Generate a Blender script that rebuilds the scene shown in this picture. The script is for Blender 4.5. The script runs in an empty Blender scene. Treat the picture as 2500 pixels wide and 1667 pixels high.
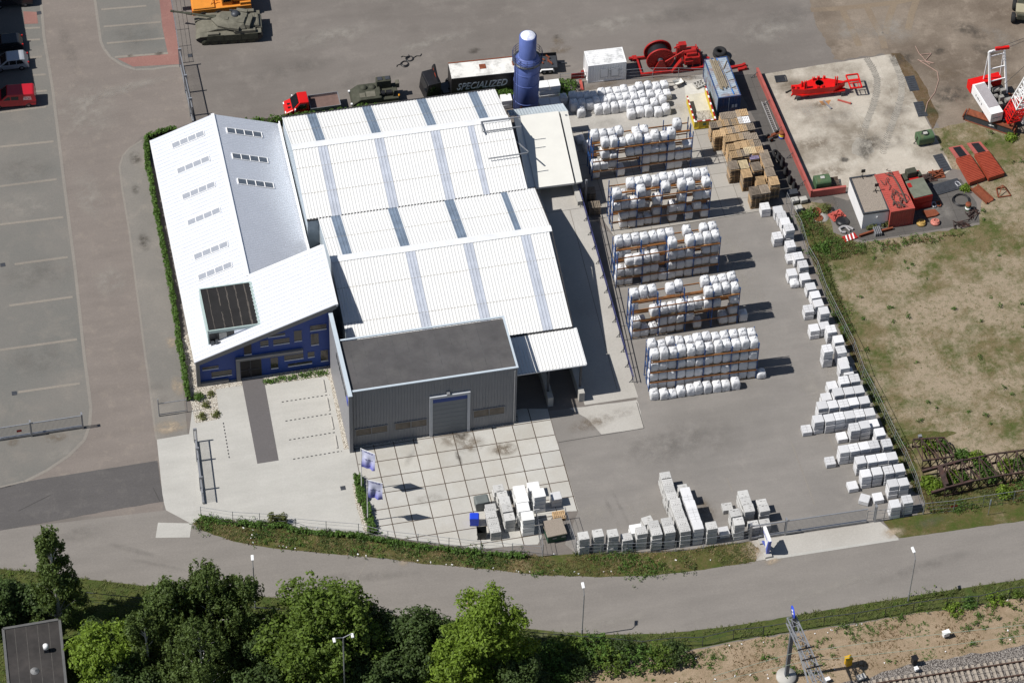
import bpy, bmesh, math, random
from mathutils import Vector, Matrix, noise
random.seed(7)
R = math.radians
SC = bpy.context.scene
COL = SC.collection
# ------------------------------------------------------------------ camera
CAMF = 8391.5
CAMC = Vector((-36.93471, -214.49954, 262.08585))
CFW = Vector((0.15226694, 0.64447646, -0.74930959))
CRT = Vector((0.97786004, -0.20834839, 0.01951146))
CUP = Vector((0.14354277, 0.73569085, 0.66193235))
cd = bpy.data.cameras.new('camera'); cam = bpy.data.objects.new('camera', cd); COL.objects.link(cam)
cd.sensor_width = 36.0; cd.lens = CAMF / 2500 * 36; cd.clip_start = 1; cd.clip_end = 3000
m = Matrix((CRT, CUP, -CFW)).transposed().to_4x4(); m.translation = CAMC
cam.matrix_world = m
SC.camera = cam
# ------------------------------------------------------------------ light
SUN_EL, SUN_AZ = 53.0, 270.5           # azimuth clockwise from +Y
w = bpy.data.worlds.new('World'); SC.world = w; w.use_nodes = True
nt = w.node_tree; bg = nt.nodes['Background']
sky = nt.nodes.new('ShaderNodeTexSky'); sky.sky_type = 'NISHITA'; sky.sun_disc = False
sky.sun_elevation = R(SUN_EL); sky.sun_rotation = R(SUN_AZ); sky.air_density = 1.0; sky.dust_density = 0.6
nt.links.new(sky.outputs[0], bg.inputs[0]); bg.inputs[1].default_value = 0.052
sl = bpy.data.lights.new('sun', 'SUN'); so = bpy.data.objects.new('sun', sl); COL.objects.link(so)
sl.energy = 4.5; sl.angle = R(0.5); sl.color = (1.0, 0.965, 0.915)
sd = Vector((math.sin(R(SUN_AZ)) * math.cos(R(SUN_EL)), math.cos(R(SUN_AZ)) * math.cos(R(SUN_EL)), math.sin(R(SUN_EL))))
so.rotation_euler = sd.to_track_quat('Z', 'Y').to_euler(); so.location = sd * 120
SC.view_settings.view_transform = 'Standard'; SC.view_settings.look = 'None'
SC.view_settings.exposure = 0.26; SC.view_settings.gamma = 1.0
# ------------------------------------------------------------------ survey helpers: where a line of sight meets the ground, a level or a wall
def ray(p):
    return CFW * CAMF + CRT * (p[0] - 1250) + CUP * (833.5 - p[1])
def G(p, z=0.0):
    d = ray(p); return CAMC + d * ((z - CAMC.z) / d.z)
def GY(p, y):
    d = ray(p); return CAMC + d * ((y - CAMC.y) / d.y)
def GPL(p, a, b):                       # plane z = a + b*x
    d = ray(p); return CAMC + d * ((a + b * CAMC.x - CAMC.z) / (d.z - b * d.x))
def Zm(x0, y0, s): return lambda x, y: (x0 + x / s, y0 + y / s)
_O = (0, 600, 1200, 1800); _Q = (0, 400, 800, 1200)
def P(i, j, x, y): return (_O[i] + x / 3.35714, _Q[j] + y / 3.35714)
def T(x, y): return (x * 1.06293, y * 1.06293)
# ------------------------------------------------------------------ mesh helpers
class MB:
    def __init__(s): s.v = []; s.f = []; s.sm = []
    def add(s, vs, fs, smooth=False):
        o = len(s.v); s.v += [tuple(v) for v in vs]
        for f in fs: s.f.append(tuple(i + o for i in f)); s.sm.append(smooth)
        return s
    def box(s, c, d, rz=0, ry=0, taper=1.0):
        x, y, z = d[0] / 2, d[1] / 2, d[2] / 2
        vs = [(-x, -y, -z), (x, -y, -z), (x, y, -z), (-x, y, -z), (-x * taper, -y * taper, z), (x * taper, -y * taper, z), (x * taper, y * taper, z), (-x * taper, y * taper, z)]
        M_ = Matrix.Translation(c) @ Matrix.Rotation(rz, 4, 'Z') @ Matrix.Rotation(ry, 4, 'Y')
        return s.add([M_ @ Vector(v) for v in vs], [(3, 2, 1, 0), (4, 5, 6, 7), (0, 1, 5, 4), (1, 2, 6, 5), (2, 3, 7, 6), (3, 0, 4, 7)])
    def b2(s, x0, x1, y0, y1, z0, z1):
        return s.box(((x0 + x1) / 2, (y0 + y1) / 2, (z0 + z1) / 2), (abs(x1 - x0), abs(y1 - y0), abs(z1 - z0)))
    def cyl(s, p, q, r, n=10, r2=None, caps=True, smooth=True):
        p = Vector(p); q = Vector(q); d = q - p
        if d.length < 1e-6: return s
        r2 = r if r2 is None else r2
        u = d.orthogonal().normalized(); v_ = d.normalized().cross(u)
        vs = []
        for c, rr in ((p, r), (q, r2)):
            for k in range(n):
                a = 2 * math.pi * k / n; vs.append(c + (u * math.cos(a) + v_ * math.sin(a)) * rr)
        fs = [(k, (k + 1) % n, n + (k + 1) % n, n + k) for k in range(n)]
        s.add(vs, fs, smooth)
        if caps: s.add(vs, [tuple(range(n - 1, -1, -1)), tuple(range(n, 2 * n))])
        return s
    def bar(s, p, q, a, b=None):
        b = a if b is None else b
        p = Vector(p); q = Vector(q); d = q - p
        if d.length < 1e-6: return s
        dn = d.normalized(); up = Vector((0, 0, 1)) if abs(dn.z) < .95 else Vector((1, 0, 0))
        u = dn.cross(up).normalized() * a / 2; v_ = u.cross(dn).normalized() * b / 2
        vs = [p - u - v_, p + u - v_, p + u + v_, p - u + v_, q - u - v_, q + u - v_, q + u + v_, q - u + v_]
        return s.add(vs, [(0, 1, 2, 3), (7, 6, 5, 4), (0, 4, 5, 1), (1, 5, 6, 2), (2, 6, 7, 3), (3, 7, 4, 0)])
    def tube(s, pts, r, n=6):
        for a, b in zip(pts, pts[1:]): s.cyl(a, b, r, n)
        return s
    def prism(s, pts, z0, z1):
        n = len(pts)
        if sum(pts[i][0] * pts[(i + 1) % n][1] - pts[(i + 1) % n][0] * pts[i][1] for i in range(n)) < 0: pts = pts[::-1]
        vs = [(x, y, z0) for x, y in pts] + [(x, y, z1) for x, y in pts]
        return s.add(vs, [tuple(range(n - 1, -1, -1)), tuple(range(n, 2 * n))] + [(i, (i + 1) % n, n + (i + 1) % n, n + i) for i in range(n)])
    def side(s, pts, y0, y1):            # polygon given in x,z, pushed along y
        n = len(pts)
        if sum(pts[i][0] * pts[(i + 1) % n][1] - pts[(i + 1) % n][0] * pts[i][1] for i in range(n)) < 0: pts = pts[::-1]
        vs = [(x, y0, z) for x, z in pts] + [(x, y1, z) for x, z in pts]
        return s.add(vs, [tuple(range(n)), tuple(range(2 * n - 1, n - 1, -1))] + [(i, n + i, n + (i + 1) % n, (i + 1) % n) for i in range(n)])
    def front(s, pts, x0, x1):           # polygon given in y,z, pushed along x
        n = len(pts)
        if sum(pts[i][0] * pts[(i + 1) % n][1] - pts[(i + 1) % n][0] * pts[i][1] for i in range(n)) < 0: pts = pts[::-1]
        vs = [(x0, y, z) for y, z in pts] + [(x1, y, z) for y, z in pts]
        return s.add(vs, [tuple(range(n - 1, -1, -1)), tuple(range(n, 2 * n))] + [(i, (i + 1) % n, n + (i + 1) % n, n + i) for i in range(n)])
    def poly(s, pts): return s.add(pts, [tuple(range(len(pts)))])
    def lathe(s, prof, c=(0, 0, 0), n=24, axis='z', smooth=True):
        vs = []
        for r, h in prof:
            for k in range(n):
                a = 2 * math.pi * k / n; x, y = r * math.cos(a), r * math.sin(a)
                v = (x, y, h) if axis == 'z' else ((x, h, y) if axis == 'y' else (h, x, y))
                vs.append((v[0] + c[0], v[1] + c[1], v[2] + c[2]))
        fs = []
        for i in range(len(prof) - 1):
            for k in range(n):
                a, b = i * n + k, i * n + (k + 1) % n
                f = (a, b, b + n, a + n); fs.append(f if axis != 'y' else f[::-1])
        return s.add(vs, fs, smooth)
    def torus(s, c, R_, r, n=20, k=10, axis='z'):
        prof = [(R_ + r * math.cos(2 * math.pi * i / k), r * math.sin(2 * math.pi * i / k)) for i in range(k + 1)]
        return s.lathe(prof, c, n, axis)
    def corr(s, bl, br, tr, tl, pitch, h, t0=0, t1=1, off=0, prof=((0, 0), (.6, 0), (.68, 1), (.92, 1))):
        bl, br, tr, tl = map(Vector, (bl, br, tr, tl)); n = max(1, round((br - bl).length / pitch))
        nrm = (br - bl).cross(tl - bl).normalized()
        ts = []
        for i in range(n):
            for a, b in prof:
                t = (i + a) / n
                if t0 - 1e-6 <= t <= t1 + 1e-6: ts.append((t, b * h + off))
        ts.append((t1, off))
        vs = []
        for t, d in ts: vs.append(bl.lerp(br, t) + nrm * d); vs.append(tl.lerp(tr, t) + nrm * d)
        return s.add(vs, [(2 * i, 2 * i + 2, 2 * i + 3, 2 * i + 1) for i in range(len(ts) - 1)])
    def quad4(s, a, b, c, d, th):        # a flat plate with thickness below it
        a, b, c, d = map(Vector, (a, b, c, d)); n = (b - a).cross(d - a).normalized(); n = n * (abs(th) if n.z >= 0 else -abs(th))
        vs = [a, b, c, d, a - n, b - n, c - n, d - n]
        return s.add(vs, [(0, 1, 2, 3), (7, 6, 5, 4), (0, 4, 5, 1), (1, 5, 6, 2), (2, 6, 7, 3), (3, 7, 4, 0)])
    def mesh(s, name):
        me = bpy.data.meshes.new(name); me.from_pydata([tuple(v) for v in s.v], [], s.f)
        if any(s.sm): me.polygons.foreach_set('use_smooth', s.sm)
        me.update(); return me
def obj(name, mb, mt, parent=None, loc=None, rz=0, kind=None, label=None, cat=None, group=None):
    me = mb if isinstance(mb, bpy.types.Mesh) else mb.mesh(name)
    if mt is not None and not me.materials: me.materials.append(mt)
    o = bpy.data.objects.new(name, me); COL.objects.link(o)
    if loc is not None: o.location = loc
    o.rotation_euler.z = rz
    if parent is not None: o.parent = parent
    if kind: o['kind'] = kind
    tag(o, label, cat, group); return o
def tag(o, label=None, cat=None, group=None):
    if label: o['label'] = label
    if cat: o['category'] = cat
    if group: o['group'] = group
def thing(name, label, cat, loc=(0, 0, 0), rz=0, group=None):
    o = bpy.data.objects.new(name, None); COL.objects.link(o); o.location = loc; o.rotation_euler.z = rz
    o.empty_display_size = .3; tag(o, label, cat, group); return o
def copy_tree(o, parent=None, loc=None, rz=None, label=None, group=None):
    c = o.copy(); COL.objects.link(c)
    if parent is not None: c.parent = parent
    if loc is not None: c.location = loc
    if rz is not None: c.rotation_euler.z = rz
    tag(c, label, None, group)
    for ch in list(o.children): copy_tree(ch, c)
    return c
def along(pa, pb, z=0):                  # middle, heading and length of the ground line between two survey points
    a, b = G(pa, z), G(pb, z); d = b - a
    return (a + b) / 2, math.atan2(d.y, d.x), d.length
def bevel(o, w_, seg=1):
    bm = bmesh.new(); bm.from_mesh(o.data)
    bmesh.ops.remove_doubles(bm, verts=bm.verts, dist=1e-4)
    es = [e for e in bm.edges if len(e.link_faces) == 2 and e.calc_face_angle(0) > .5]
    bmesh.ops.bevel(bm, geom=es, offset=w_, segments=seg, affect='EDGES', profile=.5, clamp_overlap=True)
    bm.to_mesh(o.data); bm.free(); return o
def text_mb(body, size, shear=0, ext=.01):
    cu = bpy.data.curves.new('t', 'FONT'); cu.body = body; cu.size = size; cu.shear = shear; cu.extrude = ext; cu.resolution_u = 3
    cu.offset = size * .012
    o = bpy.data.objects.new('t', cu); COL.objects.link(o)
    dg = bpy.context.evaluated_depsgraph_get(); me = bpy.data.meshes.new_from_object(o.evaluated_get(dg))
    bpy.data.objects.remove(o); return me
# ------------------------------------------------------------------ materials
MATS = {}
def srgb(r, g, b):
    f = lambda c: (c / 255 / 12.92) if c / 255 <= .04045 else ((c / 255 + .055) / 1.055) ** 2.4
    return (f(r), f(g), f(b))
def mat(name, col, rough=.75, var=.18, scale=2.0, bump=0.0, bscale=30, metal=0.0, spec=.4, rand=0.0, dirt=None, dscale=.8, damt=.5, world=False, coat=0.0):
    mt = bpy.data.materials.new(name); mt.use_nodes = True; n = mt.node_tree; L = n.links.new; N = n.nodes.new
    bs = n.nodes['Principled BSDF']; bs.inputs['Roughness'].default_value = rough; bs.inputs['Metallic'].default_value = metal
    bs.inputs['Specular IOR Level'].default_value = spec; bs.inputs['Coat Weight'].default_value = coat
    if world: co = N('ShaderNodeNewGeometry').outputs['Position']
    else: co = N('ShaderNodeTexCoord').outputs['Object']
    a = N('ShaderNodeTexNoise'); a.inputs['Scale'].default_value = scale; a.inputs['Detail'].default_value = 7; a.inputs['Roughness'].default_value = .62
    L(co, a.inputs['Vector'])
    mr = N('ShaderNodeMapRange'); mr.inputs[1].default_value = .3; mr.inputs[2].default_value = .7; mr.inputs[3].default_value = 1 - var; mr.inputs[4].default_value = 1 + var
    L(a.outputs[0], mr.inputs[0]); val = mr.outputs[0]
    if rand:
        oi = N('ShaderNodeObjectInfo'); m2 = N('ShaderNodeMapRange'); m2.inputs[3].default_value = 1 - rand; m2.inputs[4].default_value = 1 + rand * .5
        L(oi.outputs['Random'], m2.inputs[0]); mm = N('ShaderNodeMath'); mm.operation = 'MULTIPLY'; L(val, mm.inputs[0]); L(m2.outputs[0], mm.inputs[1]); val = mm.outputs[0]
    vm = N('ShaderNodeVectorMath'); vm.operation = 'SCALE'; vm.inputs[0].default_value = col; L(val, vm.inputs['Scale'])
    out = vm.outputs[0]
    if dirt:
        d = N('ShaderNodeTexNoise'); d.inputs['Scale'].default_value = dscale; d.inputs['Detail'].default_value = 9; d.inputs['Roughness'].default_value = .68
        L(co, d.inputs['Vector']); dr = N('ShaderNodeMapRange'); dr.inputs[1].default_value = .48; dr.inputs[2].default_value = .72; dr.inputs[4].default_value = damt; L(d.outputs[0], dr.inputs[0])
        mx = N('ShaderNodeMix'); mx.data_type = 'RGBA'; L(dr.outputs[0], mx.inputs[0]); L(out, mx.inputs[6]); mx.inputs[7].default_value = (*dirt, 1); out = mx.outputs[2]
    L(out, bs.inputs['Base Color'])
    if bump:
        b = N('ShaderNodeTexNoise'); b.inputs['Scale'].default_value = bscale; b.inputs['Detail'].default_value = 4; L(co, b.inputs['Vector'])
        bp = N('ShaderNodeBump'); bp.inputs['Strength'].default_value = bump; bp.inputs['Distance'].default_value = .05; L(b.outputs[0], bp.inputs['Height']); L(bp.outputs[0], bs.inputs['Normal'])
    MATS[name] = mt; return mt
def paving(name, base, blotch, pale, amt=(.5, .35), fine=.16, streak=None, cell=None, joint=None, jw=.03, tilevar=0.0, bump=.2, bs1=.12, bs2=.7):
    """ground surface in world metres: broad blotches, pale scuffs, grit, optional wheel streaks (angle) and an optional joint grid"""
    mt = bpy.data.materials.new(name); mt.use_nodes = True; n = mt.node_tree; L = n.links.new; N = n.nodes.new
    bs = n.nodes['Principled BSDF']; bs.inputs['Roughness'].default_value = .9; bs.inputs['Specular IOR Level'].default_value = .25
    co = N('ShaderNodeNewGeometry').outputs['Position']
    def nz(sc, det=8, ro=.62, vec=None):
        t = N('ShaderNodeTexNoise'); t.inputs['Scale'].default_value = sc; t.inputs['Detail'].default_value = det; t.inputs['Roughness'].default_value = ro
        L(vec if vec else co, t.inputs['Vector']); return t.outputs[0]
    def mrange(v, a, b, c, d):
        t = N('ShaderNodeMapRange'); t.inputs[1].default_value = a; t.inputs[2].default_value = b; t.inputs[3].default_value = c; t.inputs[4].default_value = d; L(v, t.inputs[0]); return t.outputs[0]
    def mix(f, a, b):
        t = N('ShaderNodeMix'); t.data_type = 'RGBA'; L(f, t.inputs[0])
        for s_, x in ((6, a), (7, b)):
            if isinstance(x, tuple): t.inputs[s_].default_value = (*x, 1)
            else: L(x, t.inputs[s_])
        return t.outputs[2]
    def mul(c, v):
        t = N('ShaderNodeVectorMath'); t.operation = 'SCALE'; L(c, t.inputs[0]); L(v, t.inputs['Scale']); return t.outputs[0]
    c = mix(mrange(nz(bs1), .4, .62, 0, amt[0]), base, blotch)
    c = mix(mrange(nz(bs2, 10, .7), .52, .75, 0, amt[1]), c, pale)
    if streak is not None:
        mp = N('ShaderNodeMapping'); mp.inputs['Rotation'].default_value = (0, 0, streak); mp.inputs['Scale'].default_value = (.12, .7, 1); L(co, mp.inputs['Vector'])
        c = mul(c, mrange(nz(1.0, 6, .6, mp.outputs[0]), .3, .7, .93, 1.07))
    c = mul(c, mrange(nz(5.0, 8, .75), .25, .75, 1 - fine, 1 + fine))
    c = mul(c, mrange(nz(24.0, 3, .8), .3, .7, 1 - fine * .8, 1 + fine * .8))
    if cell:
        sp = N('ShaderNodeSeparateXYZ'); L(co, sp.inputs[0]); js = []; cells = []
        for k, ax in enumerate((0, 1)):
            d_ = N('ShaderNodeMath'); d_.operation = 'DIVIDE'; L(sp.outputs[ax], d_.inputs[0]); d_.inputs[1].default_value = cell[k]
            fr = N('ShaderNodeMath'); fr.operation = 'FRACT'; L(d_.outputs[0], fr.inputs[0])
            pp = N('ShaderNodeMath'); pp.operation = 'PINGPONG'; L(fr.outputs[0], pp.inputs[0]); pp.inputs[1].default_value = .5
            lt = N('ShaderNodeMath'); lt.operation = 'LESS_THAN'; L(pp.outputs[0], lt.inputs[0]); lt.inputs[1].default_value = jw / cell[k]; js.append(lt.outputs[0])
            fl = N('ShaderNodeMath'); fl.operation = 'FLOOR'; L(d_.outputs[0], fl.inputs[0]); cells.append(fl.outputs[0])
        if tilevar:
            cb = N('ShaderNodeCombineXYZ'); L(cells[0], cb.inputs[0]); L(cells[1], cb.inputs[1]); wn = N('ShaderNodeTexWhiteNoise'); L(cb.outputs[0], wn.inputs['Vector'])
            c = mul(c, mrange(wn.outputs['Value'], 0, 1, 1 - tilevar, 1 + tilevar))
        mx = N('ShaderNodeMath'); mx.operation = 'MAXIMUM'; L(js[0], mx.inputs[0]); L(js[1], mx.inputs[1])
        c = mix(mx.outputs[0], c, joint)
    L(c, bs.inputs['Base Color'])
    if bump:
        bp = N('ShaderNodeBump'); bp.inputs['Strength'].default_value = bump; bp.inputs['Distance'].default_value = .03; L(nz(18, 5, .7), bp.inputs['Height']); L(bp.outputs[0], bs.inputs['Normal'])
    MATS[name] = mt; return mt
def pebbles(name, ca, cb, dark, sc=11):
    mt = bpy.data.materials.new(name); mt.use_nodes = True; n = mt.node_tree; L = n.links.new; N = n.nodes.new
    bs = n.nodes['Principled BSDF']; bs.inputs['Roughness'].default_value = .85
    co = N('ShaderNodeNewGeometry').outputs['Position']
    v = N('ShaderNodeTexVoronoi'); v.inputs['Scale'].default_value = sc; L(co, v.inputs['Vector'])
    hs = N('ShaderNodeSeparateColor'); L(v.outputs['Color'], hs.inputs[0])
    mx = N('ShaderNodeMix'); mx.data_type = 'RGBA'; L(hs.outputs[0], mx.inputs[0]); mx.inputs[6].default_value = (*ca, 1); mx.inputs[7].default_value = (*cb, 1)
    dr = N('ShaderNodeMapRange'); dr.inputs[1].default_value = .38; dr.inputs[2].default_value = .62; L(v.outputs['Distance'], dr.inputs[0])
    m2 = N('ShaderNodeMix'); m2.data_type = 'RGBA'; L(dr.outputs[0], m2.inputs[0]); L(mx.outputs[2], m2.inputs[6]); m2.inputs[7].default_value = (*dark, 1)
    L(m2.outputs[2], bs.inputs['Base Color'])
    bp = N('ShaderNodeBump'); bp.invert = True; bp.inputs['Strength'].default_value = .9; bp.inputs['Distance'].default_value = .06; L(v.outputs['Distance'], bp.inputs['Height']); L(bp.outputs[0], bs.inputs['Normal'])
    MATS[name] = mt; return mt
def meadow(name, green, olive, soil, g=(.42, .6), s=(.5, .66), sc=.25):
    mt = bpy.data.materials.new(name); mt.use_nodes = True; n = mt.node_tree; L = n.links.new; N = n.nodes.new
    bs = n.nodes['Principled BSDF']; bs.inputs['Roughness'].default_value = .95; bs.inputs['Specular IOR Level'].default_value = .1
    co = N('ShaderNodeNewGeometry').outputs['Position']
    def nz(sc_, det, ro, off=0):
        mp = N('ShaderNodeMapping'); mp.inputs['Location'].default_value = (off, off * .7, 0); L(co, mp.inputs['Vector'])
        t = N('ShaderNodeTexNoise'); t.inputs['Scale'].default_value = sc_; t.inputs['Detail'].default_value = det; t.inputs['Roughness'].default_value = ro; L(mp.outputs[0], t.inputs['Vector']); return t.outputs[0]
    def mr(v, a, b, c=0, d=1):
        t = N('ShaderNodeMapRange'); t.inputs[1].default_value = a; t.inputs[2].default_value = b; t.inputs[3].default_value = c; t.inputs[4].default_value = d; L(v, t.inputs[0]); return t.outputs[0]
    def mix(f, a, b):
        t = N('ShaderNodeMix'); t.data_type = 'RGBA'; L(f, t.inputs[0])
        for s_, x in ((6, a), (7, b)):
            if isinstance(x, tuple): t.inputs[s_].default_value = (*x, 1)
            else: L(x, t.inputs[s_])
        return t.outputs[2]
    c = mix(mr(nz(sc * 2.2, 10, .75, 31), *g), olive, green)
    c = mix(mr(nz(sc, 11, .78, 7), *s), c, soil)
    c = mix(mr(nz(1.6, 8, .8, 17), .5, .68, 0, .75), c, green)
    c = mix(mr(nz(1.1, 9, .8, 27), .56, .74, 0, .6), c, soil)
    t = N('ShaderNodeVectorMath'); t.operation = 'SCALE'; L(c, t.inputs[0]); L(mr(nz(9, 6, .8, 3), .3, .7, .62, 1.38), t.inputs['Scale'])
    L(t.outputs[0], bs.inputs['Base Color'])
    bp = N('ShaderNodeBump'); bp.inputs['Strength'].default_value = .5; bp.inputs['Distance'].default_value = .08; L(nz(9, 6, .8, 3), bp.inputs['Height']); L(bp.outputs[0], bs.inputs['Normal'])
    MATS[name] = mt; return mt
def leafmat(name, col, var=.45, trans=.35):
    mt = bpy.data.materials.new(name); mt.use_nodes = True; n = mt.node_tree; L = n.links.new; N = n.nodes.new
    bs = n.nodes['Principled BSDF']; bs.inputs['Roughness'].default_value = .6; bs.inputs['Specular IOR Level'].default_value = .25
    co = N('ShaderNodeNewGeometry')
    v = N('ShaderNodeMapRange'); v.inputs[3].default_value = 1 - var; v.inputs[4].default_value = 1 + var; L(co.outputs['Random Per Island'], v.inputs[0])
    s = N('ShaderNodeVectorMath'); s.operation = 'SCALE'; s.inputs[0].default_value = col; L(v.outputs[0], s.inputs['Scale']); L(s.outputs[0], bs.inputs['Base Color'])
    tr = N('ShaderNodeBsdfTranslucent'); s2 = N('ShaderNodeVectorMath'); s2.operation = 'MULTIPLY'; L(s.outputs[0], s2.inputs[0]); s2.inputs[1].default_value = (1.5, 1.35, .5); L(s2.outputs[0], tr.inputs[0])
    mx = N('ShaderNodeMixShader'); mx.inputs[0].default_value = trans; L(bs.outputs[0], mx.inputs[1]); L(tr.outputs[0], mx.inputs[2]); L(mx.outputs[0], n.nodes['Material Output'].inputs[0])
    MATS[name] = mt; return mt
W_ = mat
roofwhite = mat('roof white', (.69, .69, .68), .55, .05, .6, dirt=(.56, .55, .50), dscale=.6, damt=.35, world=True)
officewhite = mat('coated white steel', (.80, .82, .87), .42, .03, .5, metal=.55)
flash = mat('flashing', (.70, .71, .72), .5, .06, .8)
skydark = mat('darker roof panel', (.16, .205, .27), .32, .22, .9, spec=.5)  # darker strip tone, set on the two north slopes
skypale = mat('lighter roof panel', (.43, .46, .52), .4, .12, .9, spec=.5)  # lighter strip tone, set on the two south slopes
darkline = mat('dark gutter', (.03, .03, .033), .8, .2)
greyclad = mat('grey cladding', (.215, .222, .24), .45, .06, .8, metal=.0, spec=.5)
greypanel = mat('grey smooth panel', (.235, .235, .25), .5, .04, .6)
bitumen = mat('bitumen roof', (.074, .071, .072), .85, .2, .5, dirt=(.12, .115, .11), dscale=.35, damt=.55, world=True)
bitumen2 = mat('black bitumen', (.013, .012, .012), .8, .3, .7)
bluewall = mat('deep blue panel', (.008, .045, .24), .5, .07, .7)
frame_grey = mat('grey stone frame', (.22, .215, .21), .7, .06, .8)
glass = mat('dark glazing', (.035, .03, .027), .08, .2, .5, spec=.6)
glassb = mat('vehicle glass', (.012, .014, .017), .06, .2, .8, spec=.6)
white = mat('white paint', (.78, .78, .78), .5, .05, .8)
whitedirty = mat('dirty white paint', (.70, .69, .65), .55, .06, 1, dirt=(.16, .155, .14), dscale=.9, damt=.75)
steel = mat('galvanised steel', (.33, .34, .36), .45, .12, 3, metal=.5)
darksteel = mat('dark steel', (.06, .065, .075), .5, .2, 3, metal=.3)
blacky = mat('black paint', (.012, .012, .014), .45, .3, 1.5)
rubber = mat('rubber', (.016, .016, .017), .85, .3, 3)
red = mat('red paint', (.36, .014, .012), .5, .2, 1.6, spec=.4, dirt=(.16, .02, .016), dscale=1.8, damt=.6)
redvan = mat('red van paint', (.42, .012, .022), .3, .06, .8, coat=.4)
redtruck = mat('bright red paint', (.56, .01, .008), .3, .06, .8, coat=.4)
redcont = mat('faded red steel', (.40, .072, .055), .65, .16, 1.5, dirt=(.30, .12, .09), dscale=1.2, damt=.5)
redwallm = mat('pink red steel', (.34, .085, .07), .7, .16, 1.2)
rust = mat('rust', (.19, .052, .022), .9, .35, 2.5, dirt=(.08, .03, .02), dscale=3, damt=.6)
orange = mat('crane orange', (.62, .24, .035), .5, .1, 1.2)
orangerack = mat('rack beam orange', (.31, .125, .035), .5, .15, 2)
bluerack = mat('rack blue', (.022, .075, .23), .5, .15, 2)
silob = mat('silo blue', (.085, .125, .34), .55, .1, .7, dirt=(.11, .15, .38), dscale=.6, damt=.5)
bluecont = mat('container blue', (.02, .06, .17), .6, .2, 1.5, dirt=(.22, .10, .05), dscale=1.1, damt=.5)
bluepale = mat('weathered blue steel', (.30, .355, .41), .7, .2, 1.5, dirt=(.20, .085, .04), dscale=1.0, damt=.9)
olive = mat('army green', (.125, .118, .09), .8, .25, 1.6, dirt=(.17, .16, .13), dscale=1.5, damt=.6)
olived = mat('dark army green', (.048, .05, .034), .8, .25, 1.6, dirt=(.075, .073, .055), dscale=1.6, damt=.5)
greentank = mat('workshop green', (.06, .115, .055), .6, .25, 1.4, dirt=(.16, .085, .04), dscale=1.4, damt=.6)
yellow = mat('yellow paint', (.56, .42, .03), .55, .12, 1.5)
concrete = mat('concrete', (.40, .385, .355), .9, .12, 1.2, bump=.2, world=True)
sandmat = mat('sand pile', (.36, .33, .28), .95, .25, 2.2, bump=.6, bscale=6)
wood = mat('pallet wood', (.42, .285, .155), .85, .25, 3, rand=.35)
woodg = mat('weathered pallet wood', (.24, .195, .15), .9, .3, 3, rand=.35)
woodp = mat('fresh pallet wood', (.52, .42, .26), .8, .2, 3, rand=.1)
woodv = mat('purple painted wood', (.25, .21, .33), .85, .3, 3, rand=.1)
bagm = mat('white woven bag', (.70, .705, .72), .6, .1, 2.5, bump=1.0, bscale=6, rand=.14, dirt=(.52, .52, .53), dscale=3, damt=.5)
packm = mat('white wrapped pack', (.62, .62, .63), .5, .08, 3, bump=.3, bscale=7, rand=.2)
packside = mat('stone slab edges', (.47, .475, .48), .8, .12, 3, rand=.12)
paverm = mat('grey paver pack', (.50, .495, .48), .75, .12, 3, bump=.2, bscale=12, rand=.15)
joint = mat('dark gap', (.05, .048, .045), .9, .2)
gravelroof = mat('gravel roof', (.27, .23, .19), .95, .35, 14, bump=.7, bscale=25)
# ------------------------------------------------------------------ ground
C_AS = (.158, .140, .126)
asph = paving('yard asphalt', (.172, .154, .139), (.135, .120, .108), (.235, .212, .188), (.8, .55), .10, streak=R(40), bs1=.07, bs2=.35)
lane = paving('lane asphalt', (.188, .163, .145), (.165, .143, .128), (.265, .228, .19), (.6, .55), .13, streak=R(86))
park = paving('parking pavers', (.168, .158, .143), (.135, .134, .124), (.235, .208, .178), (.8, .5), .12, bs1=.09, bs2=.3)
roadm = paving('road asphalt', (.205, .188, .170), (.182, .167, .152), (.25, .23, .205), (.6, .35), .12, streak=R(8))
darkas = paving('fresh asphalt', (.098, .092, .090), (.082, .077, .076), (.15, .14, .13), (.6, .5), .15, streak=R(20))
yardr = paving('pale yard asphalt', (.215, .200, .184), (.182, .170, .157), (.265, .245, .222), (.8, .5), .09, streak=R(75), bs1=.09, bs2=.4)
slabm = paving('brushed concrete', (.415, .405, .375), (.37, .36, .333), (.46, .45, .42), (.6, .5), .09, streak=R(4), bs1=.18, bs2=.5)
slabd = paving('stained concrete', (.40, .382, .35), (.33, .31, .28), (.45, .43, .395), (.7, .6), .12, bs1=.2, bs2=.8)
tilem = paving('concrete plates', (.435, .425, .395), (.375, .35, .305), (.49, .48, .455), (.55, .5), .08, cell=(2.0, 2.0), joint=(.075, .055, .04), jw=.045, tilevar=.07, bs1=.22, bs2=.6)
platem = paving('yard plates', (.335, .315, .285), (.30, .28, .25), (.40, .38, .345), (.5, .6), .08, cell=(2.0, 2.0), joint=(.16, .145, .125), jw=.025, tilevar=.06)
pavem = paving('kerb pavers', (.20, .185, .165), (.155, .148, .135), (.30, .265, .225), (.8, .5), .13, bs1=.12, bs2=.4)
redpav = paving('red clinkers', (.25, .13, .11), (.19, .10, .09), (.33, .2, .17), (.6, .5), .14)
walkm = paving('dark walkway', (.118, .110, .110), (.105, .098, .098), (.15, .14, .14), (.5, .4), .12)
kerbm = paving('kerb stone', (.225, .205, .18), (.19, .175, .158), (.28, .255, .225), (.5, .5), .12)
linem = paving('worn parking line', (.235, .21, .18), (.195, .178, .155), (.275, .25, .21), (.6, .6), .16)
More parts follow.
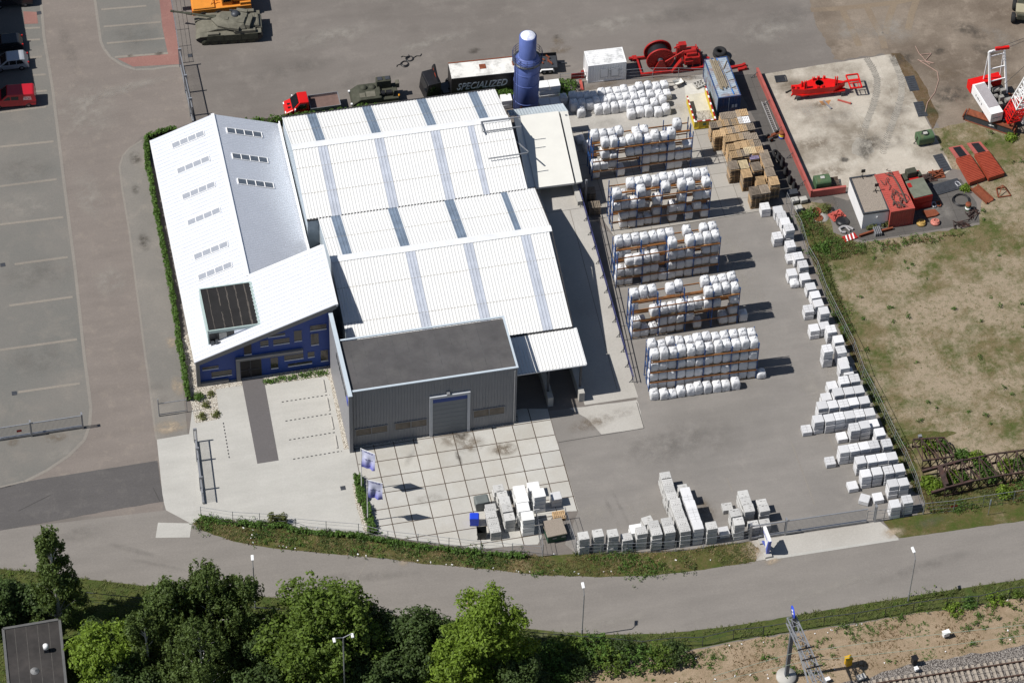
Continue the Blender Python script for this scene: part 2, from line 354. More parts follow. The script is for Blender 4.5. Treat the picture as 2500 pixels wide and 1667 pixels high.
dirt = paving('bare dirt', (.205, .168, .132), (.125, .098, .075), (.30, .25, .20), (.95, .75), .2, streak=R(120), bs1=.13, bs2=.4)
apronm = paving('workshop concrete', (.43, .39, .33), (.20, .172, .135), (.52, .485, .42), (.95, .7), .13, cell=(4.6, 4.6), joint=(.36, .33, .28), jw=.02, bs1=.2, bs2=.6)
darkpave = paving('oily tiles', (.10, .093, .086), (.08, .075, .07), (.155, .14, .125), (.6, .5), .12, cell=(2.0, 2.0), joint=(.06, .055, .05), jw=.02)
pebm = pebbles('white pebbles', (.74, .71, .64), (.52, .47, .39), (.22, .19, .15))
ballast = pebbles('ballast', (.36, .33, .30), (.20, .175, .15), (.06, .05, .045), 9)
grassm = meadow('dry meadow', (.068, .084, .024), (.150, .120, .064), (.285, .230, .165), (.46, .58), (.44, .56), .13)
vergem = meadow('verge', (.058, .078, .018), (.105, .085, .036), (.23, .175, .115), (.4, .6), (.54, .72), .3)
greenm = meadow('green verge', (.048, .072, .018), (.085, .092, .028), (.14, .125, .06), (.4, .6), (.62, .8), .4)
sandm = meadow('sandy bank', (.11, .098, .045), (.25, .185, .122), (.32, .245, .17), (.58, .74), (.42, .6), .25)
def sheet(name, pts, layer, mt, jit=0.0, world=False, kind='structure'):
    z = layer * .004
    ps = [Vector((p[0], p[1], z)) if world else G(p, z) for p in pts]
    if jit:
        out = []
        for i in range(len(ps)):
            a, b = ps[i], ps[(i + 1) % len(ps)]; n = max(1, int((b - a).length / .5)); d = (b - a).normalized(); nn = Vector((-d.y, d.x, 0))
            for k in range(n):
                q = a.lerp(b, k / n); out.append(q + nn * (jit * (noise.noise(q * .9) + .6 * noise.noise(q * 3.1 + Vector((5, 2, 0))))))
        ps = out
    bm = bmesh.new(); vs = [bm.verts.new(p) for p in ps]; f = bm.faces.new(vs); bm.normal_update()
    if f.normal.z < 0: f.normal_flip()
    bmesh.ops.triangulate(bm, faces=[f]); me = bpy.data.meshes.new(name); bm.to_mesh(me); bm.free()
    return obj(name, me, mt, kind=kind)
def stripes(name, segs, wd, layer, mt, dash=None):
    mb = MB(); z = layer * .004
    for pa, pb in segs:
        a, b = G(pa, z), G(pb, z); d = (b - a); Ln = d.length; d.normalize(); n = Vector((-d.y, d.x, 0)) * wd / 2
        t = 0; on, off = dash or (Ln, 1)
        while t < Ln - .05:
            q, r_ = a + d * t, a + d * min(Ln, t + on); mb.poly([q - n, r_ - n, r_ + n, q + n]); t += on + off
    return obj(name, mb, mt, kind='structure')
sheet('ground', [(-400, -300), (500, -300), (500, 500), (-400, 500)], 0, asph, world=True)
sheet('dirt_ground', [P(3, 0, 590, -60), P(3, 0, 640, 200), P(3, 0, 760, 400), P(3, 0, 790, 500), P(3, 0, 1200, 440), P(3, 0, 1700, 1100), P(3, 0, 2600, 1300), P(3, 0, 2900, -60)], 1, dirt, .35)
sheet('lane', [P(0, 0, 330, -60), P(0, 1, 700, 1500), (0, 1200), (-60, 1260), (400, 1260), P(0, 2, 1285, 915), P(0, 1, 1190, 1560), P(0, 0, 985, 1300), P(0, 0, 1160, 1120), P(0, 0, 1560, 1010), P(0, 0, 1490, 540), P(0, 0, 1395, -60)], 1, lane)
PK = [P(0, 0, 330, -60), P(0, 0, 360, 300), P(0, 0, 430, 720), P(0, 0, 525, 1500), P(0, 1, 620, 900), P(0, 1, 690, 1568), P(0, 2, 745, 650), P(0, 2, 735, 800), P(0, 2, 690, 920), P(0, 2, 560, 1050), P(0, 2, 380, 1170), P(0, 2, 200, 1260), (0, 1190), (-80, 1200), (-80, -40)]
sheet('parking_pavement', PK, 2, park)
stripes('kerb', list(zip(PK[:12], PK[1:13])), .32, 4, kerbm)
stripes('parking_lines', [(P(0, 0, 0, 1205), P(0, 0, 440, 1160)), (P(0, 0, 0, 1528), P(0, 0, 465, 1470)), (P(0, 1, 0, 498), P(0, 1, 520, 437)), (P(0, 1, 120, 823), P(0, 1, 555, 765)), (P(0, 1, 75, 1162), P(0, 1, 595, 1090)), (P(0, 2, 0, 182), P(0, 2, 630, 95)), (P(0, 2, 150, 527), P(0, 2, 655, 455)), (P(0, 0, 0, 922), P(0, 0, 380, 875)), (P(0, 0, 290, 752), P(0, 0, 385, 745)), (P(0, 0, 240, 475), P(0, 0, 345, 465)), (P(0, 0, 265, 618), P(0, 0, 375, 612)), (P(0, 0, 225, 330), P(0, 0, 330, 325)), (P(0, 0, 200, 235), P(0, 0, 330, 228))], .3, 5, linem)
sheet('red_paving', [P(0, 0, 190, 95), P(0, 0, 300, 100), P(0, 0, 312, 195), P(0, 0, 200, 200)], 5, redpav)
PB = [P(0, 0, 770, -60), P(0, 0, 800, 160), P(0, 0, 825, 340), P(0, 0, 850, 400), P(0, 0, 905, 470), P(0, 0, 1000, 535), P(0, 0, 1110, 572), P(0, 0, 1250, 568), P(0, 0, 1400, 545), P(0, 0, 1490, 540), P(0, 0, 1395, -60)]
sheet('parking_bay', PB, 2, park)
stripes('kerb', list(zip(PB[:9], PB[1:10])), .3, 4, kerbm)
sheet('red_paving', [P(0, 0, 1300, -60), P(0, 0, 1330, 220), P(0, 0, 1375, 440), P(0, 0, 960, 482), P(0, 0, 1090, 548), P(0, 0, 1480, 528), P(0, 0, 1470, 400), P(0, 0, 1388, -60)], 3, redpav)
stripes('parking_lines', [(P(0, 0, 830, 80), P(0, 0, 1200, 50)), (P(0, 0, 850, 220), P(0, 0, 1320, 182)), (P(0, 0, 875, 356), P(0, 0, 1350, 315)), (P(0, 0, 940, 470), P(0, 0, 1378, 438))], .28, 5, linem)
PV = [P(0, 0, 1165, 1150), P(0, 0, 1060, 1215), P(0, 0, 1005, 1280), P(0, 0, 980, 1370), P(0, 0, 1005, 1568), P(0, 1, 1060, 550), P(0, 1, 1130, 1100), P(0, 1, 1190, 1568), P(0, 2, 1230, 500), P(0, 2, 1270, 820), P(0, 2, 1285, 915), P(0, 2, 1540, 880), P(0, 2, 1510, 600), P(0, 1, 1470, 1568), P(0, 1, 1330, 760), P(0, 1, 1200, 0)]
sheet('pavement', PV, 2, pavem)
stripes('kerb', list(zip(PV[:10], PV[1:11])), .22, 4, kerbm)
RU = [(-80, 1290), P(0, 3, 0, 312), P(0, 3, 1360, 150), P(0, 3, 1570, 262), P(0, 3, 1620, 300), P(0, 3, 1720, 340), P(0, 3, 1900, 400), P(0, 3, 2100, 442), P(1, 3, 250, 465), P(1, 3, 600, 500), P(1, 3, 1000, 532), P(1, 3, 1500, 590), P(1, 3, 2000, 635), P(2, 3, 200, 660), P(2, 3, 400, 682), P(2, 3, 850, 696), P(2, 3, 1300, 686), P(2, 3, 1700, 642), P(2, 3, 2120, 578), P(3, 3, 240, 555), P(3, 3, 800, 470), P(3, 3, 1330, 378), P(3, 3, 1560, 348), P(3, 3, 2350, 235), (3200, 1160)]
RL = [(3200, 1305), P(3, 3, 2350, 712), P(3, 3, 1800, 795), P(3, 3, 1200, 890), P(3, 3, 600, 990), P(3, 3, 0, 1092), P(2, 3, 1900, 1108), P(2, 3, 1400, 1160), P(2, 3, 980, 1168), P(2, 3, 600, 1150), P(2, 3, 240, 1115), P(1, 3, 1600, 1045), P(1, 3, 1200, 1015), P(1, 3, 930, 982), P(1, 3, 400, 880), P(0, 3, 1700, 820), P(0, 3, 1320, 788), P(0, 3, 1100, 760), P(0, 3, 720, 715), P(0, 3, 280, 655), P(0, 3, 0, 628), (-80, 1370)]
sheet('road', RU + RL, 3, roadm)
sheet('dark_asphalt', [P(0, 2, -200, 1340), P(0, 2, 0, 1310), P(0, 2, 250, 1252), P(0, 2, 700, 1180), P(0, 2, 1290, 1088), P(0, 2, 1320, 1300), P(0, 2, 1342, 1420), P(0, 2, 900, 1495), P(0, 2, 560, 1560), P(0, 3, 0, 318), P(0, 3, -200, 355)], 4, darkas, .05)
VG = [P(0, 3, 1590, 262), P(0, 3, 1640, 205), P(0, 3, 1910, 240), P(0, 3, 2350, 260), P(1, 3, 410, 300), P(1, 3, 925, 345), P(1, 3, 1412, 425), P(1, 3, 1925, 485), P(1, 3, 2185, 510), P(2, 3, 420, 525), P(2, 3, 690, 505), P(2, 3, 1100, 505), P(2, 3, 1500, 485), P(2, 3, 1975, 425), P(2, 3, 2120, 405), P(2, 3, 2200, 480), P(2, 3, 2160, 570)]
# verge between fence and road
sheet('grass_verge', VG + RU[17:3:-1], 5, vergem, .12)
sheet('concrete_slab', [P(0, 2, 1285, 915), P(0, 2, 1550, 870), P(0, 2, 1600, 470), G_ if False else P(0, 2, 1640, 440), P(1, 2, 690, 290), P(1, 2, 860, 960), P(1, 2, 890, 1000), P(1, 2, 1000, 1560), P(1, 3, 1000, 350), P(1, 3, 410, 320), P(0, 3, 2350, 280), P(0, 3, 1900, 260), P(0, 3, 1645, 225), P(0, 3, 1570, 262), P(0, 3, 1360, 150), P(0, 2, 1335, 1400)], 4, slabm)
sheet('walkway', [P(0, 2, 1980, 432), P(1, 2, 145, 405), P(1, 2, 270, 1085), P(1, 2, 95, 1113)], 6, walkm)
sheet('road_patch', [P(0, 3, 1295, 252), P(0, 3, 1572, 258), P(0, 3, 1555, 373), P(0, 3, 1275, 376)], 5, slabm)
stripes('bay_markings', [(P(1, 2, 295, 608), P(1, 2, 690, 548)), (P(1, 2, 325, 764), P(1, 2, 720, 700)), (P(1, 2, 355, 918), P(1, 2, 752, 853)), (P(1, 2, 388, 1076), P(1, 2, 787, 1009)), (P(0, 2, 1830, 776), P(0, 2, 1882, 1082))], .11, 6, darkline, (.22, .22))
GB = [P(0, 2, 1545, 40), P(0, 2, 1490, 90), P(0, 2, 1530, 420), P(0, 2, 1570, 640), P(0, 2, 1600, 780), P(0, 2, 1805, 745), P(0, 2, 1768, 505), P(0, 2, 1990, 470), P(0, 2, 1980, 425), P(0, 2, 1655, 460), P(0, 2, 1640, 490)]
sheet('pebble_bed', GB, 6, pebm, .05)
sheet('pebble_bed', [P(1, 2, 143, 398), P(1, 2, 155, 470), P(1, 2, 662, 398), P(1, 2, 690, 440), P(1, 2, 805, 995), P(1, 2, 860, 990), P(1, 2, 690, 300)], 6, pebm)
sheet('pebble_bed', [P(1, 2, 870, 985), P(1, 2, 1528, 888), P(1, 2, 1520, 800), P(1, 2, 870, 900)], 6, pebm)
sheet('pebble_bed', [P(1, 2, 1842, 840), P(1, 2, 2238, 783), P(1, 2, 2228, 700), P(1, 2, 1830, 760)], 6, pebm)
sheet('pebble_bed', [P(1, 2, 872, 1278), P(1, 2, 905, 1270), P(1, 2, 985, 1560), P(1, 3, 1010, 330), P(1, 3, 975, 350), P(1, 3, 900, 95)], 6, pebm, .04)
sheet('pebble_bed', [P(1, 3, 190, 185), P(1, 3, 330, 195), P(1, 3, 350, 260), P(1, 3, 190, 245)], 6, pebm, .1)
sheet('tile_paving', [P(1, 2, 870, 940), P(2, 2, 180, 660), P(2, 2, 460, 665), P(2, 2, 515, 870), P(2, 2, 600, 1122), P(2, 2, 712, 1500), P(2, 3, 520, 165), P(2, 3, 380, 430), P(2, 3, 200, 440), P(1, 3, 1925, 470), P(1, 3, 1412, 405), P(1, 3, 1000, 335), P(1, 2, 990, 1500), P(1, 2, 900, 1000)], 5, tilem)
sheet('yard_paving', [P(2, 2, 470, 680), P(2, 2, 1190, 590), P(2, 1, 740, 380), P(2, 1, 1000, 590), P(2, 1, 2190, 385), P(3, 1, 300, 380), P(3, 1, 480, 640), P(3, 1, 640, 1000), P(3, 2, 850, 50), P(3, 2, 1150, 700), P(3, 2, 1460, 1400), P(3, 3, 1400, 205), P(3, 3, 1200, 245), P(3, 3, 1050, 275), P(3, 3, 100, 425), P(2, 3, 1975, 440), P(2, 3, 1500, 480), P(2, 3, 1100, 500), P(2, 3, 690, 500), P(2, 3, 600, 430), P(2, 3, 712, 157), P(2, 2, 600, 1122)], 3, yardr)
sheet('concrete_patch', [P(2, 2, 640, 662), P(2, 2, 1195, 590), P(2, 2, 1250, 820), P(2, 2, 900, 872), P(2, 2, 800, 760), P(2, 2, 700, 690)], 4, slabd, .12)
sheet('gateway_slab', [P(3, 3, 160, 565), P(3, 3, 120, 400), P(3, 3, 700, 315), P(3, 3, 1170, 245), P(3, 3, 1230, 290), P(3, 3, 1320, 380), P(3, 3, 800, 462)], 5, slabd, .05)
stripes('kerb', [(P(3, 3, 235, 553), P(3, 3, 1320, 385))], .3, 7, slabm)
sheet('plate_paving', [P(2, 0, 560, 850), P(2, 0, 620, 770), P(2, 0, 1500, 640), P(2, 0, 1750, 610), P(2, 0, 1850, 960), P(3, 1, 190, 385), P(2, 1, 2190, 388), P(2, 1, 1000, 588), P(2, 1, 740, 190), P(2, 0, 640, 930)], 4, platem)
sheet('concrete_pad', [P(2, 0, 600, 830), P(2, 0, 640, 790), P(2, 0, 1480, 665), P(2, 0, 1740, 650), P(2, 0, 1800, 900), P(2, 0, 1640, 1020), P(2, 0, 660, 1070), P(2, 0, 620, 900)], 5, slabd)
AP = [P(3, 0, 222, 608), P(3, 0, 700, 530), P(3, 0, 1255, 446), P(3, 0, 1300, 500), P(3, 0, 1430, 745), P(3, 0, 1580, 1040), P(3, 0, 1700, 1260), P(3, 0, 1760, 1385), P(3, 0, 1700, 1430), P(3, 0, 1560, 1480), P(3, 0, 880, 1540), P(3, 0, 620, 1568), P(3, 0, 560, 1440)]
sheet('workshop_slab', AP, 4, apronm, .06)
sheet('tile_strip', [P(3, 0, -40, 620), P(3, 0, 200, 605), P(3, 0, 640, 1560), P(3, 1, 900, 300), P(3, 1, 1540, 130), P(3, 1, 1830, 130), P(3, 1, 1900, 230), P(3, 1, 1960, 320), P(3, 1, 1985, 480), P(3, 1, 1500, 560), P(3, 1, 1030, 635), P(3, 1, 850, 560), P(3, 1, 770, 420), P(3, 1, 690, 290), P(3, 1, 500, 330), P(3, 1, 330, 190), P(3, 0, 200, 1100)], 3, darkpave, .1)
GL = [P(3, 1, 460, 330), P(3, 1, 560, 300), P(3, 1, 720, 320), P(3, 1, 790, 560), P(3, 1, 1000, 645), P(3, 1, 1500, 580), P(3, 1, 1990, 500), P(3, 1, 2000, 300), P(3, 1, 1850, 60), P(3, 0, 1740, 1380), P(3, 0, 1600, 1060), P(3, 0, 1900, 1000), P(3, 0, 2500, 1120), (3200, 250), (3200, 1125), P(3, 3, 2350, 150), P(3, 3, 1700, 210), P(3, 3, 1480, 195), P(3, 3, 1560, 60), P(3, 2, 1500, 1380), P(3, 2, 1150, 640), P(3, 2, 880, 50), P(3, 1, 700, 1000), P(3, 1, 520, 560)]
sheet('grass_field', GL, 2, grassm, .25)
sheet('weed_strip', [P(3, 1, 470, 380), P(3, 1, 560, 640), P(3, 1, 690, 980), P(3, 2, 850, 40), P(3, 2, 1120, 640), P(3, 2, 1450, 1330), P(3, 3, 1600, 190), P(3, 3, 2350, 90), P(3, 2, 2450, 1180), P(3, 2, 1900, 1330), P(3, 2, 1500, 1250), P(3, 2, 1400, 950), P(3, 2, 1700, 900), P(3, 2, 1800, 850), P(3, 2, 1500, 850), P(3, 2, 1330, 900), P(3, 2, 1010, 250), P(3, 1, 900, 1250), P(3, 1, 730, 800), P(3, 1, 1000, 680), P(3, 1, 780, 600), P(3, 1, 640, 400)], 3, vergem, .4)
sheet('grass_verge', [P(3, 3, 1200, 240), P(3, 3, 1290, 350), P(3, 3, 1330, 378), P(3, 3, 1560, 348), P(3, 3, 2350, 235), P(3, 3, 2500, 215), P(3, 3, 2500, 60), P(3, 3, 1760, 155), P(3, 3, 1400, 200)], 5, vergem, .1)
BK = RL[::-1]
sheet('green_verge', BK[:-1] + [(3200, 1320), (3200, 1355), P(3, 3, 1700, 960), P(3, 3, 955, 1075), P(3, 3, 0, 1215), P(2, 3, 1600, 1300), P(2, 3, 900, 1420), P(2, 3, 300, 1800), (1200, 1900), (-120, 1900), (-120, 1375)], 2, greenm, .12)
sheet('sand_bank', [(3200, 1345), P(3, 3, 2600, 830), P(3, 3, 1700, 960), P(3, 3, 955, 1085), P(3, 3, 0, 1225), P(2, 3, 1600, 1310), P(2, 3, 1000, 1450), P(2, 3, 450, 1560), (1300, 1900), (3200, 1900)], 1, sandm, .2)
sheet('ballast_bed', [P(3, 3, 600, 1600), P(3, 3, 1060, 1530), P(3, 3, 1400, 1410), P(3, 3, 2350, 1262), (3200, 1465), (3200, 1900), (1950, 1900)], 3, ballast, .25)
def stainmat(name, col, strength, sc=1.2):
    mt = bpy.data.materials.new(name); mt.use_nodes = True; n = mt.node_tree; L = n.links.new; N = n.nodes.new
    bs = n.nodes['Principled BSDF']; bs.inputs['Roughness'].default_value = .9; bs.inputs['Base Color'].default_value = (*col, 1); bs.inputs['Specular IOR Level'].default_value = .2
    tc = N('ShaderNodeTexCoord').outputs['Object']; ln = N('ShaderNodeVectorMath'); ln.operation = 'LENGTH'; L(tc, ln.inputs[0])
    fr = N('ShaderNodeMapRange'); fr.interpolation_type = 'SMOOTHSTEP'; fr.inputs[1].default_value = 1; fr.inputs[2].default_value = .15; L(ln.outputs['Value'], fr.inputs[0])
    nz = N('ShaderNodeTexNoise'); nz.inputs['Scale'].default_value = sc; nz.inputs['Detail'].default_value = 9; nz.inputs['Roughness'].default_value = .7; L(N('ShaderNodeNewGeometry').outputs['Position'], nz.inputs['Vector'])
    nr = N('ShaderNodeMapRange'); nr.inputs[1].default_value = .38; nr.inputs[2].default_value = .62; nr.inputs[4].default_value = strength; L(nz.outputs[0], nr.inputs[0])
    ml = N('ShaderNodeMath'); ml.operation = 'MULTIPLY'; L(fr.outputs[0], ml.inputs[0]); L(nr.outputs[0], ml.inputs[1]); L(ml.outputs[0], bs.inputs['Alpha']); return mt
st_dark = stainmat('dark oil stain', (.075, .066, .056), .6); st_brown = stainmat('brown stain', (.18, .14, .10), .6); st_pale = stainmat('pale dust', (.36, .335, .30), .45, .7); st_grey = stainmat('damp grey stain', (.142, .132, .121), .24, .5); st_sand = stainmat('drifted sand', (.42, .34, .25), .9, .8); st_green = stainmat('mossy stain', (.06, .065, .03), .7, .9)
def stain(p, rx, ry, ang, mt, layer=9, n=[0]):
    n[0] += 1; o = obj('ground_stain', MB().poly([(-1, -1, 0), (1, -1, 0), (1, 1, 0), (-1, 1, 0)]), mt, None, G(p, layer * .004 + n[0] * .0002), R(ang), kind='structure'); o.scale = (rx, ry, 1); return o
for a_ in ((P(1, 2, 1720, 900), 2.6, 1.6, 0, st_brown), (P(1, 2, 1850, 960), 2.0, 1.2, 20, st_brown), (P(1, 2, 1750, 880), 1.2, .8, 0, st_dark), (P(1, 2, 1745, 1070), .35, 1.3, 5, st_dark), (P(1, 2, 1350, 1050), 2, .5, 60, st_grey), (P(1, 2, 2100, 990), 2, 1, 0, st_brown), (P(2, 2, 120, 1000), 1.4, 1, 0, st_brown), (P(1, 3, 1500, 60), 2, 1, 0, st_pale),
    (P(3, 0, 820, 960), 3.4, 1.4, 10, st_grey), (P(3, 0, 620, 1180), 3, 1.6, 0, st_brown), (P(3, 0, 1080, 1180), 2.2, 1.6, 30, st_dark), (P(3, 0, 1050, 1260), 1.6, 1.0, 70, st_dark), (P(3, 0, 880, 1310), .8, .5, 0, st_dark), (P(3, 0, 450, 700), 2.2, 1.2, 0, st_brown), (P(3, 0, 700, 860), 2.2, .9, 0, st_brown), (P(3, 0, 1300, 900), 2.4, 1.4, 0, st_grey), (P(3, 0, 1250, 1150), 2.5, 2.2, 0, st_grey), (P(3, 0, 760, 1400), 3.2, 1.2, 0, st_brown), (P(3, 0, 560, 900), 2, 1.6, 0, st_pale), (P(3, 0, 1000, 700), 3.5, 2, 0, st_grey),
    (P(2, 2, 980, 1500), .35, 3.2, 8, st_grey), (P(2, 2, 1060, 1480), .3, 3.2, 8, st_grey), (P(2, 2, 1150, 1500), .5, 2.4, 5, st_pale), (P(2, 2, 1280, 1480), .8, 2.6, 5, st_pale), (P(2, 3, 850, 180), 2.5, 1.8, 0, st_pale), (P(2, 2, 1300, 1000), 5, 3, 0, st_grey), (P(2, 2, 1700, 900), 6, 4, 0, st_grey), (P(2, 1, 2050, 800), 2.2, 5.5, 8, st_pale), (P(2, 1, 2150, 1100), 1.5, 6, 8, st_pale), (P(3, 2, 600, 480), 1.6, 3, 8, st_pale), (P(2, 2, 2000, 300), 3, 5, 0, st_grey), (P(3, 2, 780, 350), 1.4, 1.6, 0, st_pale), (P(2, 2, 820, 780), 3, 1.2, 10, st_brown), (P(2, 2, 1050, 700), 2.4, .9, 10, st_pale), (P(2, 3, 1750, 140), 1.2, 2.2, 8, st_brown),
    (P(0, 0, 700, 900), 5, 6, 0, st_pale), (P(0, 0, 950, 760), 4, .7, 8, st_pale), (P(0, 0, 1100, 700), 5, .9, 8, st_pale), (P(0, 1, 900, 960), 2.5, 3.2, 0, st_pale), (P(0, 1, 720, 250), 2, 5, 5, st_pale), (P(0, 0, 560, 400), 1, 6, 5, st_grey), (P(0, 1, 1180, 640), .9, 1.6, 0, st_dark), (P(0, 0, 1110, 1300), .9, 1.4, 0, st_dark), (P(0, 1, 1110, 210), .6, .9, 0, st_dark), (P(0, 2, 1400, 120), .9, 1, 0, st_sand), (P(0, 2, 1300, 480), 1.6, 1.2, 0, st_grey), (P(0, 2, 1460, 480), .9, 1.6, 0, st_sand), (P(0, 2, 1400, 810), 2.2, 1.2, 0, st_sand), (P(0, 2, 1340, 600), 1.2, 1.2, 0, st_grey), (P(0, 2, 450, 900), 1.6, .8, 0, st_brown), (P(0, 2, 110, 940), .8, .6, 0, st_brown), (P(0, 2, 300, 250), 4, 3, 0, st_grey), (P(0, 1, 300, 900), 5, 3, 0, st_grey), (P(0, 1, 200, 350), 5, 3, 0, st_pale), (P(0, 0, 200, 1400), 4, 3, 0, st_grey), (P(0, 2, 500, 1020), 3, 1.4, 30, st_pale), (P(0, 0, 1100, 300), 3, 3, 0, st_grey), (P(0, 0, 1300, 440), .7, .4, 0, st_dark), (P(0, 0, 1070, 460), .5, .4, 0, st_dark),
    (P(1, 0, 1870, 415), 1, .7, 0, st_dark), (P(2, 0, 540, 340), 1.2, 1, 0, st_brown), (P(2, 0, 540, 300), .7, .5, 0, st_dark), (P(2, 0, 560, 410), 2, .8, 0, st_brown), (P(1, 0, 1000, 650), 7, 1.2, 8, st_grey), (P(1, 0, 700, 300), 8, 2, 8, st_pale), (P(1, 0, 1500, 350), 7, 1.5, 8, st_pale), (P(2, 0, 1000, 200), 9, 2.2, 8, st_pale), (P(1, 0, 400, 560), 7, 1.4, 8, st_grey), (P(2, 0, 1500, 120), 6, 2, 0, st_grey), (P(3, 0, 300, 250), 6, 3, 0, st_pale), (P(3, 0, 450, 120), 5, 2.4, 0, st_grey), (P(2, 0, 1600, 640), 2, .7, 8, st_brown), (P(2, 0, 1300, 660), 3, .6, 8, st_brown), (P(2, 0, 900, 700), 3, .6, 8, st_brown),
    (P(3, 0, 1350, 480), 2.2, 1.4, 0, st_dark), (P(3, 0, 1900, 250), 3, 1.4, -40, st_dark), (P(3, 0, 2050, 420), 2.4, 1.2, -40, st_dark), (P(3, 0, 1700, 600), 3, 2, 0, st_brown), (P(3, 0, 1650, 420), 1.2, .8, 0, st_dark), (P(3, 0, 2150, 300), 3, 1.2, -50, st_pale), (P(3, 0, 1750, 780), 3, 2, 0, st_dark), (P(3, 0, 1600, 900), 1.6, 1.4, 0, st_green), (P(3, 0, 1250, 250), 4, 3, 0, st_pale), (P(3, 0, 900, 250), 3, 2, 0, st_pale), (P(3, 0, 2250, 650), 3, 2, 0, st_brown),
    (P(3, 1, 1650, 400), 2.6, 1.6, 10, st_pale), (P(3, 1, 760, 330), 1, .7, 0, st_brown), (P(2, 1, 600, 600), .8, 5, 3, st_pale), (P(2, 1, 700, 480), 1.6, 1, 0, st_grey), (P(2, 2, 1020, 200), .7, 3.5, 5, st_grey), (P(2, 0, 1500, 900), 2.5, 1.2, 0, st_pale), (P(2, 0, 900, 1020), 4, .8, 6, st_grey),
    (P(0, 3, 600, 350), 5, 1.2, 5, st_grey), (P(0, 3, 1100, 480), 4, .5, -30, st_grey), (P(0, 3, 1300, 600), 4, .4, -25, st_grey), (P(1, 3, 900, 700), 9, .9, -5, st_grey), (P(2, 3, 900, 1080), 9, .8, 2, st_pale), (P(3, 3, 1500, 620), 8, .9, 10, st_grey), (P(3, 3, 700, 800), 9, .7, 10, st_pale), (P(3, 3, 280, 570), 1.4, .5, 8, st_sand), (P(1, 3, 1300, 580), .7, .6, 0, st_sand), (P(3, 3, 1280, 330), 1.6, 1.0, 0, st_sand), (P(3, 3, 130, 480), 1.3, 1.6, 0, st_sand), (P(3, 3, 1600, 250), 3, .9, 8, st_grey)): stain(*a_)
stripes('worn_line', [(P(3, 2, 440, 930), P(3, 2, 635, 1450)), (P(3, 2, 750, 890), P(3, 2, 800, 1000)), (P(2, 2, 1930, 1230), P(2, 2, 1975, 1340))], .14, 6, kerbm)
stripes('tar_joint', [(P(2, 2, 548, 938), P(2, 2, 1250, 822)), (P(2, 2, 1190, 610), P(2, 2, 1250, 822)), (P(0, 2, 150, 1500), P(0, 2, 290, 1430)), (P(0, 2, 290, 1430), P(0, 2, 415, 1368)), (P(0, 2, 1255, 1310), P(0, 2, 1310, 1420)), (P(2, 1, 1020, 588), P(2, 1, 2190, 388))], .06, 6, joint)
# tyre tracks on the slab and the dirt
tracks = paving('tyre marks', (.20, .185, .16), (.165, .15, .13), (.29, .265, .225), (.7, .7), .25, bs1=.5, bs2=1.5)
def ribbon(name, pts, wd, layer, mt):
    ps = [G(p, layer * .004) for p in pts]; mb = MB(); L_, R_ = [], []
    for i, q in enumerate(ps):
        d = (ps[min(i + 1, len(ps) - 1)] - ps[max(i - 1, 0)]).normalized(); n = Vector((-d.y, d.x, 0)) * wd / 2; L_.append(q + n); R_.append(q - n)
    for i in range(len(ps) - 1): mb.add([R_[i], R_[i + 1], L_[i + 1], L_[i]], [(0, 1, 2, 3)])
    return obj(name, mb, mt, kind='structure')
def treads(name, pts, wd, layer, mt, pitch=.28):
    ps = [G(p, layer * .004) for p in pts]; mb = MB(); acc = 0
    for a, b in zip(ps, ps[1:]):
        d = (b - a).normalized(); n = Vector((-d.y, d.x, 0)); t = acc
        while t < (b - a).length:
            if random.random() < .8:
                for s in (-1, 1):
                    q = a + d * t + n * (s * .03); e = n * (s * wd / 2 * random.uniform(.7, 1)) - d * wd * .3; f = d * pitch * .34
                    mb.poly([q, q + f, q + f + e, q + e] if s < 0 else [q, q + e, q + f + e, q + f])
            t += pitch
        acc = t - (b - a).length
    return obj(name, mb, mt, kind='structure')
trk_b = paving('rubbed concrete', (.31, .285, .245), (.26, .24, .205), (.40, .37, .32), (.8, .6), .2, bs1=.8, bs2=1.5)
ribbon('tyre_track', [P(3, 0, 1060, 480), P(3, 0, 1110, 560), P(3, 0, 1145, 640), P(3, 0, 1145, 740), P(3, 0, 1120, 850), P(3, 0, 1080, 950), P(3, 0, 1045, 1050)], .7, 5, trk_b); ribbon('tyre_track', [P(3, 0, 1270, 470), P(3, 0, 1320, 580), P(3, 0, 1350, 680), P(3, 0, 1345, 780), P(3, 0, 1320, 880), P(3, 0, 1280, 990), P(3, 0, 1245, 1080)], .7, 5, trk_b)
sheet('oil_stain', [P(3, 0, 980, 1120), P(3, 0, 1100, 1160), P(3, 0, 1120, 1240), P(3, 0, 1020, 1290), P(3, 0, 950, 1220)], 5, trk_b, .5); sheet('oil_stain', [P(3, 0, 850, 1290), P(3, 0, 910, 1300), P(3, 0, 900, 1330), P(3, 0, 860, 1325)], 5, tracks, .2)
sheet('weed_strip', [P(3, 0, 1258, 440), P(3, 0, 1330, 440), P(3, 0, 1450, 560), P(3, 0, 1560, 740), P(3, 0, 1640, 960), P(3, 0, 1600, 1060), P(3, 0, 1570, 1010), P(3, 0, 1430, 740), P(3, 0, 1300, 500)], 4, meadow('brown weeds', (.085, .062, .028), (.115, .078, .045), (.17, .135, .10), (.5, .6), (.5, .7), .5), .25)
treads('tyre_track', [P(3, 0, 1060, 480), P(3, 0, 1110, 560), P(3, 0, 1145, 640), P(3, 0, 1145, 740), P(3, 0, 1120, 850), P(3, 0, 1080, 950), P(3, 0, 1045, 1050), P(3, 0, 1015, 1160)], .85, 6, tracks)
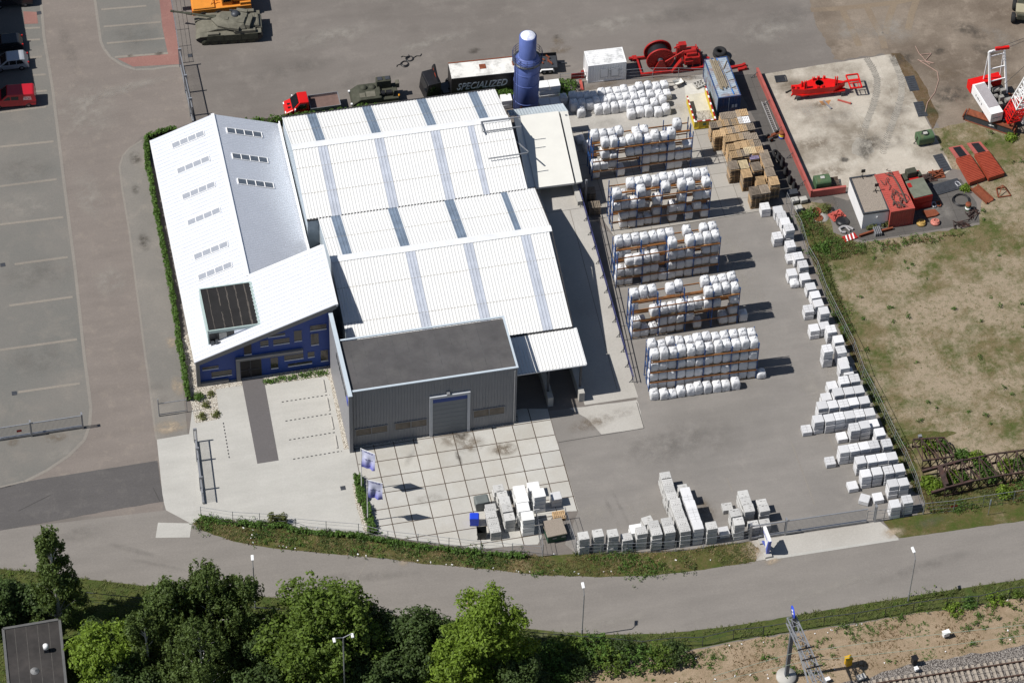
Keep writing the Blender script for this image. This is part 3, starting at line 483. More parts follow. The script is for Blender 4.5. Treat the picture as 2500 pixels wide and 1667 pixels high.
treads('tyre_track', [P(3, 0, 1270, 470), P(3, 0, 1320, 580), P(3, 0, 1350, 680), P(3, 0, 1345, 780), P(3, 0, 1320, 880), P(3, 0, 1280, 990), P(3, 0, 1245, 1080), P(3, 0, 1215, 1180), P(3, 0, 1190, 1260)], .85, 6, tracks)
trackd = paving('wheel ruts', (.21, .165, .118), (.175, .135, .10), (.26, .21, .15), (.6, .6), .2)
ribbon('wheel_track', [P(3, 0, 600, 85), P(3, 0, 860, 70), P(3, 0, 1100, 45), P(3, 0, 1300, 22), P(3, 0, 1600, -40)], .7, 2, trackd)
for q in ([P(3, 0, 860, 60), P(3, 0, 880, 130), P(3, 0, 930, 220), P(3, 0, 1000, 380)], [P(3, 0, 1060, 50), P(3, 0, 1110, 160), P(3, 0, 1180, 290), P(3, 0, 1210, 400)], [P(3, 0, 1290, 20), P(3, 0, 1250, 130), P(3, 0, 1215, 280)], [P(3, 0, 1470, 0), P(3, 0, 1430, 110), P(3, 0, 1400, 250)]):
    ribbon('wheel_track', q, .75, 3, trackd)
orangestain = mat('rust stain', (.42, .20, .07), .9, .2, 2, world=True)
sheet('rust_stain', [P(3, 0, 670, 830), P(3, 0, 770, 820), P(3, 0, 745, 860), P(3, 0, 690, 865)], 6, orangestain, .18)
for p_, q_ in ((P(3, 0, 1370, 632), P(3, 0, 1415, 752)), (P(3, 0, 1442, 842), P(3, 0, 1485, 962)), (P(3, 0, 1602, 1278), P(3, 0, 1680, 1412))):
    a, b = G(p_), G(q_); mb = MB(); d = (b - a).normalized(); n = Vector((-d.y, d.x, 0))
    if n.x < 0: n = -n
    wv = n * 1.08; mb.add([a, b, b + wv, a + wv] + [v + Vector((0, 0, .05)) for v in (a, b, b + wv, a + wv)], [(0, 1, 2, 3), (4, 5, 6, 7), (0, 1, 5, 4), (1, 2, 6, 5), (2, 3, 7, 6), (3, 0, 4, 7)])
    for k in range(7): q = a.lerp(b, (k + .5) / 7); mb.bar(q + n * .15 + Vector((0, 0, .06)), q + n * .95 + Vector((0, 0, .06)), .07, .04)
    obj('steel_plate', mb, darksteel, label='black ribbed steel plate at the ' + ('middle' if p_[1] < 270 and p_[1] > 200 else 'upper' if p_[1] < 200 else 'lower') + ' right edge of the pale workshop slab', cat='steel plate', group='plates along the workshop slab edge')
# drain covers and small road marks
for n_, pp in enumerate((P(0, 1, 22, 828), P(0, 2, 117, 536), P(0, 0, 320, 108), P(1, 2, 797, 1312), P(0, 0, 1558, 457))):
    q = G(pp, .03)
    obj('drain_cover', MB().box((0, 0, 0), (.5, .5, .02)), darksteel, loc=q, label=('dark square drain in the car park beside the left photo edge', 'dark square drain cover above the open sliding gate', 'small drain at the corner of the red pavers in the shade', 'rusty drain cover in the pale forecourt left of the flagpoles', 'dark square cover beside the slatted gate near the tank')[n_], cat='drain cover', group='drain covers')
tri = [P(1, 3, 1812, 910), P(1, 3, 1856, 916), P(1, 3, 1826, 956)]
sheet('road_marking', tri, 5, mat('orange marking', (.62, .33, .14), .8, .1))
stripes('road_marking', [(P(1, 3, 1015, 532), P(1, 3, 915, 712))], .1, 5, kerbm)
# ------------------------------------------------------------------ the low railway corner
rails = thing('railway_track', 'railway track with brown rails and concrete sleepers on ballast', 'railway track', (0, 0, 0))
ra, rb = G(P(3, 3, 1150, 1568), .2), G(P(3, 3, 2350, 1385), .2); rd = (rb - ra).normalized(); rn = Vector((-rd.y, rd.x, 0))
for k in (0, 1):
    mb = MB(); o_ = -rn * 1.5 * k; mb.bar(ra - rd * 12 + o_, rb + rd * 30 + o_, .12, .16); obj('rail', mb, mat('rail steel', (.075, .042, .03), .7, .3, 4) if 'rail steel' not in MATS else MATS['rail steel'], rails)
slm = mat('sleeper', (.33, .285, .235), .9, .2, 3)
for k in range(94):
    q = ra - rd * 8 + rd * (.6 * k) - rn * .75; q.z = .08
    mb = MB(); mb.bar(q - rn * 1.25, q + rn * 1.25, .26, .12); obj('sleeper', mb, slm, rails)
# ------------------------------------------------------------------ office building (left)
ZW, XW, SL = 3.8, -15.94, .39; A0 = ZW - SL * XW
def S(x): return A0 + SL * x            # height of the west slope
XR, XE, Y0, Y1, YN = -9.27, -1.63, 10.95, 19.1, 42.6
ZR = S(XR); XG = -2.45; ZG = ZR - .39 * (XG - XR)
def SE_(x): return ZR - .39 * (x - XR)
office = thing('office_building', 'long white office building with pitched steel roof and tall blue glazed gable', 'building', (XW, Y0, 0))
def op(name, mb, mt, parent=office):     # a part given in world metres
    o = obj(name, mb, mt)
    o.parent = parent; root = parent
    o.matrix_parent_inverse = Matrix.Translation(-Vector(office.location)) if parent is office else Matrix.Identity(4)
    return o
# dormer opening in the roof plan
DR = GPL(P(0, 1, 2060, 985), A0, SL); DR2 = GPL(P(0, 1, 2120, 1325), A0, SL); ZD = (DR.z + DR2.z) / 2
DL = G(P(0, 1, 1640, 1018), ZD); DL2 = G(P(0, 1, 1705, 1355), ZD)
dx0, dx1, dy0, dy1 = (DL.x + DL2.x) / 2, (DR.x + DR2.x) / 2, (DR2.y + DL2.y) / 2, (DR.y + DL.y) / 2
rf = MB()
rf.corr((XW, YN, S(XW)), (XW, Y1, S(XW)), (XR, Y1, S(XR)), (XR, YN, S(XR)), .5, .05)
rf.corr((XW, Y1, S(XW)), (XW, Y0, S(XW)), (XE, Y0, S(XE)), (XE, Y1, S(XE)), .5, .05)
op('west_roof', rf, officewhite)
rf = MB(); rf.corr((XG, Y1 + .0, ZG), (XG, YN, ZG), (XR, YN, ZR), (XR, Y1, ZR), .25, .035); op('east_roof', rf, officewhite)
rc = MB(); rc.bar((XR, Y1, ZR + .06), (XR, YN + .05, ZR + .06), .35, .06); rc.bar((XW - .06, Y0, ZW - .12), (XW - .06, YN, ZW - .12), .16, .24)
rc.bar((XE + .08, Y0 - .05, S(XE) - .1), (XE + .08, Y1 + .05, S(XE) - .1), .18, .34)
rc.bar((XR, Y1 + .05, S(XR) - .1), (XE, Y1 + .05, S(XE) - .1), .12, .3)
rc.bar((XG + .1, Y1 + .1, ZG - .1), (XG + .1, YN, ZG - .1), .2, .2)
op('roof_trim', rc, flash)
wl = MB()
wl.side([(XW + .25, 0), (XW + .25, S(XW + .25) - .12), (XR, ZR - .12), (XG, ZG - .12), (XG, 0)], Y1 + .2, YN - .15)
wl.side([(XW + .25, 0), (XW + .25, S(XW + .25) - .12), (XE - .3, S(XE - .3) - .12), (XE - .3, 0)], 11.45, Y1)
op('wall', wl, greypanel)
# grey rim of the gable
fr = MB(); YF = 11.25
fr.side([(XW, ZW - .02), (XE, S(XE) - .02), (XE, S(XE) - .62), (XW + .35, S(XW + .35) - .62), (XW + .35, 0), (XW - .02, 0)], Y0 - .02, 11.45)
fr.side([(XW + .35, 0), (-12.75, 0), (-12.75, .42), (XW + .35, .42)], Y0 + .02, 11.45)
xd0 = GY(P(0, 2, 1935, 300), 10.95).x; xd1 = xd0 + .38; zc = GY(P(0, 2, 1945, 262), 10.95).z; xb = GY(P(1, 2, 470, 205), 10.95).x
fr.b2(xd0, xd1, 10.9, 11.44, 0, zc - .3); fr.b2(xd0, xb, 10.9, 11.44, zc - .32, zc)
op('gable_frame', fr, frame_grey)
bw = MB(); bw.side([(XW + .36, .05), (XW + .36, S(XW + .36) - .55), (XE - .72, S(XE - .72) - .55), (XE - .72, .05)], YF, 11.44); op('blue_wall', bw, bluewall)
def wallwin(tl, tr, br, bl, nm='window', mt=glass, sill=True):
    pts = [GY(q, YF) for q in (tl, tr, br, bl)]; x0 = (pts[0].x + pts[3].x) / 2; x1 = (pts[1].x + pts[2].x) / 2
    z1 = (pts[0].z + pts[1].z) / 2; z0 = (pts[2].z + pts[3].z) / 2
    f = MB(); f.b2(x0, x1, YF - .03, YF + .02, z1, z1 + .04); f.b2(x0 - .04, x0, YF - .03, YF + .02, z0, z1 + .04); f.b2(x1, x1 + .04, YF - .03, YF + .02, z0, z1 + .04)
    fo = op(nm, f, bluewall if sill else darksteel)
    if sill: obj('sill', MB().b2(x0, x1, YF - .09, YF + .02, z0 - .07, z0), flash, fo)
    g = MB(); g.b2(x0, x1, YF - .012, YF + .01, z0, z1)
    go = obj('pane', g, mt, fo); return fo
K = Zm(480, 680, 6.0306)
for q in (((1435, 770), (1548, 757), (1548, 905), (1435, 920)), ((1128, 895), (1368, 868), (1368, 940), (1128, 970)), ((935, 915), (1057, 905), (1057, 980), (938, 992)), ((1050, 832), (1302, 795), (1302, 822), (1050, 858)), ((1668, 695), (1912, 662), (1912, 738), (1670, 758)), ((1680, 815), (1795, 800), (1800, 960), (1682, 975)), ((1825, 1055), (1935, 1045), (1938, 1195), (1828, 1210)), ((1635, 1082), (1735, 1070), (1735, 1140), (1635, 1153)), ((1290, 1130), (1572, 1095), (1572, 1165), (1290, 1200)), ((1345, 1255), (1700, 1205), (1700, 1238), (1345, 1287)), ((1088, 1165), (1198, 1152), (1202, 1305), (1092, 1320)), ((82, 1305), (322, 1275), (322, 1310), (85, 1340)), ((215, 1375), (515, 1335), (520, 1405), (222, 1448)), ((690, 965), (805, 945), (812, 1105), (700, 1115))):
    wallwin(*[K(*u) for u in q])
dr_ = wallwin(K(640, 1210), K(948, 1178), K(955, 1425), K(665, 1462), 'door', blacky, False)
dpt = [GY(K(640, 1200), YF), GY(K(950, 1430), YF)]
hd = MB(); xm = (dpt[0].x + dpt[1].x) / 2; hd.b2(xm - .04, xm + .04, YF - .05, YF, 0, 2.9); hd.b2(dpt[0].x, dpt[1].x, YF - .05, YF, 1.2, 1.27); hd.b2(xm - .2, xm - .14, YF - .1, YF, .8, 1.5); obj('door_leaf_trim', hd, darksteel, dr_)
# flat roofed dormer with a small terrace in it
dm = MB(); dm.b2(dx0, dx1, dy0, dy1, ZD - .2, ZD); dmo = op('flat_dormer', dm, bitumen2)
sm = mat('dormer seam', (.085, .075, .065), .9, .4, 6)
for k, (u0, v0, v1, wd) in enumerate(((.13, 0, 1, .07), (.33, .55, 1, .09), (.33, 0, .4, .08), (.5, 0, 1, .1), (.68, 0, 1, .12), (.87, 0, 1, .16))):
    s_ = MB(); x = dx0 + (dx1 - dx0) * u0; n_ = 9
    for i in range(n_):
        ya, yb = dy0 + (dy1 - dy0) * (v0 + (v1 - v0) * i / n_), dy0 + (dy1 - dy0) * (v0 + (v1 - v0) * (i + 1) / n_); j = random.uniform(-.03, .03); w2 = wd * random.uniform(.6, 1.2)
        s_.b2(x + j - w2 / 2, x + j + w2 / 2, ya, yb, ZD, ZD + .006)
    obj('roof_seam', s_, sm, dmo)
s_ = MB(); s_.b2(dx0 - .12, dx0, dy0 - .1, dy1 + .1, S(dx0) - .1, ZD + .07); s_.b2(dx0, dx1, dy1, dy1 + .12, ZD - .3, ZD + .07); s_.b2(dx1 - .1, dx1 + .16, dy0 - .12, dy1 + .12, ZD - .2, ZD + .075); s_.b2(dx0, dx1 + .05, dy0 - .12, dy0, ZD - .34, ZD + .05); obj('parapet', s_, mat('pale green trim', (.36, .45, .43), .5, .08), dmo)
tr_ = MB(); zf = S(dx0) + .12
tr_.side([(dx0 + .05, S(dx0) + .06), (dx0 + .05, ZD - .34), (dx1 - 1.0, ZD - .34)], dy0 - .03, dy0 + .04); op('terrace_opening', tr_, blacky)
s_ = MB(); xa = dx0 + (dx1 - dx0) * .5
s_.side([(xa, S(xa) + .06), (xa, ZD - .34), (dx1 - .95, ZD - .34)], dy0 - .05, dy0 - .031); op('terrace_wall', s_, officewhite)
s_ = MB(); xa = dx0 + (dx1 - dx0) * .2; s_.side([(xa, S(xa) + .1), (xa, ZD - .5), (xa + .75, ZD - .5), (xa + .75, S(xa + .75) + .1)], dy0 - .045, dy0 - .031); op('terrace_screen', s_, slabm)
s_ = MB(); s_.cyl((xa - .3, dy0 - .35, S(xa - .3)), (xa - .3, dy0 - .35, S(xa - .3) + .5), .16); s_.b2(xa - .9, xa - .55, dy0 - .4, dy0 - .06, S(xa - .75), S(xa - .6) + .35); op('terrace_furniture', s_, darksteel)
# roof windows
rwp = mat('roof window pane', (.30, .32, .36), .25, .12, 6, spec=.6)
rwe = mat('darker roof window pane', (.10, .12, .15), .2, .2, 6, spec=.6)  # darker pane tone, set on the east slope only
def roofwin(tl, tr, a, b, dep, pm):
    p0, p1 = GPL(tl, a, b), GPL(tr, a, b); ym = (p0.y + p1.y) / 2; x0, x1 = p0.x, p1.x; fo = MB(); wd = (x1 - x0) / 4
    sl_ = Vector((1, 0, b)).normalized(); nn = Vector((-b, 0, 1)).normalized(); base = Vector((x0, ym, a + b * x0)); Ln = (x1 - x0) / sl_.x
    Y = Vector((0, -1, 0))
    for k in range(5): q = base + sl_ * (Ln * k / 4) + nn * .07; fo.bar(q, q + Y * dep, .09, .09)
    q = base + nn * .06; fo.bar(q, q + sl_ * Ln, .07, .07); fo.bar(q + Y * dep, q + Y * dep + sl_ * Ln, .07, .07)
    f = op('roof_window', fo, white)
    for k in range(4):
        mb = MB(); q0 = base + sl_ * (Ln * (k + .06) / 4) + nn * .085; q1 = base + sl_ * (Ln * (k + .94) / 4) + nn * .085
        mb.quad4(q0 + Y * dep, q1 + Y * dep, q1, q0, .02); obj('pane', mb, pm, f)
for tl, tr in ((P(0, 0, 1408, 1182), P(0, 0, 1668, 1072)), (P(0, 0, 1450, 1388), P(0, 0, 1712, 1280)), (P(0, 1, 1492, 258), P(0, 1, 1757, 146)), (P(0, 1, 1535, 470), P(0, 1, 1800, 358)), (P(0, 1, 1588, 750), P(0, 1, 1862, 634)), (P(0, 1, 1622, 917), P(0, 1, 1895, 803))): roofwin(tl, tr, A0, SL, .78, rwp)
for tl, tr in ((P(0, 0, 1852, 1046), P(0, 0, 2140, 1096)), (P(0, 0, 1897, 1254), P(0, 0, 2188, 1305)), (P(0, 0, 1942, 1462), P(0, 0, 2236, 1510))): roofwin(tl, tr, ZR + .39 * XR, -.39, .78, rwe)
# ------------------------------------------------------------------ warehouse with two pitched roofs
XA, XB = -2.05, 21.3
RP = dict(yb=41.55, zb=5.5, y1=35.0, z1=7.65, yv=26.1, zv=5.9, y2=18.6, z2=7.65, ys=7.15, zs=5.3)
wh = thing('warehouse', 'large white warehouse with two ribbed pitched roofs and translucent strips', 'building', (XA, RP['ys'], 0))
def wp(name, mb, mt):
    o = obj(name, mb, mt); o.parent = wh; o.matrix_parent_inverse = Matrix.Translation(-Vector(wh.location)); return o
slopes = (('yb', 'zb', 'y1', 'z1', -1), ('y1', 'z1', 'yv', 'zv', 1), ('yv', 'zv', 'y2', 'z2', -1), ('y2', 'z2', 'ys', 'zs', 1))
XB1 = 20.9; X2 = (XA, XB1), (XA, XB1 + .2), (-.9, 21.85), (-.9, 21.6)
def slope_c(i):
    ya, za, yb_, zb_, s = slopes[i]; x0, x1 = X2[i]
    lo, hi = ((ya, za), (yb_, zb_)) if s < 0 else ((yb_, zb_), (ya, za))
    if s > 0: return (x0, lo[0], RP[lo[1]] if 0 else 0), None
def corners(i):
    ya, za, yb_, zb_, s = slopes[i]; x0, x1 = X2[i]; A_ = (RP[ya], RP[za]); B_ = (RP[yb_], RP[zb_])
    lo, hi = (A_, B_) if A_[1] < B_[1] else (B_, A_)
    if lo[0] < hi[0]: return (x0, lo[0], lo[1]), (x1, lo[0], lo[1]), (x1, hi[0], hi[1]), (x0, hi[0], hi[1])
    return (x1, lo[0], lo[1]), (x0, lo[0], lo[1]), (x0, hi[0], hi[1]), (x1, hi[0], hi[1])
for i in range(4):
    bl, br, tr, tl = corners(i); mb = MB(); mb.corr(bl, br, tr, tl, .33, .045); wp('roof_slope', mb, roofwhite)
    lap = MB()
    for t in ((.5,) if i in (0, 2) else (.35, .7)):
        a = Vector(bl).lerp(Vector(tl), t); b = Vector(br).lerp(Vector(tr), t); lap.bar(a, b, .05, .036)
    wp('sheet_lap', lap, mat('roof dirt', (.27, .25, .21), .9, .3) if i == 0 else MATS['roof dirt'])
# translucent strips: left edge at ridge and eave (survey points), one per strip
def strip(i, pts, mt):
    ya, za, yb_, zb_, s = slopes[i]; x0, x1 = X2[i]; bl, br, tr, tl = corners(i)
    for (pl, pr) in pts:
        za_ = RP[za]; xl, xr = G(pl, za_).x, G(pr, za_).x
        if bl[0] < br[0]: t0, t1 = (xl - x0) / (x1 - x0), (xr - x0) / (x1 - x0)
        else: t0, t1 = (x1 - xr) / (x1 - x0), (x1 - xl) / (x1 - x0)
        n = round((x1 - x0) / .33); t0 = round(t0 * n) / n; t1 = round(t1 * n) / n
        mb = MB(); mb.corr(bl, br, tr, tl, .33, .045, t0, t1, .014); wp('roof_light', mb, mt)
strip(0, ((P(1, 0, 508, 945), P(1, 0, 575, 935)), (P(1, 0, 955, 885), P(1, 0, 1020, 877)), (P(1, 0, 1395, 828), P(1, 0, 1465, 820)), (P(1, 0, 1832, 772), P(1, 0, 1900, 764))), skydark)
strip(1, ((P(1, 0, 595, 1195), P(1, 0, 668, 1185)), (P(1, 0, 1055, 1130), P(1, 0, 1125, 1122)), (P(1, 0, 1505, 1075), P(1, 0, 1580, 1065)), (P(1, 0, 1808, 1035), P(1, 0, 1880, 1025))), skypale)
strip(2, ((P(1, 1, 700, 437), P(1, 1, 772, 427)), (P(1, 1, 1168, 375), P(1, 1, 1240, 366)), (P(1, 1, 1625, 315), P(1, 1, 1697, 306)), (P(2, 1, 70, 250), P(2, 1, 140, 240))), skydark)
strip(3, ((P(1, 1, 1305, 715), P(1, 1, 1380, 706)), (P(1, 1, 1782, 655), P(1, 1, 1860, 645)), (P(2, 1, 238, 583), P(2, 1, 312, 573))), skypale)
tm = MB()
for y, z, x0, x1 in ((RP['y1'], RP['z1'], XA - .05, XB1), (RP['y2'], RP['z2'], -.9, 21.9)):
    tm = MB()
    for s in (-1, 1):
        c = Vector((0, y + s * .19, z + .035)); tm.quad4((x0, y, z + .1), (x1, y, z + .1), (x1, y + .42, z + .0), (x0, y + .42, z + .0), .02) if s > 0 else tm.quad4((x0, y - .42, z), (x1, y - .42, z), (x1, y, z + .1), (x0, y, z + .1), .02)
    wp('ridge_cap', tm, flash)
gt = MB(); gt.b2(XA, XB1, RP['yv'] - .14, RP['yv'] + .16, RP['zv'] - .12, RP['zv'] + .02); wp('gutter', gt, darkline); gt = MB(); gt.b2(XA - .06, XB1, RP['yb'], RP['yb'] + .2, RP['zb'] - .16, RP['zb'] + .03); wp('gutter', gt, darkline); gt = MB(); gt.b2(14.6, 21.6, RP['ys'] - .16, RP['ys'] + .02, RP['zs'] - .2, RP['zs'] - .02); wp('gutter', gt, darkline); gt = MB()
gt.bar((21.9, RP['yv'], RP['zv'] - .1), (21.9, RP['y2'], RP['z2'] - .1), .1, .3); gt.bar((21.9, RP['y2'], RP['z2'] - .1), (21.65, RP['ys'], RP['zs'] - .1), .1, .3)
wp('edge_trim', gt, darkline)
wb = MB()
wb.front([(RP['ys'] + .05, 0), (RP['ys'] + .05, RP['zs'] - .1), (RP['y2'], RP['z2'] - .08), (RP['yv'], RP['zv'] - .13), (RP['yv'], 0)], -.8, 21.4)
wb.front([(RP['yv'] + .05, 0), (RP['yv'] + .05, RP['zv'] - .13), (RP['y1'], RP['z1'] - .08), (RP['yb'] - .05, RP['zb'] - .1), (RP['yb'] - .05, 0)], XA + .05, XB1 - .2)
wp('wall', wb, mat('bluish wall sheet', (.33, .38, .42), .6, .06))
dp = MB(); dp.tube([(-2.3, YN - .4, 4.4), (-2.3, 26.0, 4.1), (-2.2, 24.0, 3.6)], .09); wp('drain_pipe', dp, white)
# lower porch roof on the south side, its posts and what stands below
pz0, pz1 = 5.15, 4.9
pa, pb = G(P(2, 1, 148, 1402), pz0), G(P(2, 2, 778, 298), pz1)
pch = thing('loading_porch', 'open loading porch with white ribbed roof beside the grey building', 'porch', (14.9, pb.y, 0))
PX0, PX1 = 14.55, 21.95
mb = MB(); mb.corr((PX0, pb.y, pz1), (PX1, pb.y, pz1), (PX1, 7.05, pz0), (PX0, 7.05, pz0), .33, .05); obj('porch_roof', mb, roofwhite, pch).matrix_parent_inverse = Matrix.Translation(-Vector(pch.location))
mb = MB(); mb.bar((PX0, pb.y - .04, pz1 - .08), (PX1, pb.y - .04, pz1 - .08), .08, .14); mb.bar((PX1 + .03, pb.y, pz1 - .05), (PX1 + .03, 7.05, pz0 - .05), .08, .12); obj('edge_trim', mb, flash, pch).matrix_parent_inverse = Matrix.Translation(-Vector(pch.location))
for x, y, h_ in ((21.5, pb.y + .3, 4.85), (21.5, 6.6, 5.0), (18.2, pb.y + .3, 4.85)):
    mb = MB(); mb.b2(x - .1, x + .1, y - .1, y + .1, 0, h_); obj('post', mb, darksteel, pch).matrix_parent_inverse = Matrix.Translation(-Vector(pch.location))
for x in (18.3, 21.5):
    mb = MB(); mb.prism([(x - .28, 1.7), (x + .28, 1.7), (x + .28, 6.9), (x - .28, 6.9)], 0, 1.3); obj('concrete_wall', mb, concrete, pch).matrix_parent_inverse = Matrix.Translation(-Vector(pch.location))
# ------------------------------------------------------------------ grey storage building
GX0, GX1, GY0, GY1, GZ = -2.1, 14.45, .35, 7.05, 8.35
gb = thing('storage_building', 'grey corrugated storage building with black flat roof and roller door', 'building', (GX0, GY0, 0))
def gp_(name, mb, mt, parent=None):
    o = obj(name, mb, mt); o.parent = parent or gb
    if parent is None: o.matrix_parent_inverse = Matrix.Translation(-Vector(gb.location))
    return o
mb = MB(); mb.b2(GX0, GX1, GY0 + .06, GY1, 0, GZ - .3); gp_('core_wall', mb, greyclad)
mb = MB(); mb.corr((GX0, GY0, 0), (GX1, GY0, 0), (GX1, GY0, GZ - .05), (GX0, GY0, GZ - .05), .3, .05); gp_('front_wall', mb, greyclad)
mb = MB(); mb.b2(GX0 - .36, GX0 - .02, GY0 - .75, 10.6, 0, GZ + .18); gp_('west_wall', mb, greypanel)
mb = MB(); mb.b2(GX0 - .4, GX0 + .02, GY0 - .8, 10.65, GZ + .18, GZ + .25); mb.b2(GX0 + .02, GX1 + .1, GY0 - .1, GY0 + .12, GZ - .05, GZ + .06); mb.b2(GX1 - .1, GX1 + .1, GY0 + .12, GY1 + .15, GZ - .05, GZ + .06); mb.b2(GX0 + .02, GX1 - .1, GY1 - .05, GY1 + .15, GZ - .05, GZ + .06); gp_('roof_edge', mb, mat('pale blue coping', (.46, .52, .57), .4, .05))
mb = MB(); mb.b2(GX0 - .02, GX1 - .1, GY0 + .12, GY1 - .05, GZ - .3, GZ - .12); ro = gp_('flat_roof', mb, bitumen)
mat('roof felt seam', (.075, .074, .075), .9, .3)
for k in range(11): x = GX0 + .9 + k * 1.42; mb = MB(); mb.b2(x - .03, x + .03, GY0 + .2, GY1 - .1, GZ - .12, GZ - .113); gp_('roof_seam', mb, MATS['roof felt seam'], ro)
def gwin(tl, tr, br, bl):
    q = [GY(u, GY0) for u in (tl, tr, br, bl)]; x0, x1 = (q[0].x + q[3].x) / 2, (q[1].x + q[2].x) / 2; z1, z0 = (q[0].z + q[1].z) / 2, (q[2].z + q[3].z) / 2
    f = MB(); t = .07
    for a in ((x0 - t, x1 + t, z1, z1 + t), (x0 - t, x1 + t, z0 - t, z0), (x0 - t, x0, z0, z1), (x1, x1 + t, z0, z1), ((x0 + x1) / 2 - .03, (x0 + x1) / 2 + .03, z0, z1)): f.b2(a[0], a[1], GY0 - .1, GY0 + .02, a[2], a[3])
    o = gp_('window', f, greyclad); g = MB(); g.b2(x0, x1, GY0 - .075, GY0 + .01, z0, z1); gp_('pane', g, mat('brown glazing', (.10, .082, .065), .12, .4, 1.5) if 'brown glazing' not in MATS else MATS['brown glazing'], o)
gwin(P(1, 2, 902, 832), P(1, 2, 1158, 792), P(1, 2, 1158, 842), P(1, 2, 902, 884)); gwin(P(1, 2, 1224, 782), P(1, 2, 1480, 742), P(1, 2, 1480, 794), P(1, 2, 1226, 832)); gwin(P(1, 2, 1868, 676), P(1, 2, 2118, 641), P(1, 2, 2118, 690), P(1, 2, 1868, 735))
q0, q1 = GY(P(1, 2, 1508, 572), GY0 - .2), GY(P(1, 2, 1842, 525), GY0 - .2); zt = (q0.z + q1.z) / 2
x0, x1 = q0.x, q1.x
mb = MB(); mb.b2(x0, x0 + .3, GY0 - .25, GY0 + .02, 0, zt); mb.b2(x1 - .3, x1, GY0 - .25, GY0 + .02, 0, zt); mb.b2(x0 + .3, x1 - .3, GY0 - .25, GY0 + .02, zt - .32, zt); df = gp_('door_frame', mb, mat('pale door frame', (.48, .50, .53), .4, .05))
mb = MB(); mb.corr((x0 + .3, GY0 - .12, .0), (x1 - .3, GY0 - .12, 0), (x1 - .3, GY0 - .12, zt - .9), (x0 + .3, GY0 - .12, zt - .9), 5, .0); mb = MB()
for k in range(16): z = k * (zt - .95) / 16; mb.b2(x0 + .3, x1 - .3, GY0 - .1 - (k % 2) * .012, GY0 - .04, z, z + (zt - .95) / 16)
gp_('roller_door', mb, mat('roller door', (.17, .19, .21), .45, .05), df)
mb = MB(); mb.b2(x0 + .3, x1 - .3, GY0 - .2, GY0 - .04, zt - .93, zt - .33); gp_('blue_header', mb, bluewall, df)
mb = MB(); mb.cyl((GX1 - .25, GY0 - .12, .2), (GX1 - .25, GY0 - .12, GZ - .3), .06); gp_('drain_pipe', mb, steel)
mb = MB()
for k, (ya, yb_, hh) in enumerate(((6.4, 5.9, .5), (5.6, 5.1, .4), (4.8, 4.4, .5), (4.2, 3.8, .35), (3.6, 3.1, .5), (2.9, 2.5, .4), (2.2, 1.9, .35), (1.6, 1.0, .5))): mb.b2(GX0 - .42, GX0 - .36, yb_, ya, 7.2 - hh / 2, 7.2 + hh / 2)
gp_('wall_lettering', mb, darksteel)
mb = MB(); mb.b2(GX0 - .42, GX0 - .36, -.1, .6, 6.8, 7.6); gp_('wall_logo', mb, mat('logo blue', (.05, .08, .42), .5, .05))
mb = MB(); mb.b2(x0 + 1.7, x0 + 2.0, GY0 - .4, GY0 + .02, zt + .1, zt + .35); gp_('wall_lamp', mb, steel)
# ------------------------------------------------------------------ ramp, dock, canopy, silo
def wpart(root):
    def f(name, mb, mt, parent=None):
        o = obj(name, mb, mt); o.parent = parent or root
        if parent is None: o.matrix_parent_inverse = (Matrix.Translation(root.location) @ Matrix.Rotation(root.rotation_euler.z, 4, 'Z')).inverted()
        return o
    return f
def mesh2(name, parts):
    mb = MB(); idx = []; ms = []
    for k, (b, mt) in enumerate(parts): mb.add(b.v, b.f); mb.sm[-len(b.f):] = b.sm; idx += [k] * len(b.f); ms.append(mt)
    me = mb.mesh(name)
    for mt in ms: me.materials.append(mt)
    me.polygons.foreach_set('material_index', idx); me.update(); return me
def rz_(y): return max(0.02, .095 * (y - 2.6))
RX0, RX1 = 21.7, 27.2
mb = MB(); ys = [1.2, 2.6, 8, 14, 20, 25.8]
for a, b in zip(ys, ys[1:]):
    za, zb = rz_(a), rz_(b); mb.add([(RX0, a, za), (RX1, a, za), (RX1, b, zb), (RX0, b, zb)], [(0, 1, 2, 3)])
    mb.add([(RX1, a, -.1), (RX1, b, -.1), (RX1, b, zb), (RX1, a, za)], [(0, 1, 2, 3)])
zt_ = rz_(25.8)
mb.b2(RX0, RX1, 25.83, 31.5, 0, zt_ + .01)
obj('ramp', mb, slabd, kind='structure')
mb = MB()
for a, b in zip(ys[1:], ys[2:]): mb.bar((25.35 + (a - 2.6) * .012, a, rz_(a)), (25.35 + (b - 2.6) * .012, b, rz_(b)), .07, .012)
obj('ramp_joint', mb, kerbm, kind='structure')
mb = MB(); mb.b2(22.5, 23.0, 25.9, 30.2, zt_, zt_ + .6); obj('dock_wall', mb, concrete, label='low concrete wall on the left of the raised dock slab', cat='wall', group='dock walls')
mb = MB(); mb.b2(26.55, 27.05, 26.2, 30.2, zt_, zt_ + .6); obj('dock_wall', mb, concrete, label='low concrete wall on the right of the raised dock slab', cat='wall', group='dock walls')
railb = mat('fence rail blue', (.05, .055, .16), .5, .15, 3)
rf_ = thing('ramp_railing', 'long blue steel railing along the edge of the concrete ramp', 'railing', (27.1, 3, 0)); q_ = wpart(rf_)
for h_ in (.55, 1.05): mb = MB(); mb.bar((27.12, 3, rz_(3) + h_), (27.12, 30.5, zt_ + h_), .06 if h_ > 1 else .04, .08); q_('rail', mb, railb)
for k in range(15):
    y = 3.2 + k * 1.9; z = min(rz_(y), zt_); mb = MB(); mb.bar((27.05, y, z), (27.05, y, z + 1.05), .07); mb.bar((26.75, y, z + .02), (27.05, y, z + .45), .05); q_('post', mb, darksteel)
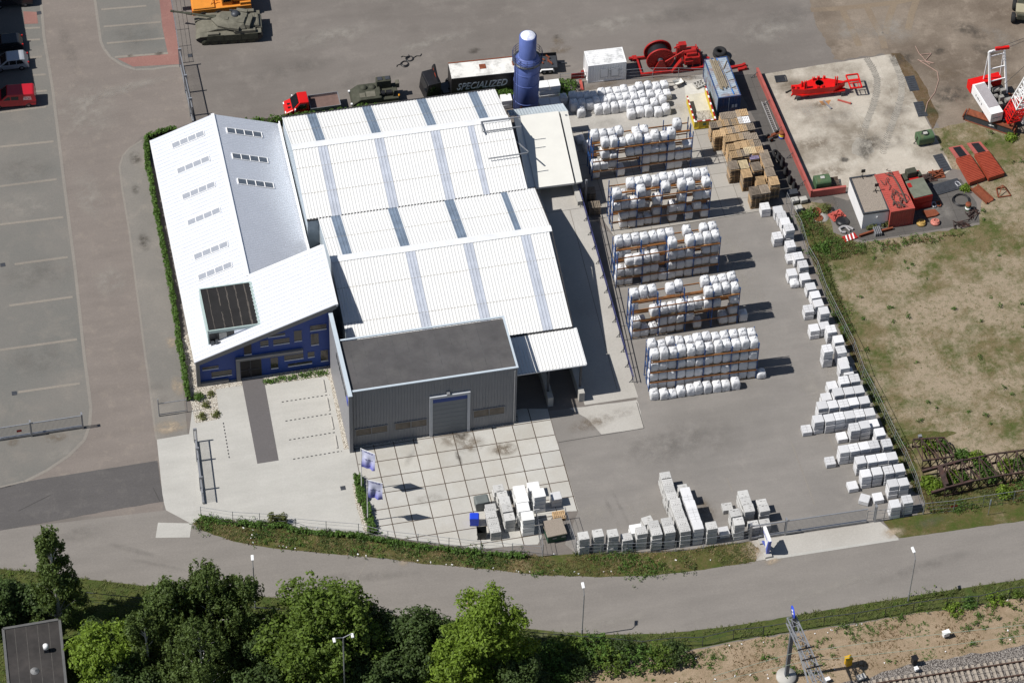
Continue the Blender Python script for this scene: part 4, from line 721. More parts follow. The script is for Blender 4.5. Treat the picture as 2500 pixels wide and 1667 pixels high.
cn = thing('loading_canopy', 'flat white loading canopy with pale roof panels beside the warehouse', 'canopy', (23, 28, 0)); q_ = wpart(cn)
mb = MB(); mb.quad4(G(P(2, 0, 365, 1540), 4.1), G(P(2, 0, 680, 1500), 4.1), G(P(2, 0, 548, 912), 4.1), G(P(2, 0, 235, 950), 4.1), .25); q_('roof_panel', mb, mat('canopy cream', (.66, .65, .60), .6, .04, .6))
mb = MB(); mb.quad4(G(P(2, 0, 690, 1500), 3.8), G(P(2, 0, 745, 1488), 3.7), G(P(2, 0, 625, 912), 3.7), G(P(2, 0, 560, 916), 3.8), .2); q_('side_panel', mb, MATS['canopy cream'])
mb = MB(); mb.quad4(G(P(1, 0, 2310, 1545), 4.35), G(P(2, 0, 360, 1530), 4.0), G(P(2, 0, 240, 945), 4.0), G(P(1, 0, 2200, 970), 4.8), .1); q_('gutter_sheet', mb, mat('canopy grey', (.55, .55, .54), .6, .05, .6))
for x, y in ((22.8, 28.2), (27.9, 28.2), (27.9, 38), (22.8, 38)): mb = MB(); mb.b2(x - .1, x + .1, y - .1, y + .1, 0, 3.8); q_('post', mb, steel)
mb = MB(); mb.b2(22.6, 28.1, 33, 38, 0, 3.3); q_('inner_wall', mb, greypanel)
lt_ = thing('lean_to_roof', 'narrow ribbed sheet roof at the foot of the blue silo', 'roof', (21, 39, 0)); q_ = wpart(lt_)
z0, z1 = 3.4, 3.9
a, b, c, d = G(P(2, 0, 150, 955), z0), G(P(2, 0, 628, 912), z0), G(P(2, 0, 585, 848), z1), G(P(2, 0, 128, 905), z1)
mb = MB(); mb.corr(a, b, c, d, .33, .06); q_('sheet', mb, mat('pale ribbed sheet', (.50, .56, .60), .5, .06))
for v in (a, b, c, d): mb = MB(); mb.cyl((v.x, v.y, 0), (v.x, v.y, v.z - .05), .07); q_('post', mb, steel)
# bare steel frame lying on the warehouse roof
fr_ = thing('roof_frame', 'bare grey steel frame bars lying on the white warehouse roof', 'steel frame', (18.5, 34, 7.7)); q_ = wpart(fr_)
for (pa, pb, za, zb) in ((P(1, 0, 1930, 1000), P(1, 0, 2250, 960), 7.8, 5.2), (P(1, 0, 1945, 1082), P(1, 0, 2260, 1038), 7.6, 5.0), (P(1, 0, 1990, 1302), P(1, 0, 2310, 1255), 7.1, 4.8), (P(1, 0, 1928, 1000), P(1, 0, 1945, 1085), 7.8, 7.6), (P(1, 0, 2110, 1068), P(1, 0, 2315, 1245), 6.6, 4.8)):
    mb = MB(); mb.bar(G(pa, za), G(pb, za), .1, .12); q_('bar', mb, steel)
sp = G(P(2, 0, 281, 870), 1.0)
si = thing('silo', 'tall blue two stage storage silo with railed platform', 'silo', (sp.x, sp.y, 0))
H1, H2 = 8.0, 11.35
mb = MB(); mb.lathe([(.3, .35), (1.36, 1.0), (1.36, H1), (1.0, H1 + .55), (.9, H1 + .6)], n=40); b_ = obj('lower_tank', mb, silob, si)
mb = MB(); mb.lathe([(.93, H1 + .3), (.93, H2), (.6, H2 + .22), (.0, H2 + .3)], n=36); u_ = obj('upper_tank', mb, silob, si)
mb = MB(); mb.lathe([(.86, H2 + .03), (.62, H2 + .25), (.08, H2 + .33), (0, H2 + .33)], n=28); obj('white_cap', mb, mat('flaking white', (.75, .77, .82), .5, .05, 3, dirt=(.16, .2, .55), dscale=1.6, damt=.9), u_)
for z in (2.4, 5.0, 6.6): mb = MB(); mb.lathe([(1.365, z - .04), (1.40, z - .03), (1.40, z + .03), (1.365, z + .04)], n=40); obj('weld_ring', mb, silob, si)
pf = obj('platform', MB().lathe([(1.0, H1 - .05), (1.62, H1 - .05), (1.62, H1), (1.0, H1)], n=32), darksteel, si)
rl = mat('rail navy', (.03, .04, .11), .5, .1)
mb = MB()
for z in (H1 + .35, H1 + .7, H1 + 1.05): mb.torus((0, 0, z), 1.6, .025, 28, 5)
for k in range(14): a = 2 * math.pi * k / 14; mb.cyl((1.6 * math.cos(a), 1.6 * math.sin(a), H1), (1.6 * math.cos(a), 1.6 * math.sin(a), H1 + 1.05), .025, 5)
obj('railing', mb, rl, pf)
mb = MB(); a = R(200)
for k in range(26): z = .6 + k * .32; c, s_ = math.cos(a) * 1.5, math.sin(a) * 1.5; mb.cyl((c - .05, s_ + .2, z), (c + .05, s_ - .2, z), .02, 5)
for s__ in (-.2, .2): mb.cyl((math.cos(a) * 1.5, math.sin(a) * 1.5 + s__, .3), (math.cos(a) * 1.5, math.sin(a) * 1.5 + s__, 9.2), .03, 5)
obj('ladder', mb, rl, si)
for k in range(4): a = R(45 + 90 * k); mb = MB(); mb.bar((1.3 * math.cos(a), 1.3 * math.sin(a), 1.2), (1.55 * math.cos(a), 1.55 * math.sin(a), 0), .16); obj('leg', mb, silob, si)
mb = MB(); mb.lathe([(0, 0), (.22, 0), (.17, .02), (0, .025)], n=9); mb2 = MB(); mb2.add([(v[0] * .8 - .75, -v[2] - 1.165, v[1] + 2.0) for v in mb.v], mb.f); rp = obj('rust_patch', mb2, rust, si)
# ------------------------------------------------------------------ bulk bags
def bag_mesh(seed, hgt):
    bm = bmesh.new(); bmesh.ops.create_cube(bm, size=1); bmesh.ops.subdivide_edges(bm, edges=bm.edges, cuts=5, use_grid_fill=True)
    rnd = random.Random(seed); of = Vector((seed * 3.7, seed * 1.3, 0))
    for v in bm.verts:
        x, y, z = v.co.x * 2, v.co.y * 2, v.co.z + .5
        r = max(abs(x), abs(y)); k = (abs(x) ** 9 + abs(y) ** 9) ** (1 / 9)
        f = (r / k if k > 1e-6 else 1); x *= f ** .8; y *= f ** .8
        bul = 1 + .07 * math.sin(math.pi * z) + .022 * math.sin(z * 24 + seed)
        if z > .78: bul *= 1 - (z - .78) * .6
        n = noise.noise_vector(Vector((x, y, z)) * 2.3 + of) * .05 + noise.noise_vector(Vector((x, y, z * 1.6)) * 5.5 + of) * .035
        zz = z * hgt
        if z > .99: zz += .13 * (1 - r * r) + .10 * noise.noise(Vector((x, y, 0)) * 3.2 + of)
        v.co = Vector((x * .425 * bul + n.x, y * .425 * bul + n.y, max(0, zz + (n.z if z > .02 else 0))))
    top = MB()
    for k in range(2): a = rnd.uniform(0, 6); top.lathe([(.0, 0), (.16, .02), (.12, .1), (.05, .16), (0, .17)], (rnd.uniform(-.12, .12), rnd.uniform(-.12, .12), hgt + .07), 7)
    me = bpy.data.meshes.new('bulk_bag'); bm.to_mesh(me); bm.free()
    vs = [tuple(v.co) for v in me.vertices]; fs = [tuple(p.vertices) for p in me.polygons]
    mb = MB(); mb.add(vs, fs, True); mb.add(top.v, top.f, True); return mb.mesh('bulk_bag')
BAGS = [bag_mesh(i, h_) for i, h_ in enumerate((1.12, 1.16, 1.08, 1.14, 1.1))]; LOW = [bag_mesh(i + 11, h_) for i, h_ in enumerate((.62, .75))]
for b in BAGS + LOW: b.materials.append(bagm)
ORD = ('first', 'second', 'third', 'fourth', 'fifth', 'sixth', 'seventh', 'eighth', 'ninth', 'tenth', 'eleventh', 'twelfth', 'thirteenth', 'fourteenth', 'fifteenth', 'sixteenth', 'seventeenth')
def ordn(i): return ORD[i] if i < len(ORD) else str(i + 1) + 'th'
def put_bag(x, y, z, label, group, low=False):
    me = random.choice(LOW if low else BAGS); o = bpy.data.objects.new('bulk_bag', me); COL.objects.link(o)
    o.location = (x, y, z); o.rotation_euler.z = random.choice((0, math.pi / 2, math.pi, -math.pi / 2)) + random.uniform(-.08, .08)
    s = random.uniform(.95, 1.03); o.scale = (s, s, random.uniform(.84, 1.06)); tag(o, label, 'bag', group); return o
LV = (.12, 1.42, 2.93, 4.53); LVN = ('floor level', 'second level', 'third level', 'top level')
RK = [
 ('nearest the road', P(2, 2, 1305, 285), P(2, 2, 2190, 175), ['0123456789AB'] * 4, ['', '', '', '0123456789AB']),
 ('second from the road', P(2, 1, 1165, 1202), P(2, 1, 2035, 1064), ['0123457:;AB'.replace(':', '').replace(';', ''), '03456B', '2345678' + '9B', '89AB'], ['1', '9', '0', '012459AB' + '8']),
 ('third from the road', P(2, 1, 1035, 776), P(2, 1, 1875, 650), ['0134567' + '89A', '0123467' + '89AB', '12346' + '78AB', '689AB'], ['', '5', '0145', '0123456' + '8AB']),
 ('fourth from the road', P(2, 1, 1000, 311), P(2, 1, 1800, 201), ['1234579B', '12578A', '01235' + '8AB', '036' + '89B'], ['', '4', '14', '23456789' + 'AB']),
 ('nearest the silo', P(2, 0, 835, 1242), P(2, 0, 1650, 1130), ['0369A', '0126789' + 'AB', '1245678' + '9B', '1234567' + '89'], ['', '', '', '0123' + '56A']),
]
FRONT0 = None
for nm, pa, pb, fr_lv, bk_lv in RK:
    a, b = G(pa, 4.43), G(pb, 4.43); x0, x1 = a.x, b.x; ang = math.atan2(b.y - a.y, b.x - a.x); ca, sa = math.cos(ang), math.sin(ang); W = (b - a).length
    root = thing('pallet_rack', 'blue and orange pallet rack ' + nm + ', stacked with white bags', 'rack', (a.x, a.y, 0), ang, 'pallet racks in the yard')
    for row in (0, 1):
        yb_ = row * 1.2
        for k in range(5):
            x = W * k / 4; mb = MB()
            for dy in (0, 1.0): mb.bar((x, yb_ + dy, 0), (x, yb_ + dy, 5.35), .1, .08)
            for z in range(5): mb.bar((x, yb_, .3 + z), (x, yb_ + 1.0, .3 + z + (.9 if z % 2 else 0)), .04); 
            obj('upright_frame', mb, bluerack, root)
        for z in (1.32, 2.83, 4.43):
            for dy in (-.05, 1.05): mb = MB(); mb.bar((0, yb_ + dy, z), (W, yb_ + dy, z), .06, .14); obj('beam', mb, orangerack, root)
    deck = MB()
    for row, lv in ((0, fr_lv), (1, bk_lv)):
        for L_, s_ in enumerate(lv):
            idx = sorted(int(c, 16) for c in s_)
            for n_, i in enumerate(idx):
                lx, ly, z = W * (i + .5) / 12 + random.uniform(-.03, .03), row * 1.2 + .5 + random.uniform(-.08, .08), LV[L_]
                put_bag(a.x + lx * ca - ly * sa, a.y + lx * sa + ly * ca, z, '%s bag from left, %s, %s row, rack %s' % (ordn(n_), LVN[L_], 'front' if row == 0 else 'rear', nm), 'bulk bags on the pallet racks', low=(nm == 'nearest the silo' and random.random() < .25))
                deck.box((lx, ly, z - .06), (.82, .9, .11))
    obj('pallet_base', deck, wood, root)['kind'] = 'stuff'
# bags standing in front of the nearest rack
for n_, pp in enumerate(((1330, 560), (1408, 555), (1476, 545), (1550, 535), (1625, 525), (1688, 515), (1762, 505), (1842, 497), (1915, 487), (1995, 475))):
    g_ = G(P(2, 2, pp[0], pp[1] + 10)); put_bag(g_.x, g_.y, 0.02, 'ground bag before the rack nearest the road, %s from left' % ordn(n_), 'bulk bags standing in a row on the ground', low=(n_ == 2))
for pp, l_, lo in ((P(2, 2, 2205, 395), 'low torn white bag beside the right end of the rack nearest the road', True), (P(2, 1, 2055, 1270), 'white bag on the ground at the right end of the rack second from the road', False), (P(2, 0, 725, 1165), 'low torn white bags in the shade left of the rack nearest the silo', True), (P(2, 0, 785, 1230), 'white bag in the shade against the left end of the rack nearest the silo', False)):
    g_ = G(pp); put_bag(g_.x, g_.y, .02, l_, 'loose bags around the racks', lo)
V4 = Zm(1400, 60, 5.113)
rows = (('rearmost', [(75, 860), (165, 860), (250, 850), (350, 815), (440, 800), (540, 795), (630, 780), (735, 790), (825, 750), (930, 735), (1035, 740), (1135, 720)]),
        ('second', [(20, 970), (105, 950), (200, 950), (290, 910), (375, 905), (475, 890), (565, 875), (660, 865), (755, 865), (850, 845), (960, 835), (1070, 835), (1170, 825)]),
        ('third', [(100, 1040), (315, 1010), (410, 1000), (515, 990), (615, 970), (705, 970), (800, 950), (890, 935), (1010, 930), (1120, 910)]),
        ('foremost', [(725, 1065), (835, 1040), (940, 1035), (1060, 1035), (1160, 1010)]))
for nm, l_ in rows:
    for n_, pp in enumerate(l_):
        g_ = G(V4(*pp), 1.15); put_bag(g_.x, g_.y, .02, 'white bag on concrete pad, %s row, %s from left' % (nm, ordn(n_)), 'bulk bags standing on the concrete pad')
for n_, pp in enumerate(((590, 785), (665, 765), (675, 835), (735, 885))):
    g_ = G(P(2, 0, *pp), 1.15); put_bag(g_.x, g_.y, .02, 'white bag at silo end of pad, %s from left' % ordn(n_), 'bulk bags standing on the concrete pad')
# ------------------------------------------------------------------ wrapped slab packs
def pack_mesh(wx, wy, h_, slots=0, seed=0):
    b = MB(); n = 1
    bm = bmesh.new(); bmesh.ops.create_cube(bm, size=1)
    for v in bm.verts: v.co = Vector((v.co.x * wx, v.co.y * wy, (v.co.z + .5) * h_))
    bmesh.ops.bevel(bm, geom=bm.edges[:], offset=.022, segments=1, affect='EDGES')
    me = bpy.data.meshes.new('t'); bm.to_mesh(me); bm.free()
    b.add([tuple(v.co) for v in me.vertices], [tuple(p.vertices) for p in me.polygons], False)
    s = MB(); rnd = random.Random(seed)
    if slots == 1:
        for k in range(4): s.b2(-wx * .25 + k * wx * .16, -wx * .25 + k * wx * .16 + .035, -wy * .42, -wy * .24, h_, h_ + .006)
        for k in range(3): s.b2(-wx * .45, wx * .45, -wy * .1 + k * .22, -wy * .1 + k * .22 + .012, h_, h_ + .004)
    elif slots == 2:
        for k in range(7): x, y = rnd.uniform(-.42, .3) * wx, rnd.uniform(-.45, .4) * wy; s.b2(x, x + rnd.choice((.03, .2)), y, y + .03, h_, h_ + .006)
    elif slots == 3:
        for k in range(1, 3): s.b2(-wx * .47, wx * .47, -wy / 2 + wy * k / 3, -wy / 2 + wy * k / 3 + .012, h_ - .001, h_ + .003)
        s.b2(-.006, .006, -wy * .47, wy * .47, h_ - .001, h_ + .003)
    g = MB(); g.b2(-wx * .46, wx * .46, -wy * .46, wy * .46, -.05, .02)
    if slots in (1, 2):
        for k in range(1, 3): g.b2(-wx * .502, wx * .502, -wy * .502, wy * .502, h_ * k / 3 - .008, h_ * k / 3 + .004)
    return [(b, None), (s, joint), (g, joint)]
def pk(wx, wy, h_, slots, mt, seed=0):
    p = pack_mesh(wx, wy, h_, slots, seed); p[0] = (p[0][0], mt); return mesh2('slab_pack', [q for q in p if q[0].f])
PW = [pk(.99, 1.0, .55, 0, packm), pk(.97, 1.02, .55, 3, packm, 2), pk(1.0, .98, .56, 0, packm)]
PP = [pk(1.04, .92, .55, 1, paverm), pk(1.04, .93, .55, 1, paverm, 3)]
PQ = [pk(1.02, .95, .55, 2, paverm, k) for k in range(3)]
WHT = [pk(1.18, 1.08, .56, 0, mat('bright white wrap', (.76, .76, .75), .4, .04, 2))]
LVW = ('bottom', 'second', 'third', 'fourth', 'fifth')
def stack(px, n, meshes, what, where, group, pitch=.62, rz=0, name='slab_pack'):
    g_ = G(px, n * pitch)
    for k in range(n):
        o = bpy.data.objects.new(name, random.choice(meshes)); COL.objects.link(o); o.location = (g_.x + random.uniform(-.03, .03), g_.y + random.uniform(-.03, .03), .06 + k * pitch); o.rotation_euler.z = rz + random.uniform(-.025, .025)
        lv = 'only layer' if n == 1 else 'top layer' if k == n - 1 else LVW[k] + ' layer'
        tag(o, ('%s, %s, %s' % (what, lv, where)).replace(' stack from the top of the', ' from top of').replace(' stack from the left', ' stack from left').replace(' layer',''), 'slab pack', group)
Z6 = Zm(1920, 880, 3.9206)
RG = 'white slab packs stacked along the right yard fence'
rows6 = [((550, 40, 3), (592, 95, 2)), ((550, 182, 3), (655, 165, 3)), ((437, 232, 2),), ((495, 295, 3), (600, 287, 3), (695, 270, 3)), ((380, 345, 2),), ((345, 425, 3), (443, 415, 3), (545, 405, 3), (642, 390, 3), (745, 373, 3)), ((305, 552, 3), (412, 545, 3), (510, 528, 3), (602, 513, 3), (697, 500, 3), (800, 488, 3)), ((195, 648, 1),), ((655, 632, 3), (752, 610, 3), (838, 597, 2)), ((530, 718, 1), (895, 680, 3)), ((550, 842, 3), (650, 830, 3), (745, 813, 3), (840, 797, 3), (960, 783, 3)), ((420, 955, 1), (710, 948, 3), (820, 938, 3), (915, 923, 3), (1012, 912, 3)), ((762, 1073, 3), (865, 1053, 3), (980, 1040, 3), (1080, 1025, 3)), ((632, 1187, 1), (1020, 1170, 3), (1120, 1155, 3)), ((880, 1300, 1), (1040, 1365, 3), (1158, 1322, 3))]
ROWN = ['in fence row %s from the gate' % ordn(len(rows6) - 1 - i) for i in range(len(rows6))]
for i, r_ in enumerate(rows6):
    for j, (x, y, n) in enumerate(r_): stack(Z6(x, y), n, PW, 'white slab pack', '%s from left %s' % (ordn(j), ROWN[i]), RG)
stack(Z6(752, 1312), 1, PW, 'white slab pack turned askew', 'a lone stack just inside the sliding gate', RG, rz=-.55)
up = [(230, 345, 2), (340, 372, 2), (365, 418, 2), (395, 470, 2), (425, 520, 3), (330, 585, 2), (435, 655, 2), (440, 760, 1), (500, 752, 2), (540, 820, 2), (447, 885, 2), (557, 920, 2), (602, 1000, 2), (640, 1070, 2), (665, 1140, 2), (585, 1185, 2), (712, 1198, 3), (715, 1320, 2), (630, 1342, 2), (772, 1350, 3), (830, 1432, 3), (740, 1508, 4), (852, 1520, 3)]
for i, (x, y, n) in enumerate(up): stack(P(3, 1, x, y), n, PW, 'white slab pack', '%s stack down from pallets in fence file' % ordn(i), RG)
stack(P(3, 2, 870, 270), 2, PW, 'white slab pack', 'the last stack of the single file along the fence', RG)
g_ = G(P(3, 1, 465, 995)); put_bag(g_.x, g_.y, .02, 'flat slumped white bag between slab packs in the fence file', 'loose bags around the racks', True)
Z4 = Zm(1380, 1130, 5.88); Z5 = Zm(1720, 1160, 7.129); Z3 = Zm(1130, 1130, 6.817)
LG = 'grey paver packs stacked along the front fence'
for i, p in enumerate(((1437, 175), (1467, 270), (1500, 372), (1537, 462), (1582, 560), (1605, 645), (1640, 742), (1675, 832), (1718, 928))): stack(Z4(*p), 4 if i > 1 else 3, PP, 'grey paver pack with slots', 'the %s stack from the top of the long left column' % ordn(i), LG)
for i, p in enumerate(((1735, 405), (1768, 500), (1800, 590), (1832, 685), (1868, 782), (1903, 888))): stack(Z4(*p), 3 if i < 1 else 4, PQ[:1] if 0 else PW, 'pale smooth slab pack', 'the %s stack from the top of the right column' % ordn(i), LG)
for i, (x, y, n, ms, w) in enumerate(((265, 1033, 4, PQ, 'film covered paver pack'), (475, 1003, 4, PQ, 'film covered paver pack'), (680, 998, 4, PQ, 'film covered paver pack'), (885, 1052, 3, PP, 'paver pack'), (1090, 965, 4, PP, 'paver pack'), (1308, 980, 4, PP, 'paver pack'), (1500, 945, 4, PP, 'paver pack'))): stack(Z4(x, y), n, ms, w, '%s from left behind front fence' % ordn(i), LG)
stack(Z4(1270, 875), 4, PP, 'grey paver pack', 'the left stack standing behind the front fence row', LG); stack(Z4(1460, 835), 4, PP, 'grey paver pack', 'the right stack standing behind the front fence row', LG)
stack(Z4(1180, 815), 2, PQ, 'broken open paver pack', 'a loose stack behind the front fence row', LG, rz=.2)
stack(Z4(1690, 355), 2, PQ, 'paver pack', 'the low stack at the head of the right column', LG)
stack(Z4(1020, 935), 3, WHT, 'white film wrapped pack', 'the stack tucked behind the front fence row', LG)
stack(Z4(2100, 890), 4, PP, 'grey paver pack', 'the lone stack right of the two columns', LG); stack(Z4(2275, 965), 1, PW, 'low white slab pack', 'the single pack beside the fence bend', LG)
for i, (x, y, n) in enumerate(((680, 325, 3), (722, 440, 3), (770, 562, 3), (400, 535, 1), (535, 645, 3), (600, 790, 4), (1005, 475, 2), (1035, 558, 3))): stack(Z5(x, y), n, PQ, 'grey jointed paver pack', '%s stack of group behind the white sign' % ordn(i), LG)
stack(Z5(862, 850), 2, PQ, 'weathered cobble pack', 'the small left stack behind the sliding gate', LG); stack(Z5(1050, 815), 2, PQ, 'weathered cobble pack', 'the large right stack behind the sliding gate', LG)
TG = 'stacks of pavers on the concrete plates'
for i, (x, y, n) in enumerate(((590, 420, 2), (655, 520, 2), (700, 620, 3), (738, 745, 3), (775, 885, 3))): stack(Z3(x, y), n, PQ, 'grey interlocking paver pack', '%s from top, middle column on plates' % ordn(i), TG)
for i, (x, y, n) in enumerate(((462, 735, 2), (480, 855, 2), (508, 965, 2), (540, 1088, 2))): stack(Z3(x, y), n, PP, 'grey slotted paver pack', '%s from top, left column on plates' % ordn(i), TG)
for i, (x, y, n) in enumerate(((945, 440, 3), (985, 580, 3), (1012, 728, 4), (1080, 875, 4), (1175, 385, 2), (1265, 490, 4))): stack(Z3(x, y), n, WHT, 'bright white wrapped pack', 'the %s stack of the white group on the plates' % ordn(i), TG)
stack(Z3(1550, 540), 2, PW, 'strapped pale pack', 'right end of the plates', TG)
# white packs around the silo foot
for i, (x, y, n) in enumerate(((425, 690, 3), (512, 678, 3), (432, 830, 1), (520, 822, 1), (120, 800, 2))): stack(P(2, 0, x, y), n, WHT, 'white wrapped pack', ('the left tall stack right of the silo', 'the right tall stack right of the silo', 'the left low pack at the silo foot', 'the right low pack at the silo foot', 'the stack between silo and warehouse corner')[i], 'white packs around the silo')
# ------------------------------------------------------------------ wooden pallets
def pallet_mesh():
    mb = MB()
    for k in range(7): mb.box((-.55 + k * .183, 0, .133), (.13, 1.0, .022))
    for y in (-.44, 0, .44): mb.box((0, y, .112), (1.2, .1, .02)); mb.box((0, y, .011), (1.2, .1, .022))
    for x in (-.53, 0, .53):
        for y in (-.44, 0, .44): mb.box((x, y, .062), (.13, .1, .08))
    return mb
PM = {m_.name: pallet_mesh().mesh('pallet') for m_ in (wood, woodg, woodp, woodv)}
PM['white paint'] = pallet_mesh().mesh('pallet')
for k, me in PM.items(): me.materials.append(MATS[k])
Z8 = Zm(1720, 260, 6.03); PG = 'wooden pallets stacked beside the yard edge'
w_, g__, p_, v_ = 'pallet wood', 'weathered pallet wood', 'fresh pallet wood', 'purple painted wood'
ST = [(315, 130, g__, 0), (437, 115, g__, 0), (550, 92, w_, 0), (165, 265, g__, 1), (265, 243, w_, 0), (375, 228, g__, 0), (480, 218, w_, 0), (583, 200, 'white paint', 0), (215, 395, w_, 1), (320, 362, w_, 0), (425, 342, g__, 0), (540, 318, w_, 0), (648, 300, g__, 0), (370, 468, w_, 1), (480, 447, w_, 0), (592, 428, g__, 0), (703, 440, g__, 0), (420, 592, w_, 1), (530, 562, w_, 0), (638, 540, w_, 0), (755, 548, g__, 0), (462, 703, w_, 1), (568, 683, g__, 0), (668, 642, p_, 0), (778, 640, w_, 0), (720, 715, v_, 1), (888, 705, g__, 0), (430, 865, g__, 1), (575, 852, p_, 0), (768, 880, g__, 1), (932, 832, g__, 0), (622, 980, w_, 1), (968, 962, g__, 0), (818, 1090, w_, 0), (742, 1240, g__, 1), (882, 1215, g__, 1), (1028, 1095, w_, 1)]
restm = MB(); NP = 15; base_ = pallet_mesh()
for i, (x, y, mk, full) in enumerate(ST):
    n = NP - (2 if i in (25, 28) else 0) - (4 if i == 33 else 0); g_ = G(Z8(x, y), n * .145); rz = (math.pi / 2 if i >= 25 else 0)
    r_, c_ = i, 0
    for k in range(n):
        jx, jy, jr = random.uniform(-.03, .03), random.uniform(-.03, .03), random.uniform(-.03, .03)
        if full or k >= n - 2:
            kk = mk if k == n - 1 else random.choice((w_, g__, w_, mk if mk != 'white paint' else w_))
            o = bpy.data.objects.new('pallet', PM[kk]); COL.objects.link(o); o.location = (g_.x + jx, g_.y + jy, k * .145); o.rotation_euler.z = rz + jr
            colr = {w_: 'brown', g__: 'weathered grey', p_: 'pale fresh', v_: 'purple', 'white paint': 'white painted'}[kk]
            tag(o, '%s pallet, %s from top, %s stack from the blue container' % (colr, ordn(n - 1 - k), ordn(i)), 'pallet', PG)
        else:
            M_ = Matrix.Translation((g_.x + jx, g_.y + jy, k * .145)) @ Matrix.Rotation(rz + jr, 4, 'Z'); restm.add([M_ @ Vector(v) for v in base_.v], base_.f)
obj('pallet_pile', restm, wood, kind='stuff', label='lower layers of wooden pallets inside the big block of stacks', cat='pallets')
# ------------------------------------------------------------------ vehicles and machines
def at(name, label, cat, pa, pb, group=None, z=0, flip=False):
    """thing whose local x runs from pa to pb (ground points), y away to the left of that heading"""
    a, b = G(pa, z), G(pb, z); d = b - a
    t = thing(name, label, cat, (a.x, a.y, 0), math.atan2(d.y, d.x), group); return t, d.length
def loc_of(t, v):                        # world point in the thing's own axes
    return Matrix.Rotation(-t.rotation_euler.z, 4, 'Z') @ (Vector(v) - Vector(t.location))
def wheel(t, x, y, r, wd, hub=steel, nm='wheel', tw=rubber):
    o = obj(nm, MB().lathe([(r * .55, -wd / 2), (r * .93, -wd / 2), (r, -wd * .3), (r, wd * .3), (r * .93, wd / 2), (r * .55, wd / 2)], n=22, axis='y'), tw, t, (x, y, r))
    obj('rim', MB().lathe([(0, -wd * .34), (r * .56, -wd * .40), (r * .56, wd * .40), (0, wd * .34)], n=16, axis='y'), hub, o); return o
W5 = Zm(1400, 60, 5.113); W6 = Zm(680, 140, 6.918); W3 = Zm(1000, 100, 5.88); Z0 = Zm(400, 0, 8.386); Z7 = Zm(0, 0, 5.6)
# --- tank
a, b = G(Z0(1880, 868)), G(Z0(790, 938)); d = (b - a).normalized(); nr = Vector((d.y, -d.x, 0)); mid = (a + b) / 2 + nr * 1.7
tk = thing('tank', 'grey green battle tank with long gun parked before the orange crane', 'tank', (mid.x, mid.y, 0), math.atan2(d.y, d.x))
mb = MB(); mb.side([(-3.7, .55), (-3.75, 1.55), (-3.3, 1.78), (1.2, 1.72), (3.2, 1.18), (3.55, .8), (3.0, .5)], -1.05, 1.05); bevel(obj('hull', mb, olive, tk), .05)
for s in (-1, 1):
    mb = MB(); mb.side([(-3.6, 1.42), (-3.6, 1.5), (3.1, 1.32), (3.6, 1.05), (3.55, .98), (3.05, 1.24)], s * 1.05, s * 1.78); obj('mudguard', mb, olive, tk)
    mb = MB()
    for x0, x1 in ((-3.2, -1.4), (-1.36, .5), (.54, 2.4)): mb.side([(x0, .62), (x0, 1.42), (x1, 1.38), (x1, .62)], s * 1.74, s * 1.80)
    obj('skirt', mb, olived, tk)
    mb = MB(); mb.side([(-3.6, .55), (-3.75, .85), (-3.55, 1.15), (3.2, 1.1), (3.55, .8), (3.3, .5), (2.7, .05), (-2.9, .02)], s * 1.12, s * 1.70); tr = obj('track', mb, blacky, tk)
    for k in range(6): o = obj('road_wheel', MB().lathe([(0, -.12), (.40, -.12), (.43, 0), (.40, .12), (0, .12)], n=18, axis='y'), olived, tr, (-2.5 + k * 1.02, s * 1.62, .45))
    mb = MB(); mb.b2(-3.0, -.6, s * 1.3, s * 1.75, 1.5, 1.88); mb.b2(1.0, 2.3, s * 1.35, s * 1.72, 1.38, 1.62); bevel(obj('stowage_box', mb, olive, tk), .04)
mb = MB(); mb.b2(-3.4, -1.5, -1.0, 1.0, 1.76, 1.9)
for k in range(6): mb.b2(-3.3 + k * .3, -3.12 + k * .3, -.9, .9, 1.9, 1.94)
obj('engine_deck', mb, olive, tk)
gl0, gl1 = loc_of(tk, G(Z0(960, 505), 2.05)), loc_of(tk, G(Z0(95, 388), 2.05)); gd = (gl1 - gl0); ga = math.atan2(gd.y, gd.x)
mb = MB(); pr = [((2.1, .0), (2.05, 1.5), .3, 1.7), ((1.0, 0), (1.0, 1.5), 0, 0)]
low = [(2.0, .3), (1.1, 1.15), (-.8, 1.35), (-1.9, 1.0), (-1.9, -1.0), (-.8, -1.35), (1.1, -1.15), (2.0, -.3)]; hi = [(1.15, .25), (.5, .72), (-.7, .95), (-1.75, .85), (-1.75, -.85), (-.7, -.95), (.5, -.72), (1.15, -.25)]
mb.add([(x, y, 1.72) for x, y in low] + [(x * 1.04, y * 1.04, 2.0) for x, y in low] + [(x, y, 2.52) for x, y in hi], [tuple(range(16, 24))] + [(i, (i + 1) % 8, 8 + (i + 1) % 8, 8 + i) for i in range(8)] + [(8 + i, 8 + (i + 1) % 8, 16 + (i + 1) % 8, 16 + i) for i in range(8)])
tu = obj('turret', mb, olive, tk, (-.3, 0, 0), ga)
mb = MB(); mb.cyl((1.6, 0, 2.1), (2.3, 0, 2.1), .26, 12, .17); mb.cyl((2.3, 0, 2.1), (gd.length + 1.9, 0, 2.12), .115, 12, .1); mb.cyl((4.3, 0, 2.11), (4.9, 0, 2.11), .16, 12); mb.cyl((gd.length + 1.6, 0, 2.12), (gd.length + 1.95, 0, 2.12), .14, 12); obj('gun_barrel', mb, olived, tu)
mb = MB(); mb.lathe([(.48, 2.5), (.46, 2.72), (.2, 2.86), (0, 2.88)], (-.5, -.45, 0), 16); mb.b2(-.3, .2, -.75, -.6, 2.7, 2.85); obj('cupola', mb, darksteel, tu)
mb = MB(); pass
